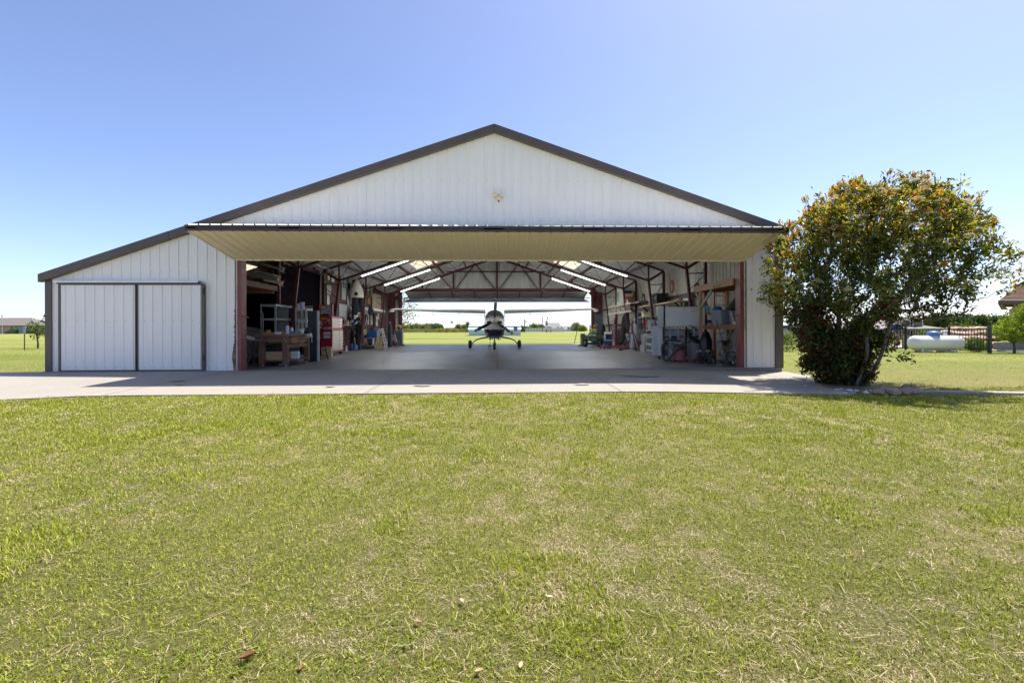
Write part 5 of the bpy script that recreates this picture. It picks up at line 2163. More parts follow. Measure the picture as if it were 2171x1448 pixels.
# pale pointed fairing hung on the wall, with a round hole
p = at(757, 618, 21.2)
mb = MB()
rings = []
for z, w_, dp in ((0, .30, .28), (.2, .295, .28), (.4, .25, .24), (.6, .17, .17), (.75, .09, .09), (.84, .012, .012)):
    rings.append([(dp * math.cos(a) * .8, w_ * math.sin(a) * 1.35, z) for a in np.linspace(-PI, PI, 20, endpoint=False)])
t = thing('fibreglass_fairing', 'pale pointed fibreglass fairing hung point-up high on the wall', 'fairing', (p.x, 21.2, at(757, 631, 21.2).z))
mb.v = []
mb.loft([[(y * .75, x, z) for x, y, z in r] for r in rings])
mb.build('shell', mat('gelcoat', (.55, .52, .44), .4, 0, .15, 5), t, smooth=50)
mb = MB()
mb.lathe([(0, -.01), (.085, -.01), (.09, .0)], 16, (.03, -.232, .16), 'y')
mb.build('hole', BLACKM, t)
# black straps / wetsuits hanging below it
for i, (u, v0, v1, w_, lab) in enumerate(((753, 631, 668, .34, 'black coat hanging under the pale fairing, nearer one'), (764, 631, 662, .3, 'black bag hanging under the pale fairing, farther one'), (770, 655, 690, .22, 'dark red checked coat hanging by the white sheet'), (786, 652, 668, .3, 'dark cap and coat hanging above the cream chart'))):
    Y = (20.9, 21.7, 22.6, 23.6)[i]
    a, b_ = at(u, v0, Y), at(u, v1, Y)
    h = a.z - b_.z
    mb = MB()
    rings = []
    for k in range(7):
        f = k / 6
        ww = w_ * (.25 + .75 * math.sin(PI * min(.95, .12 + f * .75))) / 2
        rings.append([(ww * math.cos(t) + .02 * math.sin(k * 2 + i), .12 * math.sin(t) * (.6 + f * .5), -h * f) for t in np.linspace(0, 2 * PI, 12, endpoint=False)])
    mb.loft(rings).jitter(.014, i)
    solo(mb, 'hanging_coat', mat('maroon_check', (.1, .03, .045), .9, 0, .5, 40) if i == 2 else FABRICD, lab, 'coat', tuple(a), smooth=40)

# --- model rockets hung on wires over the door corner
def rocket(u0, v0, u1, v1, Y, r, mb_, mn, mf, label):
    a, b_ = at(u0, v0, Y), at(u1, v1, Y)          # nose, tail
    L = (b_ - a).length
    t = thing('model_rocket', label, 'model rocket', a, 0, 'model rockets hung over the door corner')
    d = (b_ - a).normalized()
    MB().tube([d * (L * .28), d * L], r, 14).build('body', mb_, t, smooth=50)
    MB().tube([d * (L * f) for f in (0, .04, .1, .18, .28)], [.004, r * .4, r * .72, r * .93, r], 14).build('nose_cone', mn, t, smooth=50)
    side = d.cross(Vector((0, 0, 1))).normalized()
    up = side.cross(d)
    for k in range(4):
        q = (side * math.cos(PI / 4 + k * PI / 2) + up * math.sin(PI / 4 + k * PI / 2))
        n_ = q.cross(d) * .006
        P_ = [d * L * .80 + q * r, d * L * .93 + q * r * 3.4, d * L * 1.02 + q * r * 3.2, d * L * .98 + q * r]
        mb = MB()
        mb.loft([[p + n_ for p in P_], [p - n_ for p in P_]])
        mb.build('fin', mf, t)
    MB().cyl(d * L * .5 + up * r, d * L * .5 + Vector((0, 0, .55)), .003, n=4).build('wire', BLACKM, t)
    return t


BONE = mat('bone_paint', (.72, .70, .58), .45)
SILV = mat('silver_paint', (.42, .43, .47), .4, .2)
rocket(556.5, 593.5, 599, 601.5, 14.0, .034, BONE, BONE, mat('balsa_fins', (.6, .45, .28), .6), 'cream model rocket with wooden fins, lowest of those hung over the door')
rocket(596, 587, 540, 574, 14.3, .032, SILV, mat('nose_white', (.7, .7, .66), .4), SILV, 'silver model rocket with a white nose, pointing to the aircraft')
rocket(545, 556.5, 602, 573, 14.6, .034, SILV, SILV, SILV, 'grey model rocket highest under the roof with its tail fins in view')
a, b_ = at(533, 583.5, 14.8), at(590, 592.5, 14.8)
mb = MB().tube([Vector((0, 0, 0)), (b_ - a) * .5, b_ - a], [.07, .085, .08], 16)
solo(mb, 'cardboard_tube', mat('grey_tube', (.34, .34, .33), .7), 'fat grey tube lying on the loft under the model rockets', 'tube', tuple(a), smooth=50)

# --- timber loft over the lean-to corner
lf_ = thing('timber_loft', 'old stained timber loft in the dark corner above the patio set', 'loft', (-6.5, 12.6, 2.15))
mb = MB()
mb.box((0, 0, .065), (.06, 2.1, .15))
mb.build('face_board', mat('old_stained_board', (.17, .085, .06), .8, 0, .4, 9, stretch=(1, 5, 1), bump=.4, dirt=(.3, .2, .1), dscale=5, damt=.6), lf_, bevel=.004)
for k in range(6):
    MB().box((-.85, -.9 + k * .36, .03), (1.64, .3, .04)).build('plank', WOODRED, lf_)
mb = MB()
mb.box((-1.6, 0, -1.05), (.09, .09, 2.1))
mb.build('post', WOODRED, lf_)
for k in (-.95, .98):
    MB().box((-.85, k, -.04), (1.6, .06, .09)).build('joist', WOODRED, lf_)

# --- pedestal fan
p = gp(749.5, 743)
pf = thing('pedestal_fan', 'tall black pedestal fan with a large round cage', 'fan', (p.x, p.y, 0))
MB().lathe([(0, .05), (.05, .06), (.2, .02), (.22, 0), (0, 0)], 20).build('base', BLACKM, pf, smooth=40)
MB().cyl((0, 0, .03), (0, 0, 1.3), .03, n=10).build('pole', BLACKM, pf, smooth=40)
mb = MB()
for yo, rr in ((-.07, .40), (.07, .40), (0, .42)):
    mb.tube([(rr * math.cos(a), yo - .06, 1.42 + rr * math.sin(a)) for a in np.linspace(0, 2 * PI, 33)], .012 if yo == 0 else .006, 5, caps=False)
for k in range(18):
    a = 2 * PI * k / 18
    mb.tube([(.06 * math.cos(a), -.16, 1.42 + .06 * math.sin(a)), (.3 * math.cos(a), -.14, 1.42 + .3 * math.sin(a)), (.42 * math.cos(a), -.06, 1.42 + .42 * math.sin(a))], .003, 4, caps=False)
mb.build('cage', BLACKM, pf)
for k in range(3):
    a = 2 * PI * k / 3 + .4
    mb = MB()
    mb.loft([[(r * math.cos(a + o), -.06 + o * .1, 1.42 + r * math.sin(a + o)) for o in (-w_, w_)] for r, w_ in ((.06, .25), (.2, .42), (.37, .35))], closed=False, caps=False)
    mb.build('blade', mat('fan_blade', (.03, .045, .06), .4), pf, smooth=60)
MB().lathe([(0, -.19), (.055, -.19), (.06, -.15), (.0, -.15)], 14, (0, .0, 1.42), 'y').build('badge', mat('badge_blue', (.35, .45, .7), .3), pf)
MB().lathe([(0, .0), (.1, .0), (.11, .1), (.08, .22), (0, .24)], 14, (0, 0, 1.42), 'y').build('motor', BLACKM, pf, smooth=40)

# --- clutter between fan and welder: gas bottles, jugs, golf bags
def cyl_tank(u, v, r, h, m, label, Y=None, cat='gas cylinder', group='gas cylinders along the brown wall'):
    p = gp(u, v)
    t = thing('gas_cylinder', label, cat, (p.x, p.y, 0), 0, group)
    MB().lathe([(0, 0), (r, 0), (r, h * .84), (r * .8, h * .91), (r * .35, h * .95), (r * .33, h)], 18).build('body', m, t, smooth=45)
    mb = MB()
    mb.cyl((0, 0, h), (0, 0, h + .09), .025, n=8)
    mb.cyl((-.05, 0, h + .06), (.05, 0, h + .06), .012, n=6)
    mb.build('valve', STEEL, t)
    return t


DKBL = mat('blue_black_paint', (.012, .02, .04), .4)
cyl_tank(760, 741.5, .12, 1.42, DKBL, 'tall blue-black gas cylinder just past the pedestal fan')
cyl_tank(766, 741, .10, 1.25, BLACKM, 'black gas cylinder second past the pedestal fan')
cyl_tank(827, 735.5, .115, 1.38, DKBL, 'blue-black gas cylinder beside the bicycle')
for i, (u, v, r, h, m, c, lab) in enumerate(((738, 742, .055, .27, mat('frosted', (.5, .53, .55), .3), WHITEP, 'frosted jug on the floor left of the fan'), (745.5, 743, .085, .32, BLUEP, WHITEP, 'bright blue jug with white cap at the fan foot'), (754, 742, .09, .29, mat('mid_blue_jug', (.1, .25, .6), .4), BLUEP, 'paler blue jug right of the fan pole'), (791, 739.5, .06, .4, mat('spray_white', (.6, .62, .64), .4), BLACKP, 'white spray canister on the cart under the welder'))):
    p = gp(u, v)
    bottle(r, h, m, c, lab, (p.x, p.y, 0 if i < 3 else .2))
mb = MB()
mb.ball((0, 0, .2), (.16, .2, .2), 10, 7).jitter(.03, 4)
solo(mb, 'red_bag', mat('dusky_red', (.2, .03, .05), .8), 'dusky red bag on the floor behind the frosted jug', 'bag', tuple(gp(738, 736)), smooth=30)
for i, (u, v, h, lab) in enumerate(((743, 738, 1.3, 'dark upright golf bag behind the fan, nearest the tool chest'), (757, 737, 1.15, 'dark upright golf bag behind the fan, beside the gas cylinders'))):
    p = gp(u, v)
    t = thing('golf_bag', lab, 'bag', (p.x - .2, p.y, 0), 0, 'dark bags behind the pedestal fan')
    MB().tube([(0, 0, 0), (-.03, .02, h * .5), (-.07, .05, h)], [.12, .14, .15], 12).build('body', FABRICD, t, smooth=50)
    mb = MB()
    for k in range(5):
        mb.cyl((-.07 + .04 * (k - 2), .05, h - .1), (-.1 + .06 * (k - 2), .08, h + .2 + .03 * k), .012, n=6)
    mb.build('club', STEEL, t)

# --- blue welder on a cart
p = gp(782, 739.5)
wc = thing('utility_cart', 'grey two-deck steel cart carrying the blue welder', 'cart', (p.x, p.y + .35, 0))
W_, D_ = .95, .6
for sx in (-1, 1):
    for sy in (-1, 1):
        MB().cyl((sx * W_ / 2, sy * D_ / 2, .13), (sx * W_ / 2, sy * D_ / 2, .62 if sx > 0 else 1.0), .018, n=8).build('leg', GREYBL, wc)
        MB().lathe([(0, -.02), (.06, -.02), (.065, .0), (.06, .02), (0, .02)], 12, (sx * W_ / 2.2, sy * D_ / 2, .065), 'y').build('wheel', GREYBL, wc, smooth=40)
for z in (.14, .56):
    MB().box((0, 0, z), (W_ + .05, D_ + .04, .035)).build('deck', GREYBL, wc, bevel=.005)
mb = MB()
for sx in (-1, 1):
    mb.bar((sx * .12, -.1, .16), (sx * .2, -.12, .54), .03)
mb.build('brace', STEEL, wc)
wl = thing('welder', 'royal blue welding machine on the grey cart', 'welder', (p.x + .08, p.y + .35, .579))
WBL = mat('welder_blue', (.012, .075, .27), .4)
MB().box((0, 0, .2), (.62, .5, .40)).build('case', WBL, wl, bevel=.015)
mb = MB()
mb.box((.12, -.255, .2), (.012, .012, .36))
mb.box((-.17, -.256, .32), (.1, .012, .02), m=1)
mb.lathe([(0, -.012), (.02, -.012), (.02, 0)], 12, (-.24, -.25, .32), 'y', m=1)
mb.build('front_panel', [DKBL, PAPER], wl)
mb = MB()
mb.lathe([(0, 0), (.13, 0), (.14, .06), (.1, .13), (0, .15)], 14, (0, 0, .402))
solo(mb, 'welding_helmet', BLACKP, 'black welding helmet on top of the blue welder', 'helmet', (p.x + .12, p.y + .3, .58), smooth=50)
mb = MB()
for k in range(9):
    q = random.Random(k)
    mb.cyl((q.uniform(-.2, .2), q.uniform(-.2, .2), .0), (q.uniform(-.3, .3), q.uniform(-.2, .2), q.uniform(.3, .62)), .013, n=5)
    mb.ball((q.uniform(-.2, .2), q.uniform(-.2, .2), q.uniform(.05, .4)), .05, 6, 4)
solo(mb, 'tool_tangle', mat('tool_mixed', (.2, .2, .21), .5, .5, .6, 20), 'tangle of hand tools and clamps standing beside the welder', 'tools', (p.x - .42, p.y + .6, .58))

# --- step ladders
def stepladder(u0, u1, v, h, m, label, dpt=.55, wd=.42, rz=0., n=5):
    a, b_ = gp(u0, v), gp(u1, v)
    t = thing('step_ladder', label, 'ladder', ((a + b_) / 2), rz, 'step ladders by the welder')
    hw = (b_ - a).length / 2
    # seen edge-on: legs open across the view
    for s_ in (-1, 1):
        for y in (-wd / 2, wd / 2):
            MB().bar((s_ * hw, y, 0), (s_ * .05, y * .7, h), .022, .038, up=(1, 0, 0)).build('rail', m, t)
    for k in range(1, n + 1):
        f = k / (n + 1)
        MB().box((hw - (hw - .05) * f, 0, h * f), (.09, wd * (1 - .3 * f), .025)).build('step', m, t)
    for k in (1, 3):
        f = k / (n + 1)
        MB().bar((-hw + (hw - .05) * f, -wd / 2 * (1 - .3 * f), h * f), (-hw + (hw - .05) * f, wd / 2 * (1 - .3 * f), h * f), .02).build('brace', m, t)
    MB().box((0, 0, h), (.16, wd * .72, .03)).build('top_cap', m, t)
    return t


stepladder(797, 819, 742, 1.05, mat('ladder_alu', (.72, .71, .70), .4, .4), 'open aluminium step ladder in front of the welder')
stepladder(802, 808, 742.6, .65, mat('ladder_yellow', (.55, .42, .06), .5), 'low yellow step ladder standing inside the aluminium one', n=3)

# --- bicycle against the wall
p = gp(829, 734.5)
bc = thing('bicycle', 'thin-wheeled bicycle with a white and red frame by the rear post', 'bicycle', (p.x, p.y, 0), R(8))
for sx in (-1, 1):
    mb = MB()
    mb.tube([(sx * .33 + .27 * math.cos(a), 0, .28 + .27 * math.sin(a)) for a in np.linspace(0, 2 * PI, 29)], .014, 6, caps=False)
    w_ = mb.build('wheel', RUBBER, bc, smooth=60)
    mb = MB()
    for k in range(12):
        a = 2 * PI * k / 12
        mb.cyl((sx * .33, 0, .28), (sx * .33 + .26 * math.cos(a), 0, .28 + .26 * math.sin(a)), .003, n=4)
    mb.build('spokes', STEEL, w_)
mb = MB()
for a, b_ in (((-.33, .28), (-.06, .27)), ((-.33, .28), (-.1, .62)), ((-.06, .27), (-.12, .72)), ((-.06, .27), (.23, .62)), ((-.1, .62), (.22, .68)), ((.33, .28), (.2, .8))):
    mb.cyl((a[0], 0, a[1]), (b_[0], 0, b_[1]), .016, n=8)
mb.build('frame', mat('bike_white', (.6, .6, .62), .35), bc)
mb = MB()
mb.tube([(.2, -.2, .84), (.2, 0, .84), (.2, .2, .84)], .012, 6)
mb.build('handlebar', BLACKM, bc)
mb = MB()
mb.ball((-.13, 0, .75), (.13, .06, .035), 10, 6)
mb.build('saddle', BLACKP, bc, smooth=50)
t = carton(.2, .2, .24, 'small red and white carton behind the bicycle', (p.x + .05, p.y + .4, .3), 0, REDP, mark=PAPER)
# --- rolling grinder chest with yellow saw guard
p = gp(845, 733)
gt_ = thing('machine_stand', 'dark green-grey machine stand on castors at the rear opening', 'machine', (p.x, p.y + .2, 0))
MB().box((-.05, 0, .52), (.52, .45, .84)).build('cabinet', mat('teal_grey_paint', (.04, .075, .085), .4), gt_, bevel=.01)
MB().box((.28, -.05, .6), (.16, .3, .03)).build('side_shelf', STEEL, gt_)
MB().box((.28, -.05, .84), (.24, .35, .03)).build('side_table', STEEL, gt_)
for sx in (-1, 1):
    MB().lathe([(0, -.015), (.045, -.015), (.05, 0), (.045, .015), (0, .015)], 12, (sx * .25, -.18, .05), 'y').build('caster', BLACKM, gt_, smooth=40)
    MB().lathe([(0, -.015), (.045, -.015), (.05, 0), (.045, .015), (0, .015)], 12, (sx * .25, .18, .05), 'y').build('caster', BLACKM, gt_, smooth=40)
sw = thing('chop_saw', 'yellow-guarded chop saw on top of the green-grey machine stand', 'saw', (p.x - .02, p.y + .15, .942))
MB().box((0, 0, .02), (.5, .35, .04)).build('base', STEEL, sw)
mb = MB()
mb.loft([[(.17 * math.cos(a), y, .2 + .17 * math.sin(a)) for a in np.linspace(-.3, PI + .1, 14)] + [(.1 * math.cos(a), y, .2 + .1 * math.sin(a)) for a in np.linspace(PI + .1, -.3, 14)] for y in (-.05, .05)])
mb.build('guard', YELLOWP, sw, smooth=40)
MB().cyl((0, -.06, .2), (0, .12, .2), .08, n=14).build('motor', BLACKM, sw, smooth=40)
# --- slatted white crib side and folded mattress on the wall by the wing tip
a = at(815, 652, 27.4)
cr = thing('crib_panel', 'tall pale slatted crib side standing on a ledge by the rear post', 'crib panel', (XML + .35, 26.9, 2.22), R(90))
PALE = mat('crib_paint', (.60, .52, .40), .6)
for k in range(11):
    MB().box((-.85 + .17 * k, 0, .42), (.035, .03, .86)).build('slat', PALE, cr)
for z in (0, .84):
    MB().box((0, 0, z), (1.8, .04, .04)).build('rail', PALE, cr)
mt = thing('wall_ledge', 'narrow white padded ledge under the crib side', 'ledge', (XML + .45, 26.2, 2.02))
MB().box((0, 0, .08), (.5, 2.6, .14)).build('pad', mat('pad_white', (.62, .58, .52), .8), mt, bevel=.03)
MB().box((-.1, 0, -.01), (.3, 2.6, .03)).build('bracket', PALE, mt)
# bench with tools behind the ladders
bn = rack(-7.25, -6.7, 25.2, 27.4, .95, (.3, .94), 'steel wall bench covered in parts behind the ladders', mat('olive_steel', (.16, .14, .07), .6), name='wall_bench', cat='bench')
mb = MB()
for k in range(16):
    q = random.Random(k + 40)
    mb.box((q.uniform(-.2, .25), q.uniform(-1, 1), .06 + q.uniform(0, .05)), (q.uniform(.06, .2), q.uniform(.06, .2), q.uniform(.06, .22)), (0, 0, q.uniform(0, 3)))
solo(mb, 'parts_pile', mat('parts_mixed', (.14, .13, .13), .6, .2, .7, 9), 'mixed dark machine parts heaped on the steel wall bench', 'parts', (-6.98, 26.3, .945))

# --- cords, handles and shelves crowding the brown wall
for i, (y, z, r, m, lab) in enumerate(((19.9, 1.75, .2, BLACKP, 'black cord coil hung by the hose reel'), (22.6, 1.9, .22, mat('cord_grey', (.3, .3, .3), .6), 'grey cord coil hung near the gas cylinders'), (24.4, 1.75, .2, mat('cord_yellow', (.5, .36, .05), .5), 'dull yellow cord coil hung behind the welder'), (25.6, 1.6, .22, BLACKP, 'black hose coil hung behind the ladders'))):
    mb = MB()
    for q in range(3):
        mb.tube([(.02 * q + .02 * math.sin(3 * a), (r - .02 * q) * math.cos(a), r * 1.25 * math.sin(a) - .01 * q) for a in np.linspace(0, 2 * PI, 22)], .014, 5, caps=False)
    solo(mb, 'cord_coil', m, lab, 'cord', (XML + .1, y, z), 0, 'coils hung on the brown wall', smooth=60)
for i, (y, h, m, hd, lab) in enumerate(((20.4, 1.5, WOODPALE, 0, 'wooden-handled broom leaning by the hose reel'), (21.4, 1.6, mat('handle_red', (.3, .03, .03), .5), 1, 'red-handled shovel leaning behind the golf bags'), (22.9, 1.45, WOODPALE, 1, 'wooden-handled shovel leaning beyond the gas cylinders'), (23.6, 1.55, mat('handle_blue', (.04, .12, .35), .5), 0, 'blue-handled broom leaning left of the welder'))):
    t = thing('leaning_tool', lab, 'garden tool', (XML + .38, y, 0), 0, 'long-handled tools leaning on the brown wall')
    MB().cyl((0, 0, .1), (-.28, .05, h), .015, n=7).build('handle', m, t)
    if hd:
        MB().taper((0, 0, 0), (.03, .2), (.03, .14), .26).build('blade', STEEL, t)
    else:
        MB().box((0, 0, .06), (.06, .32, .12)).build('bristle_head', BLACKP, t)
ws_ = thing('can_shelf', 'steel wall shelf lined with cans behind the pedestal fan', 'shelf', (XML + .22, 21.0, 1.22))
MB().box((0, 0, 0), (.34, 2.4, .03)).build('board', GREYBL, ws_)
for k in range(9):
    q = random.Random(k + 90)
    solo(MB().lathe([(0, 0), (.06, 0), (.06, .16), (.05, .18), (0, .18)], 12), 'paint_can', mat('can_%d' % (k % 5), ((.5, .5, .52), (.12, .2, .4), (.4, .06, .05), (.5, .42, .2), (.1, .1, .11))[k % 5], .4), ('pale grey', 'blue', 'red', 'ochre', 'black')[k % 5] + ' paint can on the shelf behind the pedestal fan' + (', nearer the tool chest' if k < 4 else ', nearer the welder'), 'can', (XML + .25 + q.uniform(-.04, .04), 19.95 + .26 * k, 1.236), 0, 'paint cans behind the pedestal fan', smooth=40)
t = rack(XML + .1, XML + .55, 23.0, 24.4, 1.25, (.3, .75, 1.24), 'black shelf unit stacked with cases left of the welder', BLACKM, name='case_shelf', post=.03)
for k, (y, z, c, lab) in enumerate(((23.35, .301, (.06, .06, .065), 'black tool case on the lowest deck left of the welder'), (24.0, .301, (.32, .05, .04), 'red tool case on the lowest deck left of the welder'), (23.4, .751, (.35, .36, .38), 'grey tool case on the middle deck left of the welder'), (24.0, .751, (.45, .33, .06), 'ochre tool case on the middle deck left of the welder'))):
    t = thing('tool_case', lab, 'case', (XML + .34, y, z), 0, 'tool cases left of the welder')
    m = mat('case_%d' % k, c, .5)
    MB().box((0, 0, .13), (.36, .5, .26)).build('body', m, t, bevel=.015)
    MB().tube([(.2, -.1, .14), (.24, -.08, .14), (.24, .08, .14), (.2, .1, .14)], .012, 6).build('handle', BLACKP, t)
# ================================================================== things along the siding wall (whiteboard, mower, hoist ...)
HX = XR - .12            # inner face of the side wall
# --- timber loft over the first bay with its lower shelf
lt = thing('timber_shelf', 'two-level raw timber shelf frame in the corner beside the door jamb', 'shelf', (6.65, 12.75, 0))
LX0, LX1, LY0, LY1 = 6.15, 7.12, 11.72, 14.0


def lw(mb, name, m, **k):
    mb.v = [(x - 6.65, y - 12.75, z) for x, y, z in mb.v]
    return mb.build(name, m, lt, **k)


lw(MB().span((LX0, LY0, 2.13), (LX0 + .05, LY1, 2.29)), 'face_board', WOODRAW, bevel=.004)
lw(MB().span((LX1 - .05, LY0, 2.13), (LX1, LY1, 2.27)), 'face_board', WOODRAW)
for k in range(5):
    y = LY0 + .05 + (LY1 - LY0 - .1) * k / 4
    lw(MB().span((LX0 + .053, y - .025, 2.13), (LX1 - .053, y + .025, 2.27)), 'joist', WOODRED)
for k in range(5):
    x0 = LX0 + .01 + k * .205
    lw(MB().span((x0, LY0, 2.293), (x0 + .195, LY1 - .02 * k, 2.315)), 'plank', WOODRAW)
for x, y in ((LX0 + .06, LY1 - .30), (LX1 - .05, LY1 - .25)):
    lw(MB().span((x - .045, y - .045, 0), (x + .045, y + .045, 2.128)), 'post', WOODRAW, bevel=.004)
lw(MB().bar((LX0 + .06, LY1 - .27, 1.62), (LX0 + .06, LY1 - 1.05, 2.12), .04, .09), 'brace', mat('grey_lumber', (.33, .28, .24), .8))
lw(MB().bar((LX0 + .06, LY1 - .25, 1.85), (LX0 + .06, LY1 + .02, 2.12), .04, .09), 'brace', mat('grey_lumber', (.33, .28, .24), .8))
lw(MB().bar((LX1 - .1, LY1 - .27, .62), (LX1 - .1, LY1 - .7, 1.0), .04, .07), 'brace', mat('grey_lumber', (.33, .28, .24), .8))
SZ = 1.10
lw(MB().span((LX0 + .1, LY0, SZ - .125), (LX0 + .15, LY1 - .36, SZ)), 'shelf_board', WOODRED, bevel=.004)
for k in range(4):
    x0 = LX0 + .155 + k * .215
    lw(MB().span((x0, LY0, SZ - .03), (x0 + .205, LY1 - .36, SZ - .002)), 'plank', WOODRED)
for y in (LY0 + .1, 12.9):
    lw(MB().span((LX0 + .16, y - .02, SZ - .12), (LX1 - .02, y + .02, SZ - .032)), 'joist', WOODRED)
lw(MB().tube([(LX0 - .012, 12.75, 2.25), (LX0 - .014, 12.7, 2.17), (LX0 - .014, 12.35, 2.17), (LX0 - .012, 12.32, 2.24)], .007, 5), 'hook', BLACKM)
# on the lower shelf
GTOTE = mat('grey_tote', (.20, .22, .27), .45)
p = at(1522, 690, 12.7)
tote('storage_tote', .58, .5, .42, GTOTE, 'big grey open tote on the timber shelf', (6.58, 12.95, SZ + .001), R(8))
tote('storage_tote', .45, .55, .38, mat('mauve_tote', (.23, .19, .21), .5), 'mauve-grey tote next to the big grey one on the timber shelf', (6.72, 12.3, SZ + .001))
tote('storage_tote', .34, .36, .30, mat('white_tote', (.62, .62, .60), .45), 'white tote draped with a green cloth at the shelf end by the jamb', (6.52, 11.96, SZ + .001))
mb = MB()
rings = []
for k in range(6):
    f = k / 5
    rings.append([(.17 * (1 - .3 * f) * math.cos(a), .12 * math.sin(a) + .02 * math.sin(3 * a), -.28 * f + .04) for a in np.linspace(0, 2 * PI, 12, endpoint=False)])
mb.loft(rings).jitter(.012, 2)
solo(mb, 'green_cloth', mat('moss_cloth', (.06, .1, .08), .9), 'dark green cloth hanging over the white tote', 'cloth', (6.42, 11.9, SZ + .33), smooth=40)
mb = MB()
mb.tube([(-.45, .1, -.02), (-.2, .05, .06), (.1, 0, .2), (.35, 0, .26), (.5, .02, .16)], [.03, .1, .16, .15, .05], 12)
solo(mb, 'duffel_bag', mat('moss_black', (.028, .035, .032), .9, bump=.4), 'dark moss-green bag slumped over the totes', 'bag', (6.65, 12.45, SZ + .44), R(-70), smooth=50)
cyl = MB().lathe([(0, 0), (.15, 0), (.15, .5), (.1, .56), (0, .56)], 16)
solo(cyl, 'blue_drum', mat('drum_blue', (.02, .13, .36), .4), 'blue plastic drum at the back of the timber shelf', 'drum', (6.62, 13.5, SZ + .001), smooth=40)
# orange fibreglass ladder standing in the corner
t = thing('orange_ladder', 'orange-railed step ladder standing behind the timber shelf post', 'ladder', (6.95, 13.9, 0))
ORG = mat('ladder_orange', (.5, .07, .015), .45)
for s_ in (-1, 1):
    MB().bar((s_ * .2, 0, 0), (s_ * .17, .12, 2.2), .035, .07).build('rail', ORG, t)
for k in range(7):
    z = .28 + .29 * k
    MB().box((0, .055 * z, z), (.4 - .02 * z, .07, .025)).build('step', ALU, t)
# below the shelf
mb = MB()
rings = []
for k in range(8):
    f = k / 7
    w_ = (.10, .16, .2, .21, .2, .2, .2, .17)[k]
    rings.append([(w_ * math.cos(a), w_ * .9 * math.sin(a) + .015 * math.sin(4 * a + k), .9 * (1 - f)) for a in np.linspace(0, 2 * PI, 14, endpoint=False)])
mb.loft(rings).jitter(.01, 9)
solo(mb, 'garbage_bag', mat('black_film', (.008, .009, .018), .35, bump=.6, bscale=9), 'tall blue-black garbage bag standing under the timber shelf', 'bag', (6.35, 13.72, 0), smooth=40)
# white wing-tip shaped panel leaning at the wall
mb = MB()
P_ = [(-.62, .02), (.72, .0), (.72, .36), (.3, .44), (-.4, .50), (-.58, .44), (-.68, .3), (-.7, .15)]
mb.prism(P_, -.03, .03)
solo(mb, 'fibreglass_sheet', mat('primer_white', (.50, .53, .56), .5, var=.08), 'white rounded fibreglass panel standing on the floor under the shelf', 'panel', (6.88, 12.75, .0), R(78), bevel=.02)
mb = MB()
mb.lathe([(.06, 0), (.07, .1), (.09, .12), (.17, .13), (.17, .16), (.05, .17)], 14)
solo(mb, 'black_stand', BLACKM, 'small dark round-topped stand behind the white panel', 'stand', (6.85, 13.5, .55 - .08), smooth=40)
mb = MB().box((0, 0, .32), (.05, 1.2, .64))
solo(mb, 'dark_case', BLACKP, 'flat black case behind the white panel at the wall', 'case', (7.05, 12.6, 0), bevel=.02)
# broom pole leaning
a, b_ = gp(1560, 771), at(1532, 671, 12.5)
mb = MB()
q0, q1 = Vector((6.23, 12.05, .06)), Vector((6.02, 12.32, 1.22))
mb.cyl((0, 0, 0), q1 - q0, .012, n=8)
mb.cyl((0, 0, 0), (q1 - q0) * .45, .02, n=8)
mb.box((0, 0, -.03), (.3, .06, .05))
solo(mb, 'push_broom', mat('broom_black', (.025, .028, .04), .5), 'black pole broom leaning on the timber shelf', 'broom', tuple(q0))
# tangle on the floor: jack stands, a hydraulic pump, an electric motor
KH = mat('khaki_machine', (.11, .12, .09), .6, .2, .2, 9)


def jackstand(x, y, label, m, top, rz=0.):
    t = thing('jack_stand', label, 'jack stand', (x, y, 0), rz, 'jack stands on the floor by the jamb')
    for k in range(4):
        a = PI / 4 + k * PI / 2
        MB().bar((.13 * math.cos(a), .13 * math.sin(a), 0), (.03 * math.cos(a), .03 * math.sin(a), .27), .035, .012).build('leg', m, t)
    MB().cyl((0, 0, .16), (0, 0, .34), .028, n=10).build('post', m, t, smooth=40)
    mb = MB()
    mb.box((0, 0, .35), (.12, .05, .025))
    mb.box((.05, 0, .375), (.02, .05, .04))
    mb.box((-.05, 0, .375), (.02, .05, .04))
    mb.build('saddle', top, t)
    return t


BK2 = mat('worn_black_paint', (.03, .03, .033), .5, .1, .4, 12)
YB_ = mat('dull_yellow', (.4, .3, .08), .5)
for x, y, lab, top, rz in ((5.72, 12.75, 'black jack stand nearest the grey trash can', STEEL, 0), (5.93, 12.62, 'black jack stand with a yellow saddle, second from the trash can', YB_, .5), (6.12, 12.75, 'black jack stand with a dull saddle in front of the garbage bag', BLACKM, 1.0), (6.2, 12.45, 'black jack stand with yellow saddle before the white panel', YB_, .3)):
    jackstand(x, y, lab, BK2, top, rz)
t = thing('air_pump', 'khaki pump with round head, hoses and motor on the floor by the jamb', 'pump', (6.22, 12.12, 0), .2)
MB().box((0, 0, .03), (.5, .26, .06)).build('base', KH, t, bevel=.006)
MB().cyl((-.02, 0, .17), (.24, 0, .17), .1, n=18).build('motor', KH, t, smooth=40)
MB().lathe([(0, 0), (.11, 0), (.12, .03), (.09, .07), (.07, .09), (.03, .12), (.03, .18), (.06, .18), (.06, .22), (0, .22)], 16, (-.15, 0, .16)).build('pump_head', mat('pink_grey_cast', (.22, .17, .17), .5, .3), t, smooth=40)
MB().box((.05, -.13, .17), (.22, .01, .16), (0, .4, 0)).build('guard', mat('khaki_plate', (.18, .2, .16), .5), t)
mb = MB()
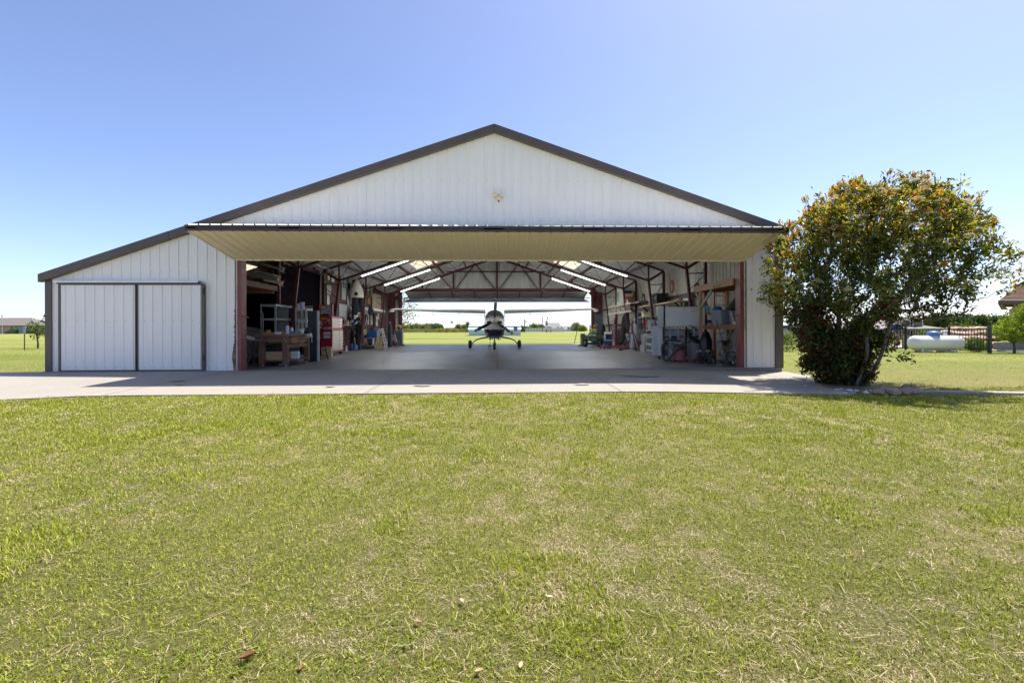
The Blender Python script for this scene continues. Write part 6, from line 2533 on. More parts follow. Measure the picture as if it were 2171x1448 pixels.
mb.tube([(-.05, .05, .2), (.05, .02, .34), (.2, .0, .36), (.32, 0, .25), (.36, -.05, .08)], .014, 7)
mb.build('hose', BLACKP, t, smooth=60)
t = thing('impact_motor', 'black electric motor lying at the jamb foot', 'motor', (6.36, 11.78, 0), .3)
MB().cyl((-.14, 0, .11), (.14, 0, .11), .10, n=18).build('housing', BK2, t, smooth=40)
MB().box((0, 0, .012), (.22, .2, .024)).build('foot', BK2, t)
MB().cyl((-.2, 0, .11), (-.14, 0, .11), .03, n=10).build('shaft', STEEL, t, smooth=40)
mb = MB()
mb.box((0, 0, .035), (.3, .14, .04))
mb.cyl((-.1, -.07, .05), (-.1, .07, .05), .04, n=12)
mb.bar((.05, 0, .05), (.14, .03, .1), .03)
solo(mb, 'floor_jack', mat('floor_jack_red', (.16, .035, .03), .5), 'low red trolley jack under the grey trash can edge', 'jack', (6.02, 13.45, 0), .2)
# --- grey trash can with a black liner, shop vacuum
p = gp(1476, 766)
t = thing('trash_can', 'round mauve-grey trash can with a black bag bulging out', 'trash can', (p.x, p.y + .15, 0))
MB().lathe([(0, .0), (.18, 0), (.19, .01), (.205, .3), (.212, .31), (.205, .33), (.222, .50), (.235, .51), (.235, .545), (.22, .545), (.2, .03), (0, .03)], 26).build('body', mat('trash_grey', (.19, .17, .185), .5, 0, .08), t, smooth=40)
mb = MB()
mb.loft([[(r * math.cos(a) + ox, r * math.sin(a), z + .015 * math.sin(5 * a)) for a in np.linspace(0, 2 * PI, 18, endpoint=False)] for r, z, ox in ((.215, .5, 0), (.2, .6, -.02), (.15, .68, -.06), (.09, .76, -.1), (.03, .80, -.12), (.05, .85, -.13), (.02, .87, -.12))])
mb.jitter(.008, 2)
mb.build('liner', mat('black_film', (.008, .009, .018), .35, bump=.6, bscale=9), t, smooth=40)
p = gp(1443, 767)
vx, vy = p.x, p.y + .17
t = thing('shop_vacuum', 'faded red shop vacuum with grey lid and black hose', 'vacuum', (vx, vy, 0))
FADE = mat('faded_red_plastic', (.38, .13, .125), .5, 0, .08)
MB().lathe([(0, .04), (.20, .04), (.21, .06), (.225, .33), (.235, .345), (.235, .36), (0, .36)], 26).build('drum', FADE, t, smooth=40)
LIDG = mat('lid_charcoal', (.05, .052, .058), .5)
mb = MB()
mb.lathe([(.245, .34), (.25, .38), (.235, .42), (.15, .46), (.13, .50), (.0, .50)], 26)
mb.build('lid', LIDG, t, smooth=40)
mb = MB()
mb.box((0, 0, .535), (.2, .24, .08))
mb.build('motor_head', mat('vac_brown', (.12, .07, .07), .5), t, bevel=.02)
MB().box((-.02, -.125, .56), (.15, .004, .018)).build('label_strip', PAPER, t)
for k in range(4):
    a = PI / 4 + k * PI / 2
    mb = MB()
    mb.bar((.12 * math.cos(a), .12 * math.sin(a), .05), (.26 * math.cos(a), .26 * math.sin(a), .05), .06, .04)
    mb.lathe([(0, -.015), (.03, -.015), (.035, 0), (.03, .015), (0, .015)], 12, (.26 * math.cos(a), .26 * math.sin(a), .036), 'y')
    mb.build('caster', BLACKP, t, smooth=40)
pts = [(.1, -.14, .44), (-.02, -.24, .43), (-.15, -.26, .38), (-.27, -.22, .25), (-.35, -.16, .09), (-.42, -.1, .035), (-.47, .02, .12), (-.46, .14, .38), (-.36, .22, .56), (-.2, .24, .64), (-.02, .22, .66), (.1, .2, .6), (.17, .12, .5)]
fine = []
for i in range(len(pts) - 1):
    for k in range(6):
        f = k / 6
        p0, p1, p2, p3 = (Vector(pts[max(i - 1, 0)]), Vector(pts[i]), Vector(pts[i + 1]), Vector(pts[min(i + 2, len(pts) - 1)]))
        fine.append(.5 * ((2 * p1) + (p2 - p0) * f + (2 * p0 - 5 * p1 + 4 * p2 - p3) * f * f + (3 * p1 - p0 - 3 * p2 + p3) * f ** 3))
MB().tube(fine, [.034 + .004 * (k % 2) for k in range(len(fine))], 10).build('hose', LIDG, t, smooth=70)

# --- rolling whiteboard in front of a cubby cabinet
bx0, bx1 = at(1408.5, 670, 14.6).x, at(1494, 670, 14.6).x
zt_, zb_ = at(1450, 650.5, 14.6).z, at(1450, 691, 14.6).z
t = thing('whiteboard', 'rolling whiteboard with faint handwriting in a black frame', 'whiteboard', ((bx0 + bx1) / 2, 14.6, 0))
W_, H_ = bx1 - bx0, zt_ - zb_
zc_ = (zt_ + zb_) / 2
MB().box((0, 0, zc_), (W_, .02, H_)).build('panel', mat('board_white', (.88, .90, .94), .3, var=.02), t)
mb = MB()
for s_ in (-1, 1):
    mb.box((s_ * (W_ / 2 + .01), -.002, zc_), (.02, .035, H_ + .04))
mb.box((0, -.002, zt_ + .01), (W_, .035, .02))
mb.box((0, -.03, zb_ - .01), (W_, .08, .02), m=1)
mb.build('frame', [BLACKP, ALU], t)
INK = mat('marker_ink', (.08, .08, .12), .6)
mb = MB()
q = random.Random(6)


def scrawl(x, z, n, sz):
    for k in range(n):
        if q.random() < .18:
            x += sz * 1.1
            continue
        a, b_ = (x, z + q.uniform(-.3, .5) * sz), (x + q.uniform(.2, .9) * sz, z + q.uniform(-.4, .6) * sz)
        mb.bar((a[0], -.012, a[1]), (b_[0], -.012, b_[1]), .006, .004)
        x += sz * .75


x0 = -W_ / 2 + .06
for x, z, n, sz in ((x0, zt_ - .06, 12, .022), (x0 + .02, zt_ - .17, 16, .028), (x0, zt_ - .25, 4, .02), (x0, zt_ - .28, 9, .022), (W_ / 2 - .62, zt_ - .06, 16, .022), (W_ / 2 - .46, zt_ - .13, 12, .022), (W_ / 2 - .46, zt_ - .18, 13, .02)):
    scrawl(x, z, n, sz)
mb.build('handwriting', INK, t)['kind'] = 'stuff'
for i, (x, z) in enumerate(((.0, zt_ - .055), (W_ / 2 - .06, zt_ - .05))):
    MB().lathe([(0, -.018), (.018, -.018), (.02, -.011)], 10, (x, 0, z), 'y').build('magnet', BLACKP, t)
mb = MB()
for x, m_ in ((W_ * .14, 1), (W_ * .36, 0), (W_ * .42, 0), (-W_ * .1, 0)):
    mb.box((x, -.04, zb_ + .01), (.14 if m_ else .06, .03, .02), m=m_)
mb.build('marker_pen', [mat('marker_white', (.7, .7, .72), .5), mat('marker_blue', (.05, .3, .6), .5)], t)
for x in (-W_ / 2 - .0, W_ * .06):
    mb = MB()
    mb.box((x, .06, zb_ / 2 + .05 + (0 if x < 0 else .0)), (.05, .04, zb_ - .1 + (.9 if x < -.1 else .0) * 0))
    mb.build('post', BLACKM, t)
MB().box((-W_ / 2 - .0, .0, zc_), (.045, .04, H_ + .06)).build('side_post', BLACKM, t)
mb = MB()
for s_ in (-.45, .45):
    mb.box((-W_ / 2, s_ * .6, .07), (.04, .5, .04))
mb.build('foot', BLACKM, t)
for y in (-.45, .45):
    MB().lathe([(0, -.02), (.045, -.02), (.05, 0), (.045, .02), (0, .02)], 12, (-W_ / 2, y, .05), 'y').build('caster', BLACKM, t, smooth=40)

# cubby cabinet behind: white, five bays wide, four rows, tall side panel
cx0, cx1, cy0, cy1 = bx0 - .0, bx1 - .0, 14.78, 15.2
ct = thing('cubby_cabinet', 'white cubby cabinet stuffed with parts behind the whiteboard', 'cabinet', ((cx0 + cx1) / 2, (cy0 + cy1) / 2, 0))
CW, CD = cx1 - cx0, cy1 - cy0
CWH = mat('cubby_white', (.62, .65, .70), .5, 0, .05)
mb = MB()
nb = 5
for k in range(nb + 1):
    mb.box((-CW / 2 + CW * k / nb, 0, .56), (.02, CD, .86 if 0 < k < nb else .92))
for k, z in enumerate((.12, .34, .56, .78, 1.0)):
    mb.box((0, .002, z), (CW - .021, CD - .01, .018))
mb.box((0, CD / 2 - .012, .56), (CW - .02, .012, .86))
mb.build('carcass', CWH, ct)
mb = MB()
mb.box((0, .0, 1.07), (CW - .02, CD, .016))
mb.build('top_shelf', CWH, ct)
MB().box((-CW / 2 - .13, .1, .60), (.21, .03, .98)).build('side_panel', CWH, ct)
q = random.Random(31)
CUB = [mat('cub_%d' % i, c, .6, 0, .3, 14) for i, c in enumerate(((.5, .5, .55), (.06, .08, .13), (.2, .17, .16), (.3, .35, .42), (.1, .14, .22), (.42, .3, .26)))]
for r in range(4):
    for k in range(nb):
        if (r, k) in ((0, 0), (1, 1)):
            continue
        bxm = CUB[q.randrange(6)]
        x = -CW / 2 + CW * (k + .5) / nb
        mb = MB()
        h = q.uniform(.08, .16)
        mb.taper((0, 0, 0), (.19, .3), (.22, .33), h)
        mb.box((.02, -.1, h + .01), (.12, .08, .03), (0, 0, q.uniform(0, 1)))
        solo(mb, 'parts_bin', bxm, f'small parts bin in the {("lowest", "second lowest", "second highest", "highest")[r]} cubby row, {("next to the tall side panel", "second bay from the side panel", "middle bay", "fourth bay from the side panel", "bay nearest the garbage bag")[k]}', 'bin', ((cx0 + cx1) / 2 + x, 14.97, .131 + .22 * r), 0, 'parts bins in the white cubby cabinet')
# row of goods on top of the cubbies, below the board
zT = 1.079
for i, (x, kind, m, lab) in enumerate(((bx0 + .10, 'disc', WHITEP, 'white round disc in a blue base on the cubby top'), (bx0 + .25, 'can', mat('lilac_can', (.62, .62, .8), .4), 'lilac-white can on the cubby top'), (bx0 + .53, 'crate', mat('blue_grid', (.12, .17, .3), .5, 0, .4, 40), 'long blue-grey latticed crate on the cubby top'),
                                       (bx0 + .92, 'bag', mat('bright_red', (.5, .01, .02), .5), 'bright red cloth on the cubby top'), (bx0 + 1.14, 'can', mat('aqua_can', (.3, .6, .72), .4), 'aqua spray bottle on the cubby top'), (bx0 + 1.3, 'can', mat('dusky_can', (.2, .06, .06), .5), 'dusky red can at the end of the cubby top'), (bx0 + 1.05, 'can', mat('olive_can', (.1, .08, .06), .5), 'short olive can beside the aqua bottle'))):
    mb = MB()
    if kind == 'disc':
        mb.lathe([(0, -.01), (.1, -.01), (.1, .01), (0, .01)], 20, (0, 0, .12), 'y')
        mb.box((0, 0, .02), (.2, .14, .04))
    elif kind == 'can':
        mb.lathe([(0, 0), (.042, 0), (.042, .14), (.03, .16), (.015, .165), (.015, .19), (0, .19)], 14)
    elif kind == 'crate':
        mb.taper((0, 0, 0), (.34, .22), (.38, .26), .17)
    else:
        mb.ball((0, 0, .07), (.14, .12, .075), 10, 6).jitter(.02, 4)
    solo(mb, {'disc': 'disc', 'can': 'spray_can', 'crate': 'plastic_crate', 'bag': 'red_cloth'}[kind], m, lab, kind if kind != 'bag' else 'cloth', (x, 15.0, zT), smooth=40)
# pale sheet panel (tall) left of the board, buckets on a rolling shelf beyond
mb = MB()
mb.prism([(-.0, .62), (.34, .62), (.34, .16), (0, .16)], -.01, .01)
x0, x1 = at(1394.5, 700, 15.0).x, at(1407, 700, 15.0).x
mb = MB().box((0, 0, 1.37), (x1 - x0, .03, .72))
solo(mb, 'pale_panel', mat('cool_white_panel', (.58, .62, .68), .4, 0, .06), 'pale upright panel beside the whiteboard edge', 'panel', ((x0 + x1) / 2, 15.0, 0), bevel=.004)
# grey rolling shelf with bins
sx0, sx1 = at(1377, 740, 17.0).x, at(1396, 740, 17.0).x + .35
rk = rack(sx0, sx1, 16.7, 17.4, 1.0, (.2, .45, .72, .98), 'grey rolling shelf full of bins beyond the whiteboard', mat('shelf_grey', (.40, .40, .41), .5), name='rolling_shelf', post=.03)
for y in (16.72, 17.38):
    for x in (sx0 + .05, sx1 - .05):
        pass
TG = mat('tote_slate', (.2, .21, .24), .5)
xm = (sx0 + sx1) / 2
tote('storage_tote', .5, .5, .14, mat('clear_lilac', (.30, .34, .5), .3), 'translucent bluish tote on the lowest deck of the rolling shelf', (xm, 17.0, .201), lid=TG)
tote('storage_tote', .5, .5, .16, TG, 'slate tote on the second deck of the rolling shelf', (xm, 17.0, .451))
mb = MB()
mb.ball((0, 0, .06), (.1, .1, .06), 10, 6)
solo(mb, 'yellow_pouch', YELLOWP, 'yellow pouch lying in the slate tote', 'pouch', (sx0 + .15, 16.85, .60), smooth=40)
mb = MB()
mb.ball((0, 0, .07), (.24, .22, .08), 12, 6).jitter(.025, 6)
solo(mb, 'cloth_heap', mat('grey_white_cloth', (.4, .43, .46), .9), 'grey-white cloth heap on the third deck of the rolling shelf', 'cloth', (xm, 16.95, .721), smooth=40)
bucket('paint_bucket', .13, .15, .34, mat('bucket_white', (.62, .62, .66), .4, 0, .05), 'white paint bucket with red print, nearer the whiteboard', 'bucket', (sx0 + .42, 16.95, .981), lid=GREYBL)
bucket('paint_bucket', .12, .14, .36, mat('bucket_white', (.62, .62, .66), .4, 0, .05), 'white paint bucket behind the lidded one', 'bucket', (sx0 + .14, 17.15, .981))
mb = MB()
for x, z in ((sx0 + .42, 1.13), (sx0 + .14, 1.12)):
    pass
mb = MB().box((0, 0, .12), (.05, .05, .24))
solo(mb, 'brown_can', mat('rust_can', (.3, .11, .07), .5), 'narrow rusty can at the shelf edge before the buckets', 'can', (sx0 + .02, 16.78, .981))
for sx_ in (sx0 + .06, sx1 - .06):
    mb = MB()
# --- upper wall shelf with bucket and black bin
wy0, wy1 = 16.6, 21.2
ws = thing('wall_shelf', 'long rough timber shelf on the siding wall under the black bin', 'shelf', (6.9, 18.9, 0))
zS = at(1385, 645.5, 19.0).z
MB().box((0, 0, zS), (.5, wy1 - wy0, .045)).build('board', WOODPALE, ws)
for y in (-1.9, .2, 1.9):
    MB().bar((-.2, y, zS - .03), (.3, y, zS - .45), .05).build('bracket', REDSTEEL, ws)
bucket('wall_bucket', .14, .17, .40, mat('bucket_pale', (.52, .52, .56), .45), 'pale grey bucket on the timber wall shelf', 'bucket', (6.8, 19.75, zS + .024), handle=False)
tote('black_bin', .5, .55, .42, mat('black_tote', (.012, .014, .025), .45), 'black bin with a white label on the timber wall shelf', (6.85, 18.95, zS + .024))
MB_ = MB().box((0, 0, 0), (.003, .07, .06))
solo(MB_, 'bin_label', PAPER, 'white paper label stuck on the black bin', 'label', (6.85 - .26, 18.8, zS + .25))
# second lower shelf with yellow trays and a steel pot
w2 = thing('wall_shelf', 'lower metal wall shelf carrying pale yellow trays', 'shelf', (6.9, 19.2, 0))
z2 = at(1385, 670, 19.0).z
MB().box((0, 0, z2), (.5, 4.4, .03)).build('board', mat('grey_board_shelf', (.42, .40, .37), .6), w2)
for y in (-1.8, .3, 1.9):
    MB().bar((-.2, y, z2 - .02), (.3, y, z2 - .35), .04).build('bracket', BLACKM, w2)
CRM = mat('pale_yellow_tray', (.72, .70, .45), .5)
tote('yellow_tray', .34, .38, .20, CRM, 'pale yellow tray on the lower wall shelf, farther one', (6.75, 20.4, z2 + .016))
tote('yellow_tray', .3, .3, .14, CRM, 'pale yellow tray stacked on the steel pot', (6.8, 18.7, z2 + .24))
bucket('steel_pot', .16, .17, .2, STEEL, 'steel pot under the pale yellow tray', 'pot', (6.8, 18.7, z2 + .016), handle=False)
# white window-like panel on the wall above the whiteboard
d = ray(1457, 644)
p = Vector((0, 0, CAMZ)) + d * ((HX - .02) / d.x)
mb = MB().box((0, 0, -.05), (.03, .75, .5))
solo(mb, 'white_sheet', mat('sheet_white', (.68, .72, .76), .5, var=.03), 'white rectangular sheet on the wall above the whiteboard', 'panel', tuple(p))
mb = MB()
mb.box((0, 0, .3), (.05, 1.0, .16))
mb.box((0, .45, 0), (.05, .06, .7))
solo(mb, 'brown_header', mat('brown_header', (.1, .07, .07), .7), 'brown header board round the white sheet on the wall', 'board', (p.x - .02, p.y, p.z))
bottle(.11, .3, mat('water_blue', (.35, .5, .65), .2), BLUEP, 'pale blue water jug behind the whiteboard top', (6.95, 14.9, 1.5), neck=.5)
mb = MB().box((0, 0, 0), (.4, .4, .03))
solo(mb, 'jug_shelf', WOODRAW, 'small timber ledge carrying the pale blue water jug', 'ledge', (6.95, 14.9, 1.484))

# --- tripod wing jacks
def wingjack(u, v, utop, vtop, hred, label, Y=None):
    p = gp(u, v)
    zt = at(utop, vtop, p.y).z
    t = thing('wing_jack', label, 'wing jack', (p.x, p.y, 0), 0, 'tripod wing jacks for the airplane')
    z0 = .12
    MB().cyl((0, 0, z0), (0, 0, zt * .62), .05, n=14).build('cylinder', STEEL, t, smooth=40)
    MB().cyl((0, 0, zt * .55), (0, 0, zt * .55 + hred), .058, n=14).build('red_sleeve', REDP, t, smooth=40)
    MB().lathe([(.045, zt * .55 + hred), (.045, zt - .08), (.03, zt - .02), (0, zt)], 14).build('ram', BLACKM, t, smooth=40)
    for k in range(3):
        a = -PI / 2 + .5 + 2 * PI * k / 3
        c, s_ = math.cos(a), math.sin(a)
        mb = MB()
        mb.bar((c * .55, s_ * .45, .05), (c * .06, s_ * .06, zt * .6), .035)
        mb.bar((c * .55, s_ * .45, .05), (0, 0, .14), .03)
        mb.build('leg', BLACKM, t)
        MB().lathe([(0, -.02), (.05, -.02), (.055, 0), (.05, .02), (0, .02)], 12, (c * .55, s_ * .45, .056), 'y').build('wheel', BLACKM, t, smooth=40)
    return t


wingjack(1340.5, 744, 1340, 679, .14, 'tripod wing jack with a small red collar, nearer the aircraft')
wingjack(1366, 741, 1366, 660, .38, 'taller tripod wing jack with a long red sleeve')
# --- green-black jacket cover over an outboard stand
p = gp(1340, 737)
jx, jy = p.x + .15, p.y + .8
t = thing('covered_engine', 'dark green canvas cover draped over a stand behind the wing jacks', 'cover', (jx, jy, 0))
mb = MB()
rings = []
zt0, zb0 = at(1340, 655, jy).z, at(1340, 697, jy).z
for k in range(9):
    f = k / 8
    w_ = (.05, .22, .34, .42, .47, .5, .52, .52, .46)[k]
    rings.append([(w_ * math.cos(a) * (1 + .08 * math.sin(6 * a)), .36 * w_ / .5 * math.sin(a), zt0 - (zt0 - zb0) * f - (.12 * max(0, math.sin(3 * a)) if k == 8 else 0)) for a in np.linspace(0, 2 * PI, 26, endpoint=False)])
mb.loft(rings).jitter(.012, 5)
mb.build('cover', mat('green_canvas', (.022, .04, .034), .85, bump=.4, bscale=12), t, smooth=50)
mb = MB()
for s_ in (-1, 1):
    mb.bar((s_ * .3, 0, 0), (s_ * .2, 0, zb0 + .1), .05)
mb.bar((-.3, .2, .05), (.25, 0, zb0), .03)
mb.bar((.3, .2, .05), (-.25, 0, zb0), .03)
mb.build('stand', BLACKM, t)
# --- engine hoist, dark red
p = gp(1308, 740)
t = thing('engine_hoist', 'dark red folding engine hoist with a long low base', 'engine hoist', (p.x, p.y + .2, 0))
DR = mat('hoist_red', (.16, .01, .025), .4)
PR = mat('hoist_base_red', (.28, .05, .075), .5)
zt = at(1308, 668, p.y).z
MB().bar((0, 0, .1), (.03, .05, zt), .11, .11).build('mast', DR, t)
MB().bar((-.02, -.06, zt - .1), (-.22, -.02, .55), .08, .06).build('boom', DR, t)
MB().cyl((-.14, -.1, .4), (-.1, -.08, 1.25), .05, n=12).build('ram', mat('ram_grey', (.28, .26, .26), .4, .4), t, smooth=40)
for y in (-.42, .3):
    MB().bar((-.72, y, .12), (.5, y, .12), .08, .10).build('base_leg', PR, t, bevel=.006)
MB().bar((.2, -.42, .13), (.2, .3, .13), .1, .1).build('cross_bar', PR, t)
for x, y in ((-.7, -.42), (-.7, .3), (.5, -.42), (.5, .3)):
    MB().lathe([(0, -.02), (.05, -.02), (.055, 0), (.05, .02), (0, .02)], 12, (x, y, .055), 'y').build('caster', BLACKM, t, smooth=40)
# small motor at its foot
mb = MB()
mb.cyl((0, -.12, .17), (0, .12, .17), .12, n=16)
mb.cyl((0, -.16, .17), (0, -.12, .17), .09, n=16)
mb.box((0, 0, .03), (.22, .22, .06))
solo(mb, 'pump_motor', BK2, 'dark round motor sitting by the engine hoist mast', 'motor', (p.x - .32, p.y + .35, .0), smooth=40)
# --- cooler on a blue bin, beside the mower
p = gp(1292, 736)
t0 = tote('blue_bin', .42, .4, .36, mat('navy_bin', (.012, .05, .2), .4), 'dark blue bin with a pale rim under the cooler', (p.x, p.y + .3, 0), lid=mat('lid_blue_white', (.42, .46, .6), .4))
t = thing('cooler', 'navy cooler with white lid on top of the blue bin', 'cooler', (p.x + .02, p.y + .3, .405))
MB().taper((0, 0, 0), (.38, .3), (.42, .33), .32).build('body', mat('navy_cooler', (.012, .02, .06), .4), t, bevel=.015)
MB().taper((0, 0, .322), (.45, .36), (.40, .31), .12).build('lid', WHITEP, t, bevel=.02)
MB().box((-.205, 0, .16), (.02, .3, .3)).build('side_panel', WHITEP, t)
# --- red bin with yellow lid, white roll, turquoise and blue bags, grey box, yellow bucket
p = gp(1321, 738)
tote('red_bin', .38, .38, .32, REDP, 'red bin with a yellow lid behind the wing jacks', (p.x, p.y + .3, 0), lid=mat('dull_yellow', (.4, .3, .08), .5))
mb = MB().cyl((0, 0, 0), (.04, .03, .36), .055, n=14)
solo(mb, 'paper_roll', PAPER, 'white paper roll standing on the red bin', 'roll', (p.x - .02, p.y + .35, .50), smooth=40)
mb = MB().box((0, 0, .07), (.4, .3, .14))
solo(mb, 'red_case', mat('case_red', (.2, .02, .025), .5), 'flat dark red case on the yellow-lidded bin', 'case', (p.x + .02, p.y + .32, .362), bevel=.01)
mb = MB().ball((0, 0, .12), (.24, .2, .14), 12, 7).jitter(.025, 3)
solo(mb, 'turquoise_bag', mat('turquoise_bag', (.01, .28, .48), .6), 'turquoise bag on the dark bin behind the nearer wing jack', 'bag', (p.x + .42, p.y + .8, .5), smooth=40)
mb = MB().ball((0, 0, .14), (.2, .2, .15), 12, 7).jitter(.025, 5)
solo(mb, 'blue_bag', mat('deep_blue_bag', (.01, .1, .3), .6), 'deep blue bag beside the turquoise one', 'bag', (p.x + .75, p.y + .8, .48), smooth=40)
tote('black_tub', 1.0, .5, .46, BLACKP, 'long black tub carrying the turquoise and blue bags', (p.x + .6, p.y + .8, 0))
p = gp(1356, 741)
carton(.5, .35, .44, 'grey box on the floor between the two wing jacks', (p.x, p.y + .3, .0), 0, mat('box_grey', (.30, .29, .29), .8))
mb = MB().prism([(-.16, 0), (.02, 0), (-.02, .42), (-.26, .40)], -.12, .12)
solo(mb, 'detergent_jug', mat('slate_lilac', (.20, .21, .34), .5), 'slate-lilac jug leaning in front of the grey box', 'jug', (p.x + .38, p.y + .05, 0), bevel=.02)
p = gp(1374, 744)
t = bucket('yellow_bucket', .11, .14, .34, mat('mop_yellow', (.62, .40, .02), .45), 'yellow mop bucket beyond the rolling shelf', 'bucket', (p.x, p.y + .15, .0))
# trash barrel and odd things filling the wall behind
p = gp(1390, 725)
for i, (x, y, r, h, m, lab) in enumerate(((6.75, 18.1, .2, .85, BLACKP, 'black round barrel against the siding beyond the rolling shelf'), (6.8, 20.6, .22, .9, mat('barrel_grey', (.14, .14, .15), .5), 'charcoal barrel against the siding behind the wing jacks'), (6.75, 22.4, .2, .8, mat('barrel_blue', (.05, .07, .12), .5), 'blue-black barrel against the siding behind the hoist'))):
    bucket('barrel', r * .92, r, h, m, lab, 'barrel', (x, y, 0), 'dark barrels along the siding wall', handle=False)
mb = MB()
for k in range(14):
    q = random.Random(k + 70)
    y = 20.3 + .27 * k
    mb.bar((6.95 + q.uniform(-.1, .1), y, 0), (7.05, y + q.uniform(-.25, .25), q.uniform(1.1, 1.75)), .03, .03)
solo(mb, 'long_tools', mat('tool_handles', (.26, .22, .2), .6, .1, .5, 3), 'row of rakes and poles leaning on the siding behind the hoist', 'garden tools', (0, 0, 0))
for i, (y, w_, h, m, lab) in enumerate(((21.6, .42, .95, mat('steel_duct', (.42, .42, .44), .4, .4), 'pale sheet-metal duct standing behind the engine hoist'), (23.9, .5, .8, BLACKM, 'black machine with hoses by the push mower'), (19.6, .6, .5, mat('gear_grey', (.3, .31, .33), .5), 'grey gearbox casting on a stand behind the wing jacks'))):
    mb = MB()
    mb.lathe([(0, .3), (w_ * .5, .3), (w_ * .5, h * .8 + .3), (w_ * .3, h + .3), (0, h + .3)], 14)
    mb.box((0, 0, .15), (w_, w_, .3))
    solo(mb, 'machine_part', m, lab, 'machine', (6.6, y, 0), smooth=40)

# --- wooden ladder hung level on the wall, cabinet and board above it
t = thing('hung_ladder', 'pale ladder hung level on the siding wall above the mower', 'ladder', (6.55, 24.4, 0))
za, zb = at(1290, 650, 25.5).z, at(1290, 665, 25.5).z
LADP = mat('weathered_ladder', (.62, .55, .47), .7)
for z in (za, zb):
    MB().box((0, 0, z), (.04, 4.6, .075)).build('rail', LADP, t)
for k in range(15):
    MB().cyl((0, -2.1 + .3 * k, za), (0, -2.1 + .3 * k, zb), .02, n=7).build('rung', LADP, t)
ld2 = thing('plank_shelf', 'dark plank shelf on brackets beyond the hung ladder', 'shelf', (6.85, 22.6, 0))
z3 = at(1335, 644, 22.5).z
MB().box((0, .6, z3), (.55, 4.6, .09)).build('board', mat('dark_plank', (.09, .045, .04), .7), ld2)
for y in (-1.3, .6, 2.4):
    MB().bar((-.2, y, z3 - .04), (.28, y, z3 - .4), .05).build('bracket', REDSTEEL, ld2)
p = at(1310, 634, 24.2)
t = thing('overhead_cabinet', 'cream cabinet with a dark blue stripe on the plank shelf', 'cabinet', (6.75, 23.9, z3 + .046))
MB().box((0, 0, .42), (.5, 1.3, .84)).build('body', mat('cabinet_cream', (.50, .49, .42), .5), t, bevel=.008)
MB().box((-.0, -.655, .60), (.38, .01, .16)).build('stripe', mat('stripe_navy', (.02, .045, .09), .4), t)
MB().box((-.255, .35, .4), (.012, .45, .55)).build('window', mat('green_window', (.25, .38, .22), .2, 0, .4, 4), t)
mb = MB().box((0, 0, .17), (.4, .06, .34))
solo(mb, 'brown_board', mat('orange_ply', (.28, .11, .035), .6), 'orange-brown plywood piece in front of the cream cabinet', 'board', (6.72, 22.9, z3 + .046))
bottle(.04, .2, WHITEP, WHITEP, 'white bottle before the orange-brown plywood', (6.58, 22.8, z3 + .046))

# --- riding mower, nose to the camera
GRN = mat('mower_green', (.015, .085, .03), .3, 0, .08)
MY = mat('mower_yellow', (.75, .45, .02), .4)
p = gp(1262, 736)
mw = thing('riding_mower', 'green riding mower with a yellow seat facing out of the hangar', 'mower', (p.x, p.y + .7, 0), R(-14))
mb = MB()
rings = []
for y, w_, z0, z1 in ((-.78, .40, .36, .60), (-.74, .46, .32, .70), (-.5, .50, .32, .80), (-.1, .50, .34, .86), (.12, .46, .40, .88)):
    rings.append([(w_ / 2 * x, y, z0 + (z1 - z0) * z) for x, z in ((-1, 0), (-1, .55), (-.9, .85), (-.6, .98), (0, 1.03), (.6, .98), (.9, .85), (1, .55), (1, 0))])
mb.loft(rings)
mb.build('hood', GRN, mw, smooth=40)
mb = MB()
mb.box((0, -.785, .56), (.40, .02, .12))
mb.build('grille', BLACKP, mw)
for sx in (-1, 1):
    MB().box((sx * .14, -.775, .655), (.11, .03, .05)).build('headlight', mat('lamp_clear', (.85, .86, .84), .1, spec=.8), mw, bevel=.008)
    mb = MB()
    mb.lathe([(.09, -.07), (.14, -.075), (.17, -.04), (.175, 0), (.17, .04), (.14, .075), (.09, .07)], 18, (sx * .38, -.6, .175), 'x')
    o = mb.build('wheel', RUBBER, mw, smooth=40)
    MB().lathe([(0, -.05), (.09, -.06), (.09, .06), (0, .05)], 14, (sx * .38, -.6, .175), 'x').build('rim', mat('rim_cream', (.6, .52, .4), .5), o, smooth=40)
    mb = MB()
    mb.lathe([(.12, -.11), (.2, -.12), (.25, -.07), (.255, 0), (.25, .07), (.2, .12), (.12, .11)], 18, (sx * .42, .62, .255), 'x')
    o = mb.build('wheel', RUBBER, mw, smooth=40)
    MB().lathe([(0, -.07), (.12, -.09), (.12, .09), (0, .07)], 14, (sx * .42, .62, .255), 'x').build('rim', MY, o, smooth=40)
    mb = MB()
    mb.loft([[(sx * x, y, z) for y, z in ((.2, .42), (.32, .60), (.6, .68), (.95, .62), (1.0, .45))] for x in (.28, .55)] , closed=False, caps=False)
    mb.build('fender', GRN, mw, smooth=40)
mb = MB()
mb.box((0, .3, .42), (.5, .9, .12))
mb.box((0, .75, .5), (.52, .5, .2))
mb.bar((-.2, -.62, .2), (.2, -.62, .2), .05)
mb.build('chassis', GRN, mw, bevel=.01)
mb = MB()
mb.loft([[(x, y, z) for x, z in ((-.45, .12), (-.5, .17), (-.3, .24), (.3, .24), (.5, .17), (.45, .12))] for y in (-.25, .45)])
mb.build('mower_deck', BK2, mw, smooth=30)
mb = MB()
mb.loft([[(-.5, -.2, .12), (-.5, .3, .12), (-.5, .3, .22), (-.5, -.2, .22)], [(-.85, -.22, .04), (-.85, .26, .04), (-.85, .26, .08), (-.85, -.22, .08)]])
mb.build('discharge_chute', mat('chute_grey', (.13, .13, .14), .5), mw)
mb = MB()
mb.box((0, .62, .66), (.42, .4, .1))
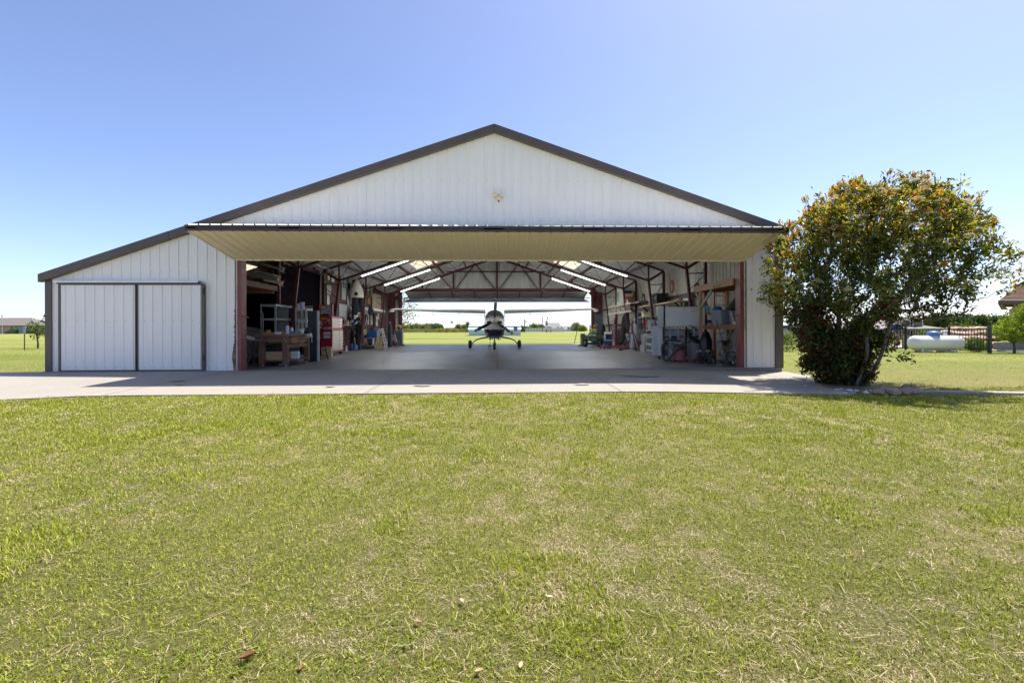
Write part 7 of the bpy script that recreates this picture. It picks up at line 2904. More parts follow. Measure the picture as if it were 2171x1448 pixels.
mb.box((0, .85, .84), (.40, .1, .36), (-.15, 0, 0))
mb.build('seat', MY, mw, bevel=.03)
mb = MB()
mb.tube([(.19 * math.cos(a), .18 + .1 * math.sin(a), .98 + .12 * math.sin(a)) for a in np.linspace(0, 2 * PI, 21)], .016, 6, caps=False)
mb.cyl((0, .12, .85), (0, .18, .98), .02, n=8)
mb.build('steering_wheel', BLACKP, mw, smooth=50)
# tan crate and rail behind the mower
mb = MB().lathe([(0, 0), (.13, 0), (.14, .3), (.15, .3), (.15, .33), (0, .33)], 16)
solo(mb, 'brown_tub', mat('tub_brown', (.30, .2, .13), .6), 'brown tub standing behind the mower beside its yellow seat', 'tub', (p.x - .42, p.y + 1.5, .42), smooth=40)
mb = MB().box((0, 0, .31), (.34, .5, .62))
solo(mb, 'tan_cart', mat('cart_tan', (.30, .26, .2), .6), 'tan trailer box behind the mower', 'trailer', (p.x - .28, p.y + 1.9, 0), bevel=.01)
q0 = gp(1217, 729.5)
mb = MB()
mb.bar((0, 0, 0), (.25, .1, .98), .03)
mb.box((.25, .1, .98), (.06, .05, .06))
solo(mb, 'prop_stick', BK2, 'dark stick leaning on the tan trailer at the rear opening', 'stick', tuple(q0))
# push mower / string trimmer handles between mower and hoist
p = gp(1287, 733)
t = thing('push_mower', 'folded push mower with pale looped handles behind the cooler', 'mower', (p.x + .1, p.y + 1.6, 0))
mb = MB()
for s_ in (-1, 1):
    mb.tube([(s_ * .2, -.3, .25), (s_ * .24, .1, .8), (s_ * .24, .3, 1.35), (s_ * .2, .33, 1.7), (0, .33, 1.72)], .016, 7)
mb.build('handle', ALU, t, smooth=60)
MB().lathe([(0, .1), (.25, .1), (.27, .2), (.2, .3), (.12, .42), (0, .44)], 18, (0, -.2, 0)).build('engine_deck', BK2, t, smooth=40)
mb = MB().ball((0, .2, .95), (.24, .2, .42), 12, 8)
mb.build('grass_bag', FABRICD, t, smooth=40)
for sx in (-1, 1):
    for y in (-.4, .05):
        MB().lathe([(0, -.02), (.08, -.025), (.09, 0), (.08, .025), (0, .02)], 14, (sx * .24, y, .09), 'x').build('wheel', RUBBER, t, smooth=40)
mb = MB()
for k in range(6):
    q = random.Random(k + 3)
    mb.cyl((q.uniform(-.25, .25), 0, .1), (q.uniform(-.3, .3), .3, q.uniform(1.0, 1.5)), .014, n=6)
    mb.ball((q.uniform(-.25, .25), .1, q.uniform(.9, 1.4)), .06, 7, 5)
solo(mb, 'yard_tools', mat('yard_tool_mix', (.3, .25, .22), .6, .1, .7, 8), 'string trimmers and yard tools standing at the rear corner post', 'yard tools', (5.95, 27.8, 0))
# odds on the far wall behind the mower: chairs folded
mb = MB()
mb.box((0, 0, .85), (.5, .05, 1.1))
mb.box((0, -.02, .25), (.4, .05, .5))
solo(mb, 'folding_chair', mat('chair_slate', (.05, .055, .07), .6), 'slate folding chair leaning at the corner post above the mower', 'chair', (6.35, 28.3, .55), bevel=.02)

# --- more goods along the siding
for k, (x, y, z, w_, d_, h, c, lab) in enumerate(((6.85, 17.9, .0, .5, .6, .35, (.42, .42, .45), 'pale grey tote on the floor under the long timber wall shelf'), (6.85, 17.9, .36, .48, .58, .3, (.09, .12, .2), 'slate blue tote stacked on the pale grey one'), (6.9, 19.6, 0, .5, .6, .4, (.36, .34, .30), 'stone-coloured tote on the floor under the yellow trays'), (6.9, 21.5, .0, .45, .55, .4, (.30, .06, .05), 'brick red tote on the floor behind the hoist'), (6.9, 23.2, 0, .5, .6, .4, (.07, .08, .1), 'charcoal tote on the floor near the mower'), (6.9, 23.2, .41, .46, .55, .3, (.45, .45, .47), 'light grey tote stacked on the charcoal one'))):
    tote('wall_tote', w_, d_, h, mat('wtote_%d' % k, c, .5), lab, (x, y, z), 0, mat('wlid_%d' % k, tuple(q * .7 for q in c), .5), 'totes along the siding wall')
for i, (y, z, h, m, lab) in enumerate(((16.6, 2.0, .75, mat('olive_cloth', (.09, .1, .06), .9), 'olive coverall hung on the siding beyond the whiteboard'), (20.9, 1.75, .7, mat('tan_cloth', (.3, .24, .17), .9), 'tan work coat hung on the siding behind the wing jacks'), (22.2, 1.8, .8, mat('navy_cloth', (.025, .04, .09), .9), 'navy coverall hung on the siding behind the hoist'))):
    mb = MB()
    mb.loft([[(.09 * math.cos(a), (.08 + .16 * min(1, f * 4)) * math.sin(a) * (1 + .1 * math.sin(4 * a + i)), -h * f) for a in np.linspace(0, 2 * PI, 14, endpoint=False)] for f in (0, .08, .2, .5, .8, 1)]).jitter(.01, i)
    solo(mb, 'hung_coverall', m, lab, 'coverall', (HX - .14, y, z), smooth=50)
for i, (y, z, m, lab) in enumerate(((15.9, 2.35, BLACKP, 'black cable loop hung high beside the white wall sheet'), (18.2, 2.7, mat('cable_orange', (.45, .12, .02), .5), 'orange cable loop hung above the black bin'), (21.8, 2.45, BLACKP, 'black hose loop hung above the wing jacks'))):
    mb = MB()
    for q in range(3):
        mb.tube([(-.02 * q, (.2 - .02 * q) * math.cos(a), .26 * math.sin(a)) for a in np.linspace(0, 2 * PI, 22)], .013, 5, caps=False)
    solo(mb, 'cable_loop', m, lab, 'cable', (HX - .06, y, z), 0, 'cable loops hung on the siding', smooth=60)
# ================================================================== beyond the hangar: trees, houses, fence, tank, person
FOL = attr_mat('foliage', .6, .35, .25, (1.1, 1.15, .6))
BARK2 = mat('tree_bark', (.11, .09, .075), .9, 0, .3, 6, bump=.5)


def crown_cloud(n, blobs, seed, size, c0, c1, hollow=.35):
    """leaf clumps in several soft blobs (centre, radii): points, directions, sizes, colours"""
    r = np.random.default_rng(seed)
    P, D = [], []
    w_ = np.array([b[1][0] * b[1][2] for b in blobs])
    w_ = w_ / w_.sum()
    for (c, rad), k in zip(blobs, (w_ * n).astype(int)):
        d = unit(r.normal(size=(k, 3)))
        q = (hollow + (1 - hollow) * r.random(k) ** .6)[:, None]
        lump = 1 + .22 * np.sin(d[:, :1] * 6 + seed) * np.sin(d[:, 2:] * 5 + 2 * seed) + r.normal(0, .06, (k, 1))
        P.append(np.array(c) + d * q * lump * np.array(rad))
        D.append(d * .7 + r.normal(size=(k, 3)) * .8)
    P, D = np.concatenate(P), np.concatenate(D)
    N = len(P)
    t = np.clip(r.normal(.5, .28, (N, 1)), 0, 1)
    c = (np.array(c0) * (1 - t) + np.array(c1) * t) * r.uniform(.75, 1.2, (N, 1))
    L = size * r.uniform(.6, 1.25, N)
    return P, D, L, c


def tree(name, label, cat, loc, blobs, n, size, c0, c1, seed, trunk=None, group=None, wr=.55, limbs=4, flat=False):
    t = thing(name, label, cat, loc, 0, group)
    if trunk:
        r0, h = trunk
        mb = MB()
        q = random.Random(seed)
        top = Vector((q.uniform(-.1, .1) * h, 0, h))
        mb.tube([(0, 0, -.1), (0.02 * h, 0, h * .3), top * .7, top], [r0 * 1.3, r0, r0 * .8, r0 * .55], 8)
        for k in range(limbs):
            c, rad = blobs[k % len(blobs)]
            e = Vector(c) + Vector((q.uniform(-.6, .6) * rad[0], q.uniform(-.6, .6) * rad[1], q.uniform(-.2, .5) * rad[2]))
            s_ = top * q.uniform(.45, .95)
            mb.tube([s_, s_.lerp(e, .5) + Vector((0, 0, -.05 * h)), e], [r0 * .5, r0 * .3, r0 * .1], 6)
        mb.build('trunk', BARK2, t, smooth=60)
    P, D, L, c = crown_cloud(n, blobs, seed, size, c0, c1)
    leaves('crown', P, D, L, L * wr, c, FOL, t)['kind'] = 'stuff'
    return t


def zg(x, y):
    return float(gz(x, y))


DG0, DG1 = (.03, .062, .018), (.075, .115, .03)
MG0, MG1 = (.06, .10, .02), (.14, .19, .04)
YG0, YG1 = (.14, .20, .02), (.30, .36, .05)
GG0, GG1 = (.16, .17, .09), (.28, .28, .14)

# --- the sapling and post beside the lean-to
p = gp(80, 738, -.05)
tree('sapling', 'small green sapling with a forked pale trunk beside the hangar corner', 'tree', (p.x, p.y, zg(p.x, p.y)), [((-.35, 0, 1.35), (.3, .28, .36)), ((.25, .1, 1.5), (.34, .3, .4)), ((.5, -.1, 1.05), (.3, .3, .3)), ((0, 0, .95), (.4, .35, .35))], 420, .13, (.05, .10, .02), (.16, .22, .04), 3, (.045, .95), limbs=5)
p = gp(52, 741, -.05)
mb = MB().tube([(0, 0, -.1), (0, 0, .95), (.005, 0, .97)], [.028, .026, .012], 8)
solo(mb, 'fence_post', mat('rust_post', (.14, .07, .045), .8, var=.3), 'lone rusty post standing in the grass near the sapling', 'post', (p.x, p.y, zg(p.x, p.y)))
p = gp(4.5, 742, -.05)


def shingle_mat(name, c):
    return mat(name, c, .85, 0, .22, 3, bump=.3, bscale=25, stretch=(1, 1, 6), dirt=tuple(q * .7 for q in c), dscale=4, damt=.5)


BRICK = mat('pale_brick', (.46, .33, .25), .85, 0, .15, 2.5, dirt=(.36, .24, .18), dscale=3)
SHING = shingle_mat('grey_shingle', (.16, .14, .128))


def hip_roof(mb, x0, x1, y0, y1, z, h, ov=.6, m=0):
    x0, x1, y0, y1 = x0 - ov, x1 + ov, y0 - ov, y1 + ov
    d = min((y1 - y0) / 2, (x1 - x0) / 2 - .1)
    ym = (y0 + y1) / 2
    vs = [(x0, y0, z), (x1, y0, z), (x1, y1, z), (x0, y1, z), (x0 + d, ym, z + h), (x1 - d, ym, z + h)]
    mb.add(vs, [(0, 1, 5, 4), (1, 2, 5), (2, 3, 4, 5), (3, 0, 4), (3, 2, 1, 0)], m)
    mb.add([(x, y, zz) for zz in (z - .22, z - .001) for x, y in ((x0, y0), (x1, y0), (x1, y1), (x0, y1))], [(0, 1, 5, 4), (1, 2, 6, 5), (2, 3, 7, 6), (3, 0, 4, 7)], m)
    return mb


def gable_roof(mb, x0, x1, y0, y1, z, h, ov=.4, along='x', m=0):
    x0, x1, y0, y1 = x0 - ov, x1 + ov, y0 - ov, y1 + ov
    if along == 'x':
        ym = (y0 + y1) / 2
        mb.loft([[(x0, y0, z), (x0, ym, z + h), (x0, y1, z), (x0, ym, z + h - .2)], [(x1, y0, z), (x1, ym, z + h), (x1, y1, z), (x1, ym, z + h - .2)]], m=m)
    else:
        xm = (x0 + x1) / 2
        mb.loft([[(x0, y0, z), (xm, y0, z + h), (x1, y0, z), (xm, y0, z + h - .2)], [(x0, y1, z), (xm, y1, z + h), (x1, y1, z), (xm, y1, z + h - .2)]], m=m)
    return mb


def windows(parent, spec, frame=WHITEP, glass=GLASSD):
    for x, y, z, w_, h in spec:
        mb = MB()
        for s_ in (-1, 1):
            mb.box((x + s_ * (w_ / 2 + .05), y, z), (.1, .12, h + .2))
            mb.box((x, y, z + s_ * (h / 2 + .05)), (w_, .12, .1))
        mb.box((x, y, z), (w_, .1, .07))
        o = mb.build('window', frame, parent)
        MB().box((x, y + .02, z), (w_, .06, h)).build('pane', glass, o)


# brick house far left with hip roofs
YH = 132.
ox = at(45, 705, YH).x
g0 = zg(ox, YH)
hs = thing('brick_house', 'low pale brick house with grey hip roofs across the left-hand field', 'house', (ox, YH, g0))
zz = at(45, 690, YH).z - g0
mb = MB()
mb.span((-14, 0, 0), (2.5, 9, zz))
mb.span((2.5, 1.5, 0), (5.5, 10, zz))
mb.span((5.5, -1.2, 0), (20, 9, zz))
hs_w = mb.build('wall', BRICK, hs)
rf = MB()
hip_roof(rf, -16, 3, 0, 9, zz, 2.25)
hip_roof(rf, 5.5, 18, -1.2, 9, zz + .004, 2.0)
gable_roof(rf, 1, 10, 1, 9, zz + .002, 1.35)
rf.build('roof', SHING, hs)
windows(hs, [(-2.4, -.06, 1.3, .9, 1.5), (-6.3, -.06, 1.4, .7, 1.4)])
for x in (7.2, 11.3):
    MB().span((x - .8, -1.27, .9), (x + .8, -1.21, 2.1)).build('dark_opening', BLACKM, hs)
mb = MB()
mb.cyl((0, 0, 0), (0, 0, 2.0), .8, n=18)
solo(mb, 'water_tank', mat('tank_blue_grey', (.16, .2, .25), .5), 'blue-grey round tank beside the brick house', 'tank', (ox + 1.6, YH - 1.2, g0), smooth=40)
mb = MB().lathe([(0, 0), (.9, 0), (1.1, .9), (1.1, 1.3), (0, 1.35)], 14)
solo(mb, 'green_bin', mat('bin_green', (.05, .12, .03), .6), 'green bin between window and round tank of the brick house', 'bin', (ox - .5, YH - 1.2, g0), smooth=40)
mb = MB().box((0, 0, .3), (1.8, .6, .6)).box((.2, 0, .7), (1.0, .5, .3))
solo(mb, 'firewood', mat('firewood', (.12, .08, .06), .9), 'low dark stack of firewood under the brick house window', 'firewood', (ox - 2.3, YH - .9, g0))
mb = MB().cyl((0, 0, 0), (0, 0, 4.8), .06, .04, 8).box((0, 0, 4.8), (.4, .05, .25))
solo(mb, 'antenna_mast', mat('mast_grey', (.4, .42, .45), .5), 'thin grey mast standing before the brick house', 'mast', (at(4.5, 705, YH - 6).x, YH - 6, g0))
# white curved roof behind the brick house
YW = 175.
wx = at(80, 700, YW).x
wh = thing('white_barn', 'broad white metal roof rising behind the brick house', 'barn', (wx, YW, zg(wx, YW)))
zt = at(80, 664, YW).z
z0 = at(40, 680, YW).z
gw = zg(wx, YW)
mb = MB()
mb.loft([[(x, 0, z0 - gw - .2) for x in np.linspace(-16, 30, 24)], [(x, 12, zt - (zt - z0) * min(1.0, abs((x - 6) / 20) ** 1.7) - gw + .3) for x in np.linspace(-16, 30, 24)], [(x, 24, z0 - gw - .2) for x in np.linspace(-16, 30, 24)]], closed=False, caps=False)
mb.build('roof', mat('white_roof', (.82, .83, .84), .4, 0, .02), wh, smooth=50)
mb = MB().span((-15, .3, 0), (28, 23, z0 - gw - .3))
mb.build('wall', WALLW, wh)
mb = MB().bar((-7.5, 10, zt - gw - 2.4), (-7.0, 10, zt - gw - .2), .45)
mb.build('vent', BLACKM, wh)

# --- seen through the hangar: shrub belt, shed, houses, poles
q = random.Random(2)
belt = [(858, 690, 9, MG0, MG1), (872, 687, 8, MG0, MG1), (884, 685.5, 9, MG0, MG1), (897, 687, 7, GG0, GG1), (905, 686, 6, GG0, GG1), (914, 685.5, 7.5, DG0, (.07, .12, .05)), (926, 685.5, 7.5, DG0, (.07, .13, .05)), (935, 688, 5, DG0, MG1), (972, 687.5, 6, MG0, GG1), (985, 688, 6, MG0, GG1), (992, 683, 3.5, DG0, MG1)]
names = ['first', 'second', 'third', 'fourth', 'fifth', 'sixth', 'seventh', 'eighth', 'ninth', 'tenth', 'last']
desc = {id(MG0): 'mid-green', id(GG0): 'grey-green', id(DG0): 'dark blue-green'}
for i, (u, v, w_, c0, c1) in enumerate(belt):
    Y = 150 + 6 * (i % 3)
    x = at(u, 700, Y).x
    g = zg(x, Y)
    H = at(u, v, Y).z - g
    w_ *= .16
    tree('belt_tree', f'{desc[id(c0)]} rounded tree behind the airstrip, {names[i]} along the belt from the hangar post', 'tree', (x, Y, g), [((-w_ * .5, 0, H * .55), (w_, w_, H * .42)), ((w_ * .5, 0, H * .45), (w_, w_, H * .4)), ((0, 0, H * .72), (w_ * .8, w_ * .8, H * .28))], 700, .42, c0, c1, 20 + i, (.12, H * .5), 'trees in the belt behind the airstrip')
low = [(862, 696, 8), (876, 697, 9), (890, 697, 9), (905, 698, 8), (917, 698, 7), (928, 697, 7), (934, 695.5, 6), (945, 697, 5), (957, 696, 6), (964, 696.5, 6), (974, 698, 6), (984, 697, 5), (990, 698, 5)]
for i, (u, v, w_) in enumerate(low):
    Y = 134 + 3 * (i % 3)
    x = at(u, 700, Y).x
    g = zg(x, Y)
    H = max(at(u, v, Y).z - g, .9)
    w_ *= .16
    yc = i in (6, 8, 9)
    tree('belt_bush', ('yellow-flowering' if yc else 'yellow-green') + f' low bush at the front of the belt, number {i + 1} along it' if False else ('bright yellow low bush before the tree belt, ' if yc else 'yellow-green low bush before the tree belt, ') + ['at the hangar post', 'second from the post', 'under the greenest tree', 'left of the grey-green trees', 'below the grey-green trees', 'below the dark trees', 'beside the dark trees', 'left of the long white roof', 'under the long white roof', 'right under the white roof end', 'towards the blue shed', 'near the blue shed', 'against the blue shed'][i], 'bush', (x, Y, g), [((-w_ * .6, 0, H * .45), (w_ * .9, w_, H * .45)), ((w_ * .5, 0, H * .5), (w_ * .9, w_, H * .48))], 420, .32, (.22, .22, .03) if yc else (.13, .16, .03), (.42, .36, .05) if yc else (.27, .27, .07), 50 + i, None, 'low bushes before the tree belt')
# long white-roofed barn between belt and shed
YL = 210.
x0, x1 = at(936, 700, YL).x, at(979, 700, YL).x
g = zg(x0, YL)
lb = thing('long_barn', 'long low white-roofed building beyond the tree belt', 'barn', ((x0 + x1) / 2, YL, g))
zt = at(950, 690.5, YL).z - g
hw = (x1 - x0) / 2
gable_roof(MB(), -hw, hw, 0, 9, zt - .9, .9).build('roof', mat('white_roof', (.82, .83, .84), .4, 0, .02), lb)
MB().span((-hw, .2, 0), (hw, 8.8, zt - .9)).build('wall', mat('slate_wall', (.22, .23, .29), .7), lb)
MB().span((-hw, .1, 0), (-hw * .6, .19, zt - .9)).build('white_gable', WHITEP, lb)
p = at(960, 700, 170)
mb = MB().cyl((0, 0, 0), (0, 0, 4.2), .05, .03, 6)
mb.box((-.4, 0, 3.6), (.7, .03, .9))
solo(mb, 'flagpole', mat('mast_grey', (.4, .42, .45), .5), 'thin flagpole with a small limp flag above the long white roof', 'flagpole', (p.x, 170, zg(p.x, 170)))
# pale blue shed right behind the aircraft
YSh = 74.
x0, x1 = at(994, 700, YSh).x, at(1104, 700, YSh).x
g = zg(x0, YSh)
sd_ = thing('metal_shed', 'pale blue metal shed on the airstrip grass directly behind the airplane', 'shed', ((x0 + x1) / 2, YSh, g))
hw = (x1 - x0) / 2
z1, z2 = at(1000, 699, YSh).z - g, at(1000, 687, YSh).z - g
SHB = mat('shed_blue', (.50, .56, .66), .5, 0, .05)
xs = rib_profile(-hw, hw, .3)
mb = MB()
mb.loft([[(x, -r, 0) for x, r in xs], [(x, -r, z1) for x, r in xs]], closed=False, caps=False)
mb.loft([[(hw, 0, 0), (hw, 5, 0)], [(hw, 0, z1), (hw, 5, z1)]], closed=False, caps=False)
mb.loft([[(-hw, 0, 0), (-hw, 5, 0)], [(-hw, 0, z1), (-hw, 5, z1)]], closed=False, caps=False)
mb.build('wall', SHB, sd_)
gable_roof(MB(), -hw, hw, 0, 5, z1, z2 - z1, .12).build('roof', mat('shed_roof_blue', (.42, .52, .60), .4, 0, .04), sd_)
windows(sd_, [(at(1093, 700, YSh).x - (x0 + x1) / 2, -.05, 1.05, .5, .55)], mat('shed_blue', (.50, .56, .66), .5), GLASSD)
# utility poles
POLE = mat('pole_wood', (.17, .13, .12), .9)
for i, (u, vt, Y, lab) in enumerate(((1112, 677, 120, 'short utility pole beside the blue shed'), (1150.5, 670.5, 150, 'bare utility pole before the rusty tree'), (1160, 669, 165, 'utility pole with a transformer near the house chimney'))):
    x = at(u, 700, Y).x
    g = zg(x, Y)
    H = at(u, vt, Y).z - g
    mb = MB().cyl((0, 0, 0), (0, 0, H), .14, .1, 8)
    if i != 1:
        mb.box((.12, 0, H * .82), (.35, .3, .5))
    solo(mb, 'utility_pole', POLE, lab, 'pole', (x, Y, g), 0, 'utility poles behind the airstrip')
# two houses
YA = 195.
x0, x1 = at(1158, 700, YA).x, at(1195, 700, YA).x
g = zg(x0, YA)
ha = thing('grey_house', 'two-storey grey-roofed house with a chimney beyond the airstrip', 'house', ((x0 + x1) / 2, YA, g))
hw = (x1 - x0) / 2
zA, zB, zC = (at(1170, v, YA).z - g for v in (698, 690, 684))
MB().span((-hw, 0, 0), (hw, 9, zA)).build('wall', mat('blue_white_wall', (.62, .66, .70), .7), ha)
mb = MB()
mb.loft([[(-hw - .5, -.8, zA - .1), (-hw + .3, 3.5, zB), (-hw + .3, 5, zB)], [(hw + .5, -.8, zA - .1), (hw - .3, 3.5, zB), (hw - .3, 5, zB)]], closed=False, caps=False)
mb.loft([[(-hw + .4, 3.4, zB), (-hw + .6, 6, zC), (-hw + .4, 9.4, zA)], [(hw - 1.0, 3.4, zB), (hw - 1.2, 6, zC), (hw - 1.0, 9.4, zA)]], closed=False, caps=False)
mb.add([(-hw - .5, -.8, zA - .1), (-hw + .3, 5, zB), (-hw + .4, 9.4, zA)], [(0, 1, 2)])
mb.add([(hw + .5, -.8, zA - .1), (hw - .3, 5, zB), (hw - 1, 9.4, zA)], [(0, 1, 2)])
r_ = mb.build('roof', mat('mauve_shingle', (.20, .185, .20), .85, 0, .1, 1), ha)
MB().box((-hw + .6, 4, zC * .8), (.9, .9, zC * .75)).build('chimney', mat('chimney_grey', (.3, .29, .3), .8), r_)
windows(ha, [(-hw * .5, -.05, 1.2, .8, 1.2), (hw * .35, -.05, 1.2, .8, 1.2), (hw * .75, -.05, 1.2, .6, 1.0)])
x0, x1 = at(1198, 700, YA + 10).x, at(1222, 700, YA + 10).x
hb_ = thing('side_house', 'single-storey grey-roofed house right of the chimney house', 'house', ((x0 + x1) / 2, YA + 10, g))
hw = (x1 - x0) / 2
zA, zC = (at(1210, v, YA + 10).z - g for v in (699, 691))
MB().span((-hw, 0, 0), (hw, 9, zA)).build('wall', mat('blue_white_wall', (.62, .66, .70), .7), hb_)
gable_roof(MB(), -hw, hw, 0, 9, zA, zC - zA, .8).build('roof', mat('mauve_shingle', (.20, .185, .20), .85, 0, .1, 1), hb_)
windows(hb_, [(-hw * .4, -.05, 1.2, .8, 1.2), (hw * .1, -.05, 1.2, .7, 1.2)])
for i, (u, v, w_, c0, c1, Y, lab) in enumerate(((1133, 686.5, 11, (.08, .13, .02), (.2, .25, .06), 160, 'broad bright green tree between shed and poles'), (1147, 688, 8, MG0, MG1, 175, 'mid-green tree behind the bare pole'), (1155, 694, 8, (.2, .12, .06), (.32, .2, .1), 158, 'rust-tinged small tree before the grey house'), (1106, 692, 4, MG0, GG1, 150, 'thin pale tree at the shed end'), (1117, 693, 5, MG0, GG1, 165, 'low pale tree right of the short pole'), (1222, 683.5, 10, (.07, .13, .03), (.17, .22, .05), 185, 'round green tree behind the mower'), (1235, 690, 8, (.14, .19, .03), (.28, .32, .06), 170, 'yellow-green tree right of the round one behind the mower'))):
    x = at(u, 700, Y).x
    g = zg(x, Y)
    H = at(u, v, Y).z - g
    w_ *= Y / 965 * 1.05
    tree('field_tree', lab, 'tree', (x, Y, g), [((-w_ * .45, 0, H * .48), (w_ * .7, w_, H * .5)), ((w_ * .45, 0, H * .44), (w_ * .7, w_, H * .46)), ((0, 0, H * .72), (w_ * .6, w_ * .7, H * .28))], 900, .5, c0, c1, 80 + i, (.15, H * .5))
# white paling fence and parked light aircraft before the houses
x0, x1 = at(1106, 703, 150).x, at(1200, 703, 150).x
pf_ = thing('paling_fence', 'long pale paling fence before the houses beyond the airstrip', 'fence', (x0, 150, zg(x0, 150)))
n = int((x1 - x0) / .9)
mb = MB()
for k in range(n):
    mb.box(((x1 - x0) * k / n, 0, .62), (.75, .04, 1.25))
mb.build('palings', mat('paling_white', (.6, .6, .6), .8), pf_)
mb = MB().bar((0, .06, .35), (x1 - x0, .06, .35), .06).bar((0, .06, 1.0), (x1 - x0, .06, 1.0), .06)
mb.build('rail', mat('paling_white', (.6, .6, .6), .8), pf_)
x = at(1163, 700, 128).x
t = thing('field_trailer', 'small rounded white trailer before the grey chimney house', 'trailer', (x, 128, zg(x, 128)))
MB().loft([[(.95 * math.cos(a), y, 1.15 + .75 * math.sin(a)) for a in np.linspace(0, 2 * PI, 14, endpoint=False)] for y in (-1.2, 1.2)]).build('body', mat('trailer_white', (.5, .5, .55), .4), t, smooth=50, bevel=.1)
for sx in (-.6, .6):
    MB().cyl((sx - .08, 0, .3), (sx + .08, 0, .3), .3, n=14).build('wheel', RUBBER, t)
    MB().bar((sx, -1.1, .0), (sx, -1.1, .6), .1).build('jack_leg', BLACKM, t)
# tree just outside the rear opening
x, Y = at(846, 690, 37.5).x, 37.5
tree('pecan_tree', 'open yellow-green tree just outside the rear opening beside its post', 'tree', (x, Y, zg(x, Y)), [((.7, 0, 3.1), (.95, .8, .6)), ((.55, .1, 2.3), (1.0, .8, .45)), ((.2, 0, 1.75), (.9, .7, .35)), ((-1, 0, 3.2), (1.2, 1, .9)), ((.4, 0, 3.8), (.9, .8, .6)), ((-.8, .2, 2.3), (1, .8, .6))], 1300, .17, (.12, .14, .03), (.34, .32, .08), 5, (.09, 2.6), limbs=9)

# --- right side: fence, tank, person, rocks, houses
FY = lambda u, v: gp(u, v, -.16)
posts = [(1656, 733), (1678, 733.5), (1699, 735), (1765, 737.5), (1845, 740), (1920, 742), (2012, 745), (2098, 748.5)]
PP_ = []
for u, v in posts:
    p = FY(u, v)
    PP_.append(p)
fo = thing('iron_fence', 'black iron picket fence crossing the lawn behind the white tank', 'fence', tuple(PP_[0]))
FM = mat('fence_black', (.012, .012, .013), .45)
o_ = PP_[0]
for i, p in enumerate(PP_):
    big = i == len(PP_) - 1
    w_ = .075 if not big else .11
    mb = MB().box((p.x - o_.x, p.y - o_.y, .6), (w_, w_, 1.2))
    mb.taper((p.x - o_.x, p.y - o_.y, 1.2), (w_ * 1.3, w_ * 1.3), (w_ * .6, w_ * .6), .05)
    mb.build('post', FM, fo)
for i, (a, b_) in enumerate(zip(PP_, PP_[1:])):
    mb = MB()
    a, b_ = a - o_, b_ - o_
    for z in (.1, 1.12):
        mb.bar(a + Vector((0, 0, z)), b_ + Vector((0, 0, z)), .03, .035)
    n = int((b_ - a).length / .115)
    for k in range(1, n):
        q_ = a.lerp(b_, k / n)
        mb.box((q_.x, q_.y, .61), (.017, .017, 1.06))
    mb.build('picket_panel', FM, fo)
# propane tank
p = FY(1988, 746)
tk = thing('propane_tank', 'white horizontal propane tank with a blue dome on the lawn', 'tank', (p.x, p.y + .1, zg(p.x, p.y)), R(-4))
TW = mat('tank_white', (.70, .68, .64), .35, 0, .05, 3, dirt=(.5, .44, .38), dscale=1.5, damt=.45)
mb = MB()
prof = [(0, -1.26)] + [(.36 * math.sin(a), -.98 - .28 * math.cos(a)) for a in np.linspace(.2, PI / 2, 7)] + [(.36, -.5), (.36, .5)] + [(.36 * math.sin(a), .98 + .28 * math.cos(a)) for a in np.linspace(PI / 2, .2, 7)] + [(0, 1.26)]
mb.lathe(prof, 32, (0, 0, .46), 'x')
mb.build('shell', TW, tk, smooth=50)
MB().lathe([(.25, .80), (.26, .90), (.235, .97), (.16, 1.03), (0, 1.045)], 22, (-.12, 0, 0)).build('dome', mat('dome_blue', (.06, .17, .42), .45, 0, .08), tk, smooth=40)
MB().lathe([(.2, .74), (.2, .82), (0, .82)], 18, (-.12, 0, 0)).build('collar', TW, tk, smooth=40)
MB().box((.45, 0, .88), (.12, .08, .12)).build('fitting', WHITEP, tk, bevel=.01)
mb = MB().box((-.2, -.36, .70), (.22, .012, .03))
mb.build('data_plate', GREYBL, tk)
for x in (-.8, .8):
    for y in (-.22, .22):
        MB().bar((x, y, -.05), (x, y * .9, .2), .06, .05).build('leg', TW, tk)
for x in (-.55, .45):
    MB().box((x, 0, .03), (.45, .5, .1)).build('block', mat('block_concrete', (.4, .38, .35), .9), tk)
# bush in front of fence end, flowering bush near the hangar
p = FY(2084, 746)
tree('boxwood_bush', 'round clipped bush at the fence behind the propane tank', 'bush', (p.x, p.y + .35, zg(p.x, p.y)), [((0, 0, .34), (.42, .4, .36))], 1500, .075, (.04, .09, .015), (.16, .24, .03), 61)
p = FY(1668, 744)
tree('rose_bush', 'loose yellow-green flowering bush near the hangar corner', 'bush', (p.x, p.y, zg(p.x, p.y)), [((0, 0, .3), (.42, .4, .35)), ((.05, 0, .68), (.5, .4, .35)), ((-.2, 0, .9), (.3, .3, .25))], 1300, .075, (.07, .13, .02), (.32, .36, .09), 62, (.02, .5))
p = FY(1898, 742)
tree('hedge_bush', 'yellow-green bush behind the fence hiding the legs of a person', 'bush', (p.x + .1, p.y + .9, zg(p.x, p.y)), [((0, 0, .45), (.55, .5, .5)), ((-.6, 0, .5), (.6, .5, .5))], 2200, .07, (.09, .15, .02), (.30, .36, .05), 63)
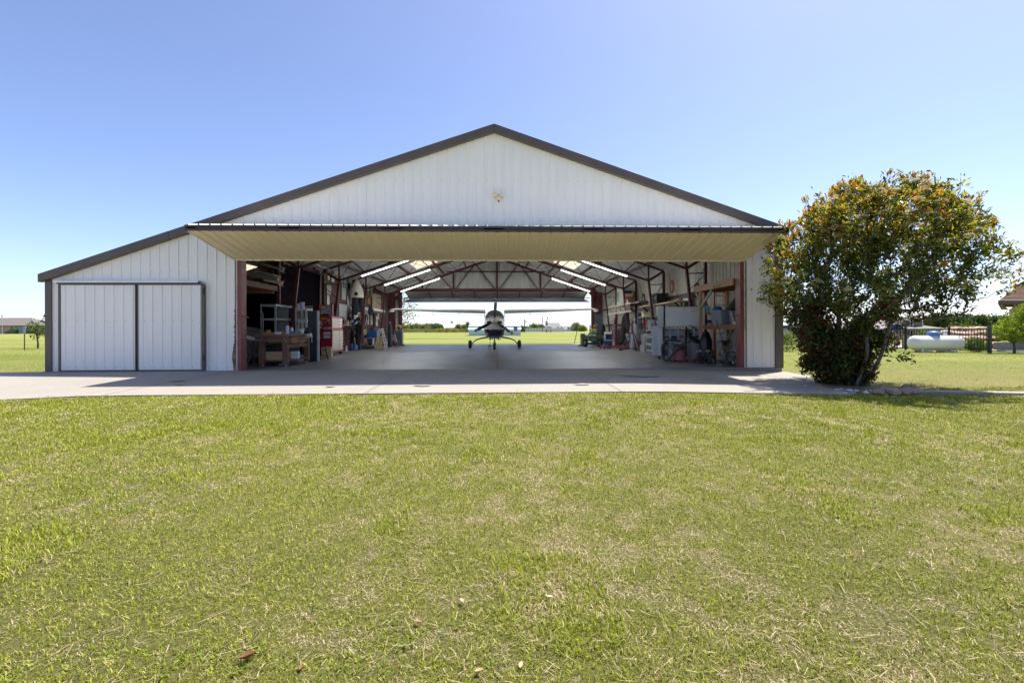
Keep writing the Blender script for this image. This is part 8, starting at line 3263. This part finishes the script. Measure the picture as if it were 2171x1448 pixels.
for i, (u, v, Y, w_, h, lab) in enumerate(((1968, 702, 27.5, .8, 1.15, 'green shrub behind the propane tank dome'), (2045, 692, 29, 1.5, 1.6, 'broad green shrub on the rock mound beyond the fence'), (2075, 703, 29.5, 1.2, 1.2, 'dark green shrub at the back of the rock mound'))):
    x = at(u, 700, Y).x
    tree('mound_shrub', lab, 'bush', (x, Y, zg(x, Y)), [((-w_ * .3, 0, h * .55), (w_ * .55, .5, h * .45)), ((w_ * .3, 0, h * .6), (w_ * .55, .5, h * .4))], 900, .11, (.05, .11, .015), (.2, .27, .04), 64 + i, None)
# rock garden
rr = random.Random(17)
ROCKM = mat('tan_rock', (.36, .26, .19), .9, 0, .3, 3, bump=.7, bscale=9, dirt=(.2, .13, .09), dscale=2)
ROCKL = mat('pale_rock', (.48, .38, .29), .9, 0, .25, 3, bump=.7, bscale=9)
k = 0
rowsk = [(1975, 2135, 737, 26.0, .18, 9), (1985, 2130, 725, 26.6, .55, 9), (2000, 2120, 714, 27.2, .85, 7), (2015, 2090, 706, 27.8, 1.1, 5)]
for u0, u1, v, Y, z, n in rowsk:
    for j in range(n):
        u = u0 + (u1 - u0) * (j + .5) / n
        x = at(u, 700, Y).x
        sx_, sy_, sz_ = rr.uniform(.32, .6), rr.uniform(.3, .5), rr.uniform(.11, .2)
        mb = MB().ball((0, 0, 0), (sx_, sy_, sz_), 10, 6).jitter(.05, k)
        if z > .3:
            pass
        solo(mb, 'garden_rock', ROCKM if rr.random() < .6 else ROCKL, f'flat tan boulder in the {("bottom", "second", "third", "top")[rowsk.index((u0, u1, v, Y, z, n))]} tier of the rock mound', 'rock', (x, Y, zg(x, Y) + z), rr.uniform(-.3, .3), 'boulders of the rock mound beyond the fence', smooth=35)
        k += 1
p = FY(2122, 742)
for i, (dx, lab) in enumerate(((-.25, 'brown boulder right of the last fence post'), (.25, 'squarish brown boulder by the house terrace'))):
    mb = MB().ball((0, 0, .2), (.28, .3, .22), 9, 6).jitter(.05, 40 + i)
    solo(mb, 'edge_boulder', ROCKM, lab, 'rock', (p.x + dx, p.y + .9, zg(p.x, p.y)), smooth=35)
mb = MB()
x0 = at(1905, 700, 27).x
mb.span((x0, 26.0, -.3), (x0 + 9, 31, zg(x0 + 4, 28) + .03))
struct(mb, 'patio_paving', mat('terrace_stone', (.45, .40, .35), .85, 0, .15, 2, dirt=(.3, .24, .2), damt=.5))
mb = MB().box((0, 0, .35), (1.6, .3, .7))
p = at(1930, 720, 26.5)
solo(mb, 'garden_wall', mat('stone_wall', (.34, .26, .2), .9, 0, .4, 4, bump=.6), 'low brown stone wall behind the fence left of the tank', 'wall', (p.x + .3, 26.4, zg(p.x, 26.4)), bevel=.02)

# person in the blue shirt, back to the camera
PYY = 25.4
px_ = at(1901, 690, PYY).x
g = zg(px_, PYY)
pe = thing('person', 'person in a royal blue T-shirt and pale cap walking away beyond the fence', 'person', (px_, PYY, g))
SK = mat('skin', (.46, .27, .19), .6)


def skin_body(verts, edges, name, m, sub=2):
    me = bpy.data.meshes.new(name)
    me.from_pydata([v[:3] for v in verts], edges, [])
    o = bpy.data.objects.new(name, me)
    COL.objects.link(o)
    o.modifiers.new('skin', 'SKIN').use_smooth_shade = True
    me.skin_vertices.new() if not me.skin_vertices else None
    for i, v in enumerate(verts):
        me.skin_vertices[0].data[i].radius = (v[3], v[4] if len(v) > 4 else v[3])
    me.skin_vertices[0].data[0].use_root = True
    s_ = o.modifiers.new('sub', 'SUBSURF')
    s_.levels = s_.render_levels = sub
    me.materials.append(m)
    return o


HT = at(1901, 676, PYY).z - g
k = HT / 1.75
V_ = [(0, 0, .95, .13, .10), (0, 0, 1.12, .135, .1), (0, .01, 1.30, .15, .11), (0, 0, 1.43, .12, .085), (0, -.0, 1.50, .052), (0, -.02, 1.58, .07, .08), (0, -.025, 1.66, .078, .092), (0, -.02, 1.72, .06, .07),
      (-.19, 0, 1.41, .065), (-.255, .02, 1.16, .045), (-.26, -.05, .92, .033), (-.26, -.07, .83, .03, .04), (.19, 0, 1.41, .065), (.265, .02, 1.16, .045), (.275, -.03, .92, .033), (.275, -.05, .83, .03, .04),
      (-.09, 0, .86, .10), (-.10, -.03, .48, .065), (-.10, .02, .10, .042), (-.11, -.08, .04, .035), (.09, 0, .86, .10), (.10, .06, .48, .065), (.10, .10, .10, .042), (.11, .0, .04, .035)]
E_ = [(0, 1), (1, 2), (2, 3), (3, 4), (4, 5), (5, 6), (6, 7), (3, 8), (8, 9), (9, 10), (10, 11), (3, 12), (12, 13), (13, 14), (14, 15), (0, 16), (16, 17), (17, 18), (18, 19), (0, 20), (20, 21), (21, 22), (22, 23)]
V_ = [tuple(q * k for q in v) for v in V_]
bo = skin_body(V_, E_, 'body', SK)
bo.parent = pe
SHV = [(0, 0, .90, .16, .125), (0, 0, 1.12, .165, .125), (0, .01, 1.30, .178, .13), (0, 0, 1.42, .13, .098), (-.185, 0, 1.40, .085), (-.245, .015, 1.22, .075), (.185, 0, 1.40, .085), (.25, .015, 1.22, .075)]
sh_ = skin_body([tuple(q * k for q in v) for v in SHV], [(0, 1), (1, 2), (2, 3), (3, 4), (4, 5), (3, 6), (6, 7)], 'shirt', mat('royal_blue_cloth', (.008, .11, .55), .8))
sh_.parent = pe
TRV = [(0, 0, .95, .135, .105), (0, 0, .88, .15, .115), (-.09, 0, .82, .11), (-.10, -.03, .5, .085), (.09, 0, .82, .11), (.10, .05, .5, .085)]
tr_ = skin_body([tuple(q * k for q in v) for v in TRV], [(0, 1), (1, 2), (2, 3), (1, 4), (4, 5)], 'shorts', mat('khaki_cloth', (.3, .25, .18), .85))
tr_.parent = pe
mb = MB().ball((0, -.02 * k, 1.68 * k), (.088 * k, .10 * k, .08 * k), 14, 8)
mb.v = [(x, y, max(z, 1.665 * k)) for x, y, z in mb.v]
mb.box((0, .13 * k, 1.675 * k), (.13 * k, .1 * k, .012))
mb.build('cap', mat('cap_grey', (.42, .40, .38), .8), pe, smooth=50)
mb = MB()
for sx in (-1, 1):
    mb.ball((sx * .088 * k, -.02 * k, 1.62 * k), (.014 * k, .02 * k, .03 * k), 8, 5)
mb.build('ear', SK, pe, smooth=60)
mb = MB().ball((0, -.035 * k, 1.63 * k), (.081 * k, .085 * k, .05 * k), 12, 6)
mb.build('hair', mat('hair_grey_brown', (.16, .12, .1), .8), pe, smooth=60)
for sx in (-1, 1):       # hands: palm, four curled fingers and a thumb
    base = Vector((sx * .268 * k, -.05 * k, .84 * k))
    vs, es = [(base.x, base.y, base.z, .026, .018), (base.x, base.y - .005, base.z - .07, .03, .016)], [(0, 1)]
    for f, (oy, ln) in enumerate(((-.026, .07), (-.009, .08), (.009, .075), (.026, .058))):
        i0 = len(vs)
        vs += [(base.x, base.y + oy, base.z - .085, .0095), (base.x - sx * .008, base.y + oy, base.z - .085 - ln * .55, .0085), (base.x - sx * .028, base.y + oy, base.z - .085 - ln, .007)]
        es += [(1, i0), (i0, i0 + 1), (i0 + 1, i0 + 2)]
    i0 = len(vs)
    vs += [(base.x - sx * .01, base.y - .04, base.z - .045, .010), (base.x - sx * .025, base.y - .055, base.z - .085, .008)]
    es += [(0, i0), (i0, i0 + 1)]
    h_ = skin_body(vs, es, 'hand', SK, 1)
    h_.parent = pe
for sx, dy in ((-1, -.04), (1, .06)):
    MB().ball((sx * .105 * k, dy + .03, .045), (.05, .13, .05), 10, 6).build('shoe', mat('shoe_white', (.5, .5, .5), .7), pe, smooth=50)

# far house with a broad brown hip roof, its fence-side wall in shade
YR = 46.
x0, x1 = at(1868, 700, YR).x, at(1962, 700, YR).x
g = zg(x0, YR)
hr = thing('bungalow', 'bungalow with a broad mauve-brown hip roof beyond the iron fence', 'house', ((x0 + x1) / 2, YR, g))
hw = (x1 - x0) / 2
ze, zp = at(1940, 697, YR - 1).z - g, at(1925, 674, YR + 4).z - g
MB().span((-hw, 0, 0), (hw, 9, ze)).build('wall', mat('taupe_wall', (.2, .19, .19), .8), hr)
hip_roof(MB(), -hw, hw, 0, 9, ze, zp - ze, 1.2).build('roof', shingle_mat('mauve_brown_shingle', (.19, .16, .15)), hr)
windows(hr, [(hw * .1, -.05, 1.2, 1.3, 1.5), (hw * .55, -.05, 1.2, 1.2, 1.5), (-hw * .4, -.05, 1.2, 1.3, 1.5)], mat('white_trim_dull', (.5, .5, .5), .6))
# row of trees behind
for i, (u, v, wpx) in enumerate(((1900, 668, 30), (1935, 672, 34), (1965, 672, 36), (1992, 665, 34), (2020, 663, 38), (2048, 664, 34), (2076, 667, 36), (2102, 668, 34), (2128, 668, 34), (1878, 672, 26), (2155, 669, 34))):
    Y = 74 + 5 * (i % 3)
    x = at(u, 700, Y).x
    g = zg(x, Y)
    H = at(u, v, Y).z - g
    w_ = wpx * Y / 965 * .62
    tree('row_tree', 'dense dark green tree in the row beyond the bungalow, ' + ['behind the roof left slope', 'behind the roof peak', 'above the roof right slope', 'over the roof end', 'tallest, over the propane tank', 'above the rock mound', 'right of the rock mound', 'above the last fence post', 'behind the yellow-green tree', 'farthest left, beside the person', 'nearest the shingled house'][i], 'tree', (x, Y, g),
         [((-w_ * .4, 0, H * .55), (w_ * .6, w_ * .6, H * .42)), ((w_ * .4, 0, H * .52), (w_ * .6, w_ * .6, H * .42)), ((0, -.3, H * .75), (w_ * .55, w_ * .5, H * .25)), ((0, 0, H * .3), (w_ * .6, w_ * .6, H * .3))], 1500, .34, (.028, .06, .016), (.09, .14, .035), 120 + i, (.16, H * .4), 'dark green trees beyond the bungalow')
# shingled house at the right edge
YE = 22.5
xe = at(2117.5, 640, YE).x
g = zg(xe, YE)
he = thing('shingle_house', 'stone house with a brown shingled roof at the right edge', 'house', (xe, YE, g))
ze = at(2120, 637, YE).z - g
zp = at(2171, 595, YE).z - g
dxr = at(2171, 595, YE).x - xe
BRSH = shingle_mat('brown_shingle', (.27, .165, .105))
# plan with a splayed corner: the near side wall runs off along the line of sight
EX = [Vector((0, 0, 0)), Vector((9, 0, 0)), Vector((16, 9, 0)), Vector((8.2, 7.0, 0))]
best = None
for k1 in range(5, 90):
    s_ = k1 * .02
    for k2 in range(1, 400):
        q = Vector((xe, YE, g + ze)) + Vector((.9, .42, s_)) * (k2 * .02)
        zc_ = q.x * math.sin(YAW) + q.y * math.cos(YAW)
        u = U0 + FPX * (q.x * math.cos(YAW) - q.y * math.sin(YAW)) / zc_
        if u >= 2171:
            v = horizon(u) - FPX * (q.z - CAMZ) / zc_
            if best is None or abs(v - 595) < best[0]:
                best = (abs(v - 595), s_)
            break
AP = Vector((.9, .42, best[1])) * 6.5 + Vector((0, 0, ze))
E4 = [p + Vector((0, 0, ze)) for p in EX]
mb = MB().add(E4 + [AP], [(0, 1, 4), (1, 2, 4), (2, 3, 4), (3, 0, 4)])
o = mb.build('roof', BRSH, he)
mb = MB()
for kk in range(1, 30):       # shingle courses
    f = kk / 30
    p0, p1, p3 = (e.lerp(AP, f) + Vector((0, -.01, .006)) for e in (E4[0], E4[1], E4[3]))
    mb.bar(p0, p1, .03, .018)
    mb.bar(p0, p3, .03, .018)
mb.build('shingle_course', BRSH, o)
mb = MB()
for p0, p1 in ((EX[0], EX[1]), (EX[0], EX[3])):
    mb.bar(p0 + Vector((0, 0, ze - .09)), p1 + Vector((0, 0, ze - .09)), .05, .18)
inn = [Vector((1.1, .75, 0)), Vector((9, .75, 0)), Vector((14, 8, 0)), Vector((8.6, 6.9, 0))]
mb.loft([[p + Vector((0, 0, ze - .19)) for p in EX], [p + Vector((0, 0, ze - .19)) for p in inn]], caps=False)
mb.build('eaves', mat('dark_eave', (.09, .06, .05), .6), he)
xw = at(2154, 660, YE + .9).x - xe
inn[0].x, inn[0].y = xw, .9
MB().loft([inn, [p + Vector((0, 0, ze - .19)) for p in inn]]).build('wall', mat('house_stone', (.22, .13, .1), .85, 0, .35, 3, bump=.5), he)
xb = at(2131, 730, YE + .2).x - xe
mb = MB()
for kk in range(5):
    mb.span((xb + kk * .55, .2, 0), (xb + kk * .55 + .53, .75, .42), m=kk % 2)
mb.build('stone_plinth', [mat('plinth_grey', (.3, .26, .23), .9, 0, .2, 3, bump=.4), mat('plinth_brown', (.24, .18, .15), .9, 0, .2, 3, bump=.4)], he)
mb = MB().span((xb - 1.2, -.9, -.2), (9, .15, .05))
mb.v = [(x + xe, y + YE, z + g) for x, y, z in mb.v]
struct(mb, 'terrace_path', mat('terrace_stone', (.45, .40, .35), .85))
# yellow-green tree before it
p = at(2150, 720, 20.6)
tree('acacia_tree', 'bright yellow-green feathery tree before the shingled house', 'tree', (p.x, 20.6, zg(p.x, 20.6)), [((-.55, 0, 1.0), (.6, .55, .34)), ((.1, 0, .85), (.7, .6, .42)), ((.5, 0, 1.25), (.75, .6, .55)), ((-.15, .1, 1.35), (.42, .4, .30)), ((.75, 0, 1.95), (.5, .5, .42)), ((.35, 0, 1.75), (.3, .3, .2)), ((-1.05, 0, 1.02), (.3, .3, .12)), ((-.32, 0, 1.75), (.1, .1, .22))], 5200, .085, (.13, .20, .012), (.36, .42, .03), 9, (.05, .7), limbs=8)
# distant hangar and shed seen beside the hangar's corner
YD = 62.
x0, x1 = at(1671, 700, YD).x, at(1728, 700, YD).x
g = zg(x0, YD)
dh = thing('white_hangar', 'far white gabled hangar seen between the corner trim and the shrub', 'hangar', ((x0 + x1) / 2, YD, g))
hw = (x1 - x0) / 2
ze, zp = at(1680, 691, YD).z - g, at(1700, 682.5, YD).z - g
mb = MB()
mb.prism([(-hw, 0), (hw, 0), (hw, ze), (0, zp), (-hw, ze)], 0, 8)
mb.build('wall', mat('far_white_steel', (.66, .70, .78), .5), dh)
mb = MB()
mb.loft([[(-hw - .15, y, ze - .02), (0, y, zp + .06), (hw + .15, y, ze - .02)] for y in (-.25, 8.2)], closed=False, caps=False)
mb.build('roof', mat('far_white_steel', (.66, .70, .78), .5), dh)
z = at(1690, 696, YD).z - g
mb = MB()
for kk in range(4):
    mb.span((-hw + .25 + kk * (hw * 2 - .5) / 4 + .04, -.03, z - .2), (-hw + .25 + (kk + 1) * (hw * 2 - .5) / 4 - .04, -.005, z + .12))
mb.build('window_band', mat('band_grey', (.28, .30, .32), .4), dh)
x0, x1 = at(1630, 700, YD - 2).x, at(1671, 700, YD - 2).x
ds = thing('store_shed', 'far beige shed with a dark flat roof and small red lettering', 'shed', ((x0 + x1) / 2, YD - 2, g))
hw = (x1 - x0) / 2
zc = at(1660, 695.5, YD - 2).z - g
ztp = at(1660, 689.5, YD - 2).z - g
MB().span((-hw, 0, 0), (hw, 6, zc)).build('wall', mat('beige_siding', (.52, .47, .42), .7), ds)
MB().span((-hw - .2, -.3, zc + .003), (hw + .2, 6.2, ztp)).build('roof', mat('dark_fascia', (.10, .075, .08), .6), ds)
mb = MB()
xl = at(1658.5, 700, YD - 2).x - (x0 + x1) / 2
for kk in range(4):
    mb.box((xl + .1 + kk * .12, -.01, zc - .3), (.075, .02, .13))
mb.build('red_lettering', mat('sign_red', (.5, .08, .06), .5), ds)
# blue car beyond the fence there, and its shade-dark grill bench
p = at(1664, 706, 40)
cr_ = thing('parked_car', 'dark blue car parked beyond the iron fence near the hangar corner', 'car', (p.x + .9, 40, zg(p.x, 40)))
CB = mat('car_blue', (.02, .04, .12), .25)
mb = MB()
mb.loft([[(x, y, z) for x, z in ((-2.0, .3), (-2.05, .6), (-1.3, .72), (-.7, 1.15), (.7, 1.18), (1.3, .75), (2.05, .65), (2.0, .3))] for y in (-.8, .8)])
mb.build('body', CB, cr_, bevel=.05)
for sx in (-1.25, 1.25):
    for y in (-.78, .78):
        MB().cyl((sx, y - .1, .3), (sx, y + .1, .3), .3, n=16).build('wheel', RUBBER, cr_)
mb = MB()
for y in (-.81, .81):
    mb.box((-.0, y, .95), (1.3, .012, .26))
mb.build('window', GLASSD, cr_)
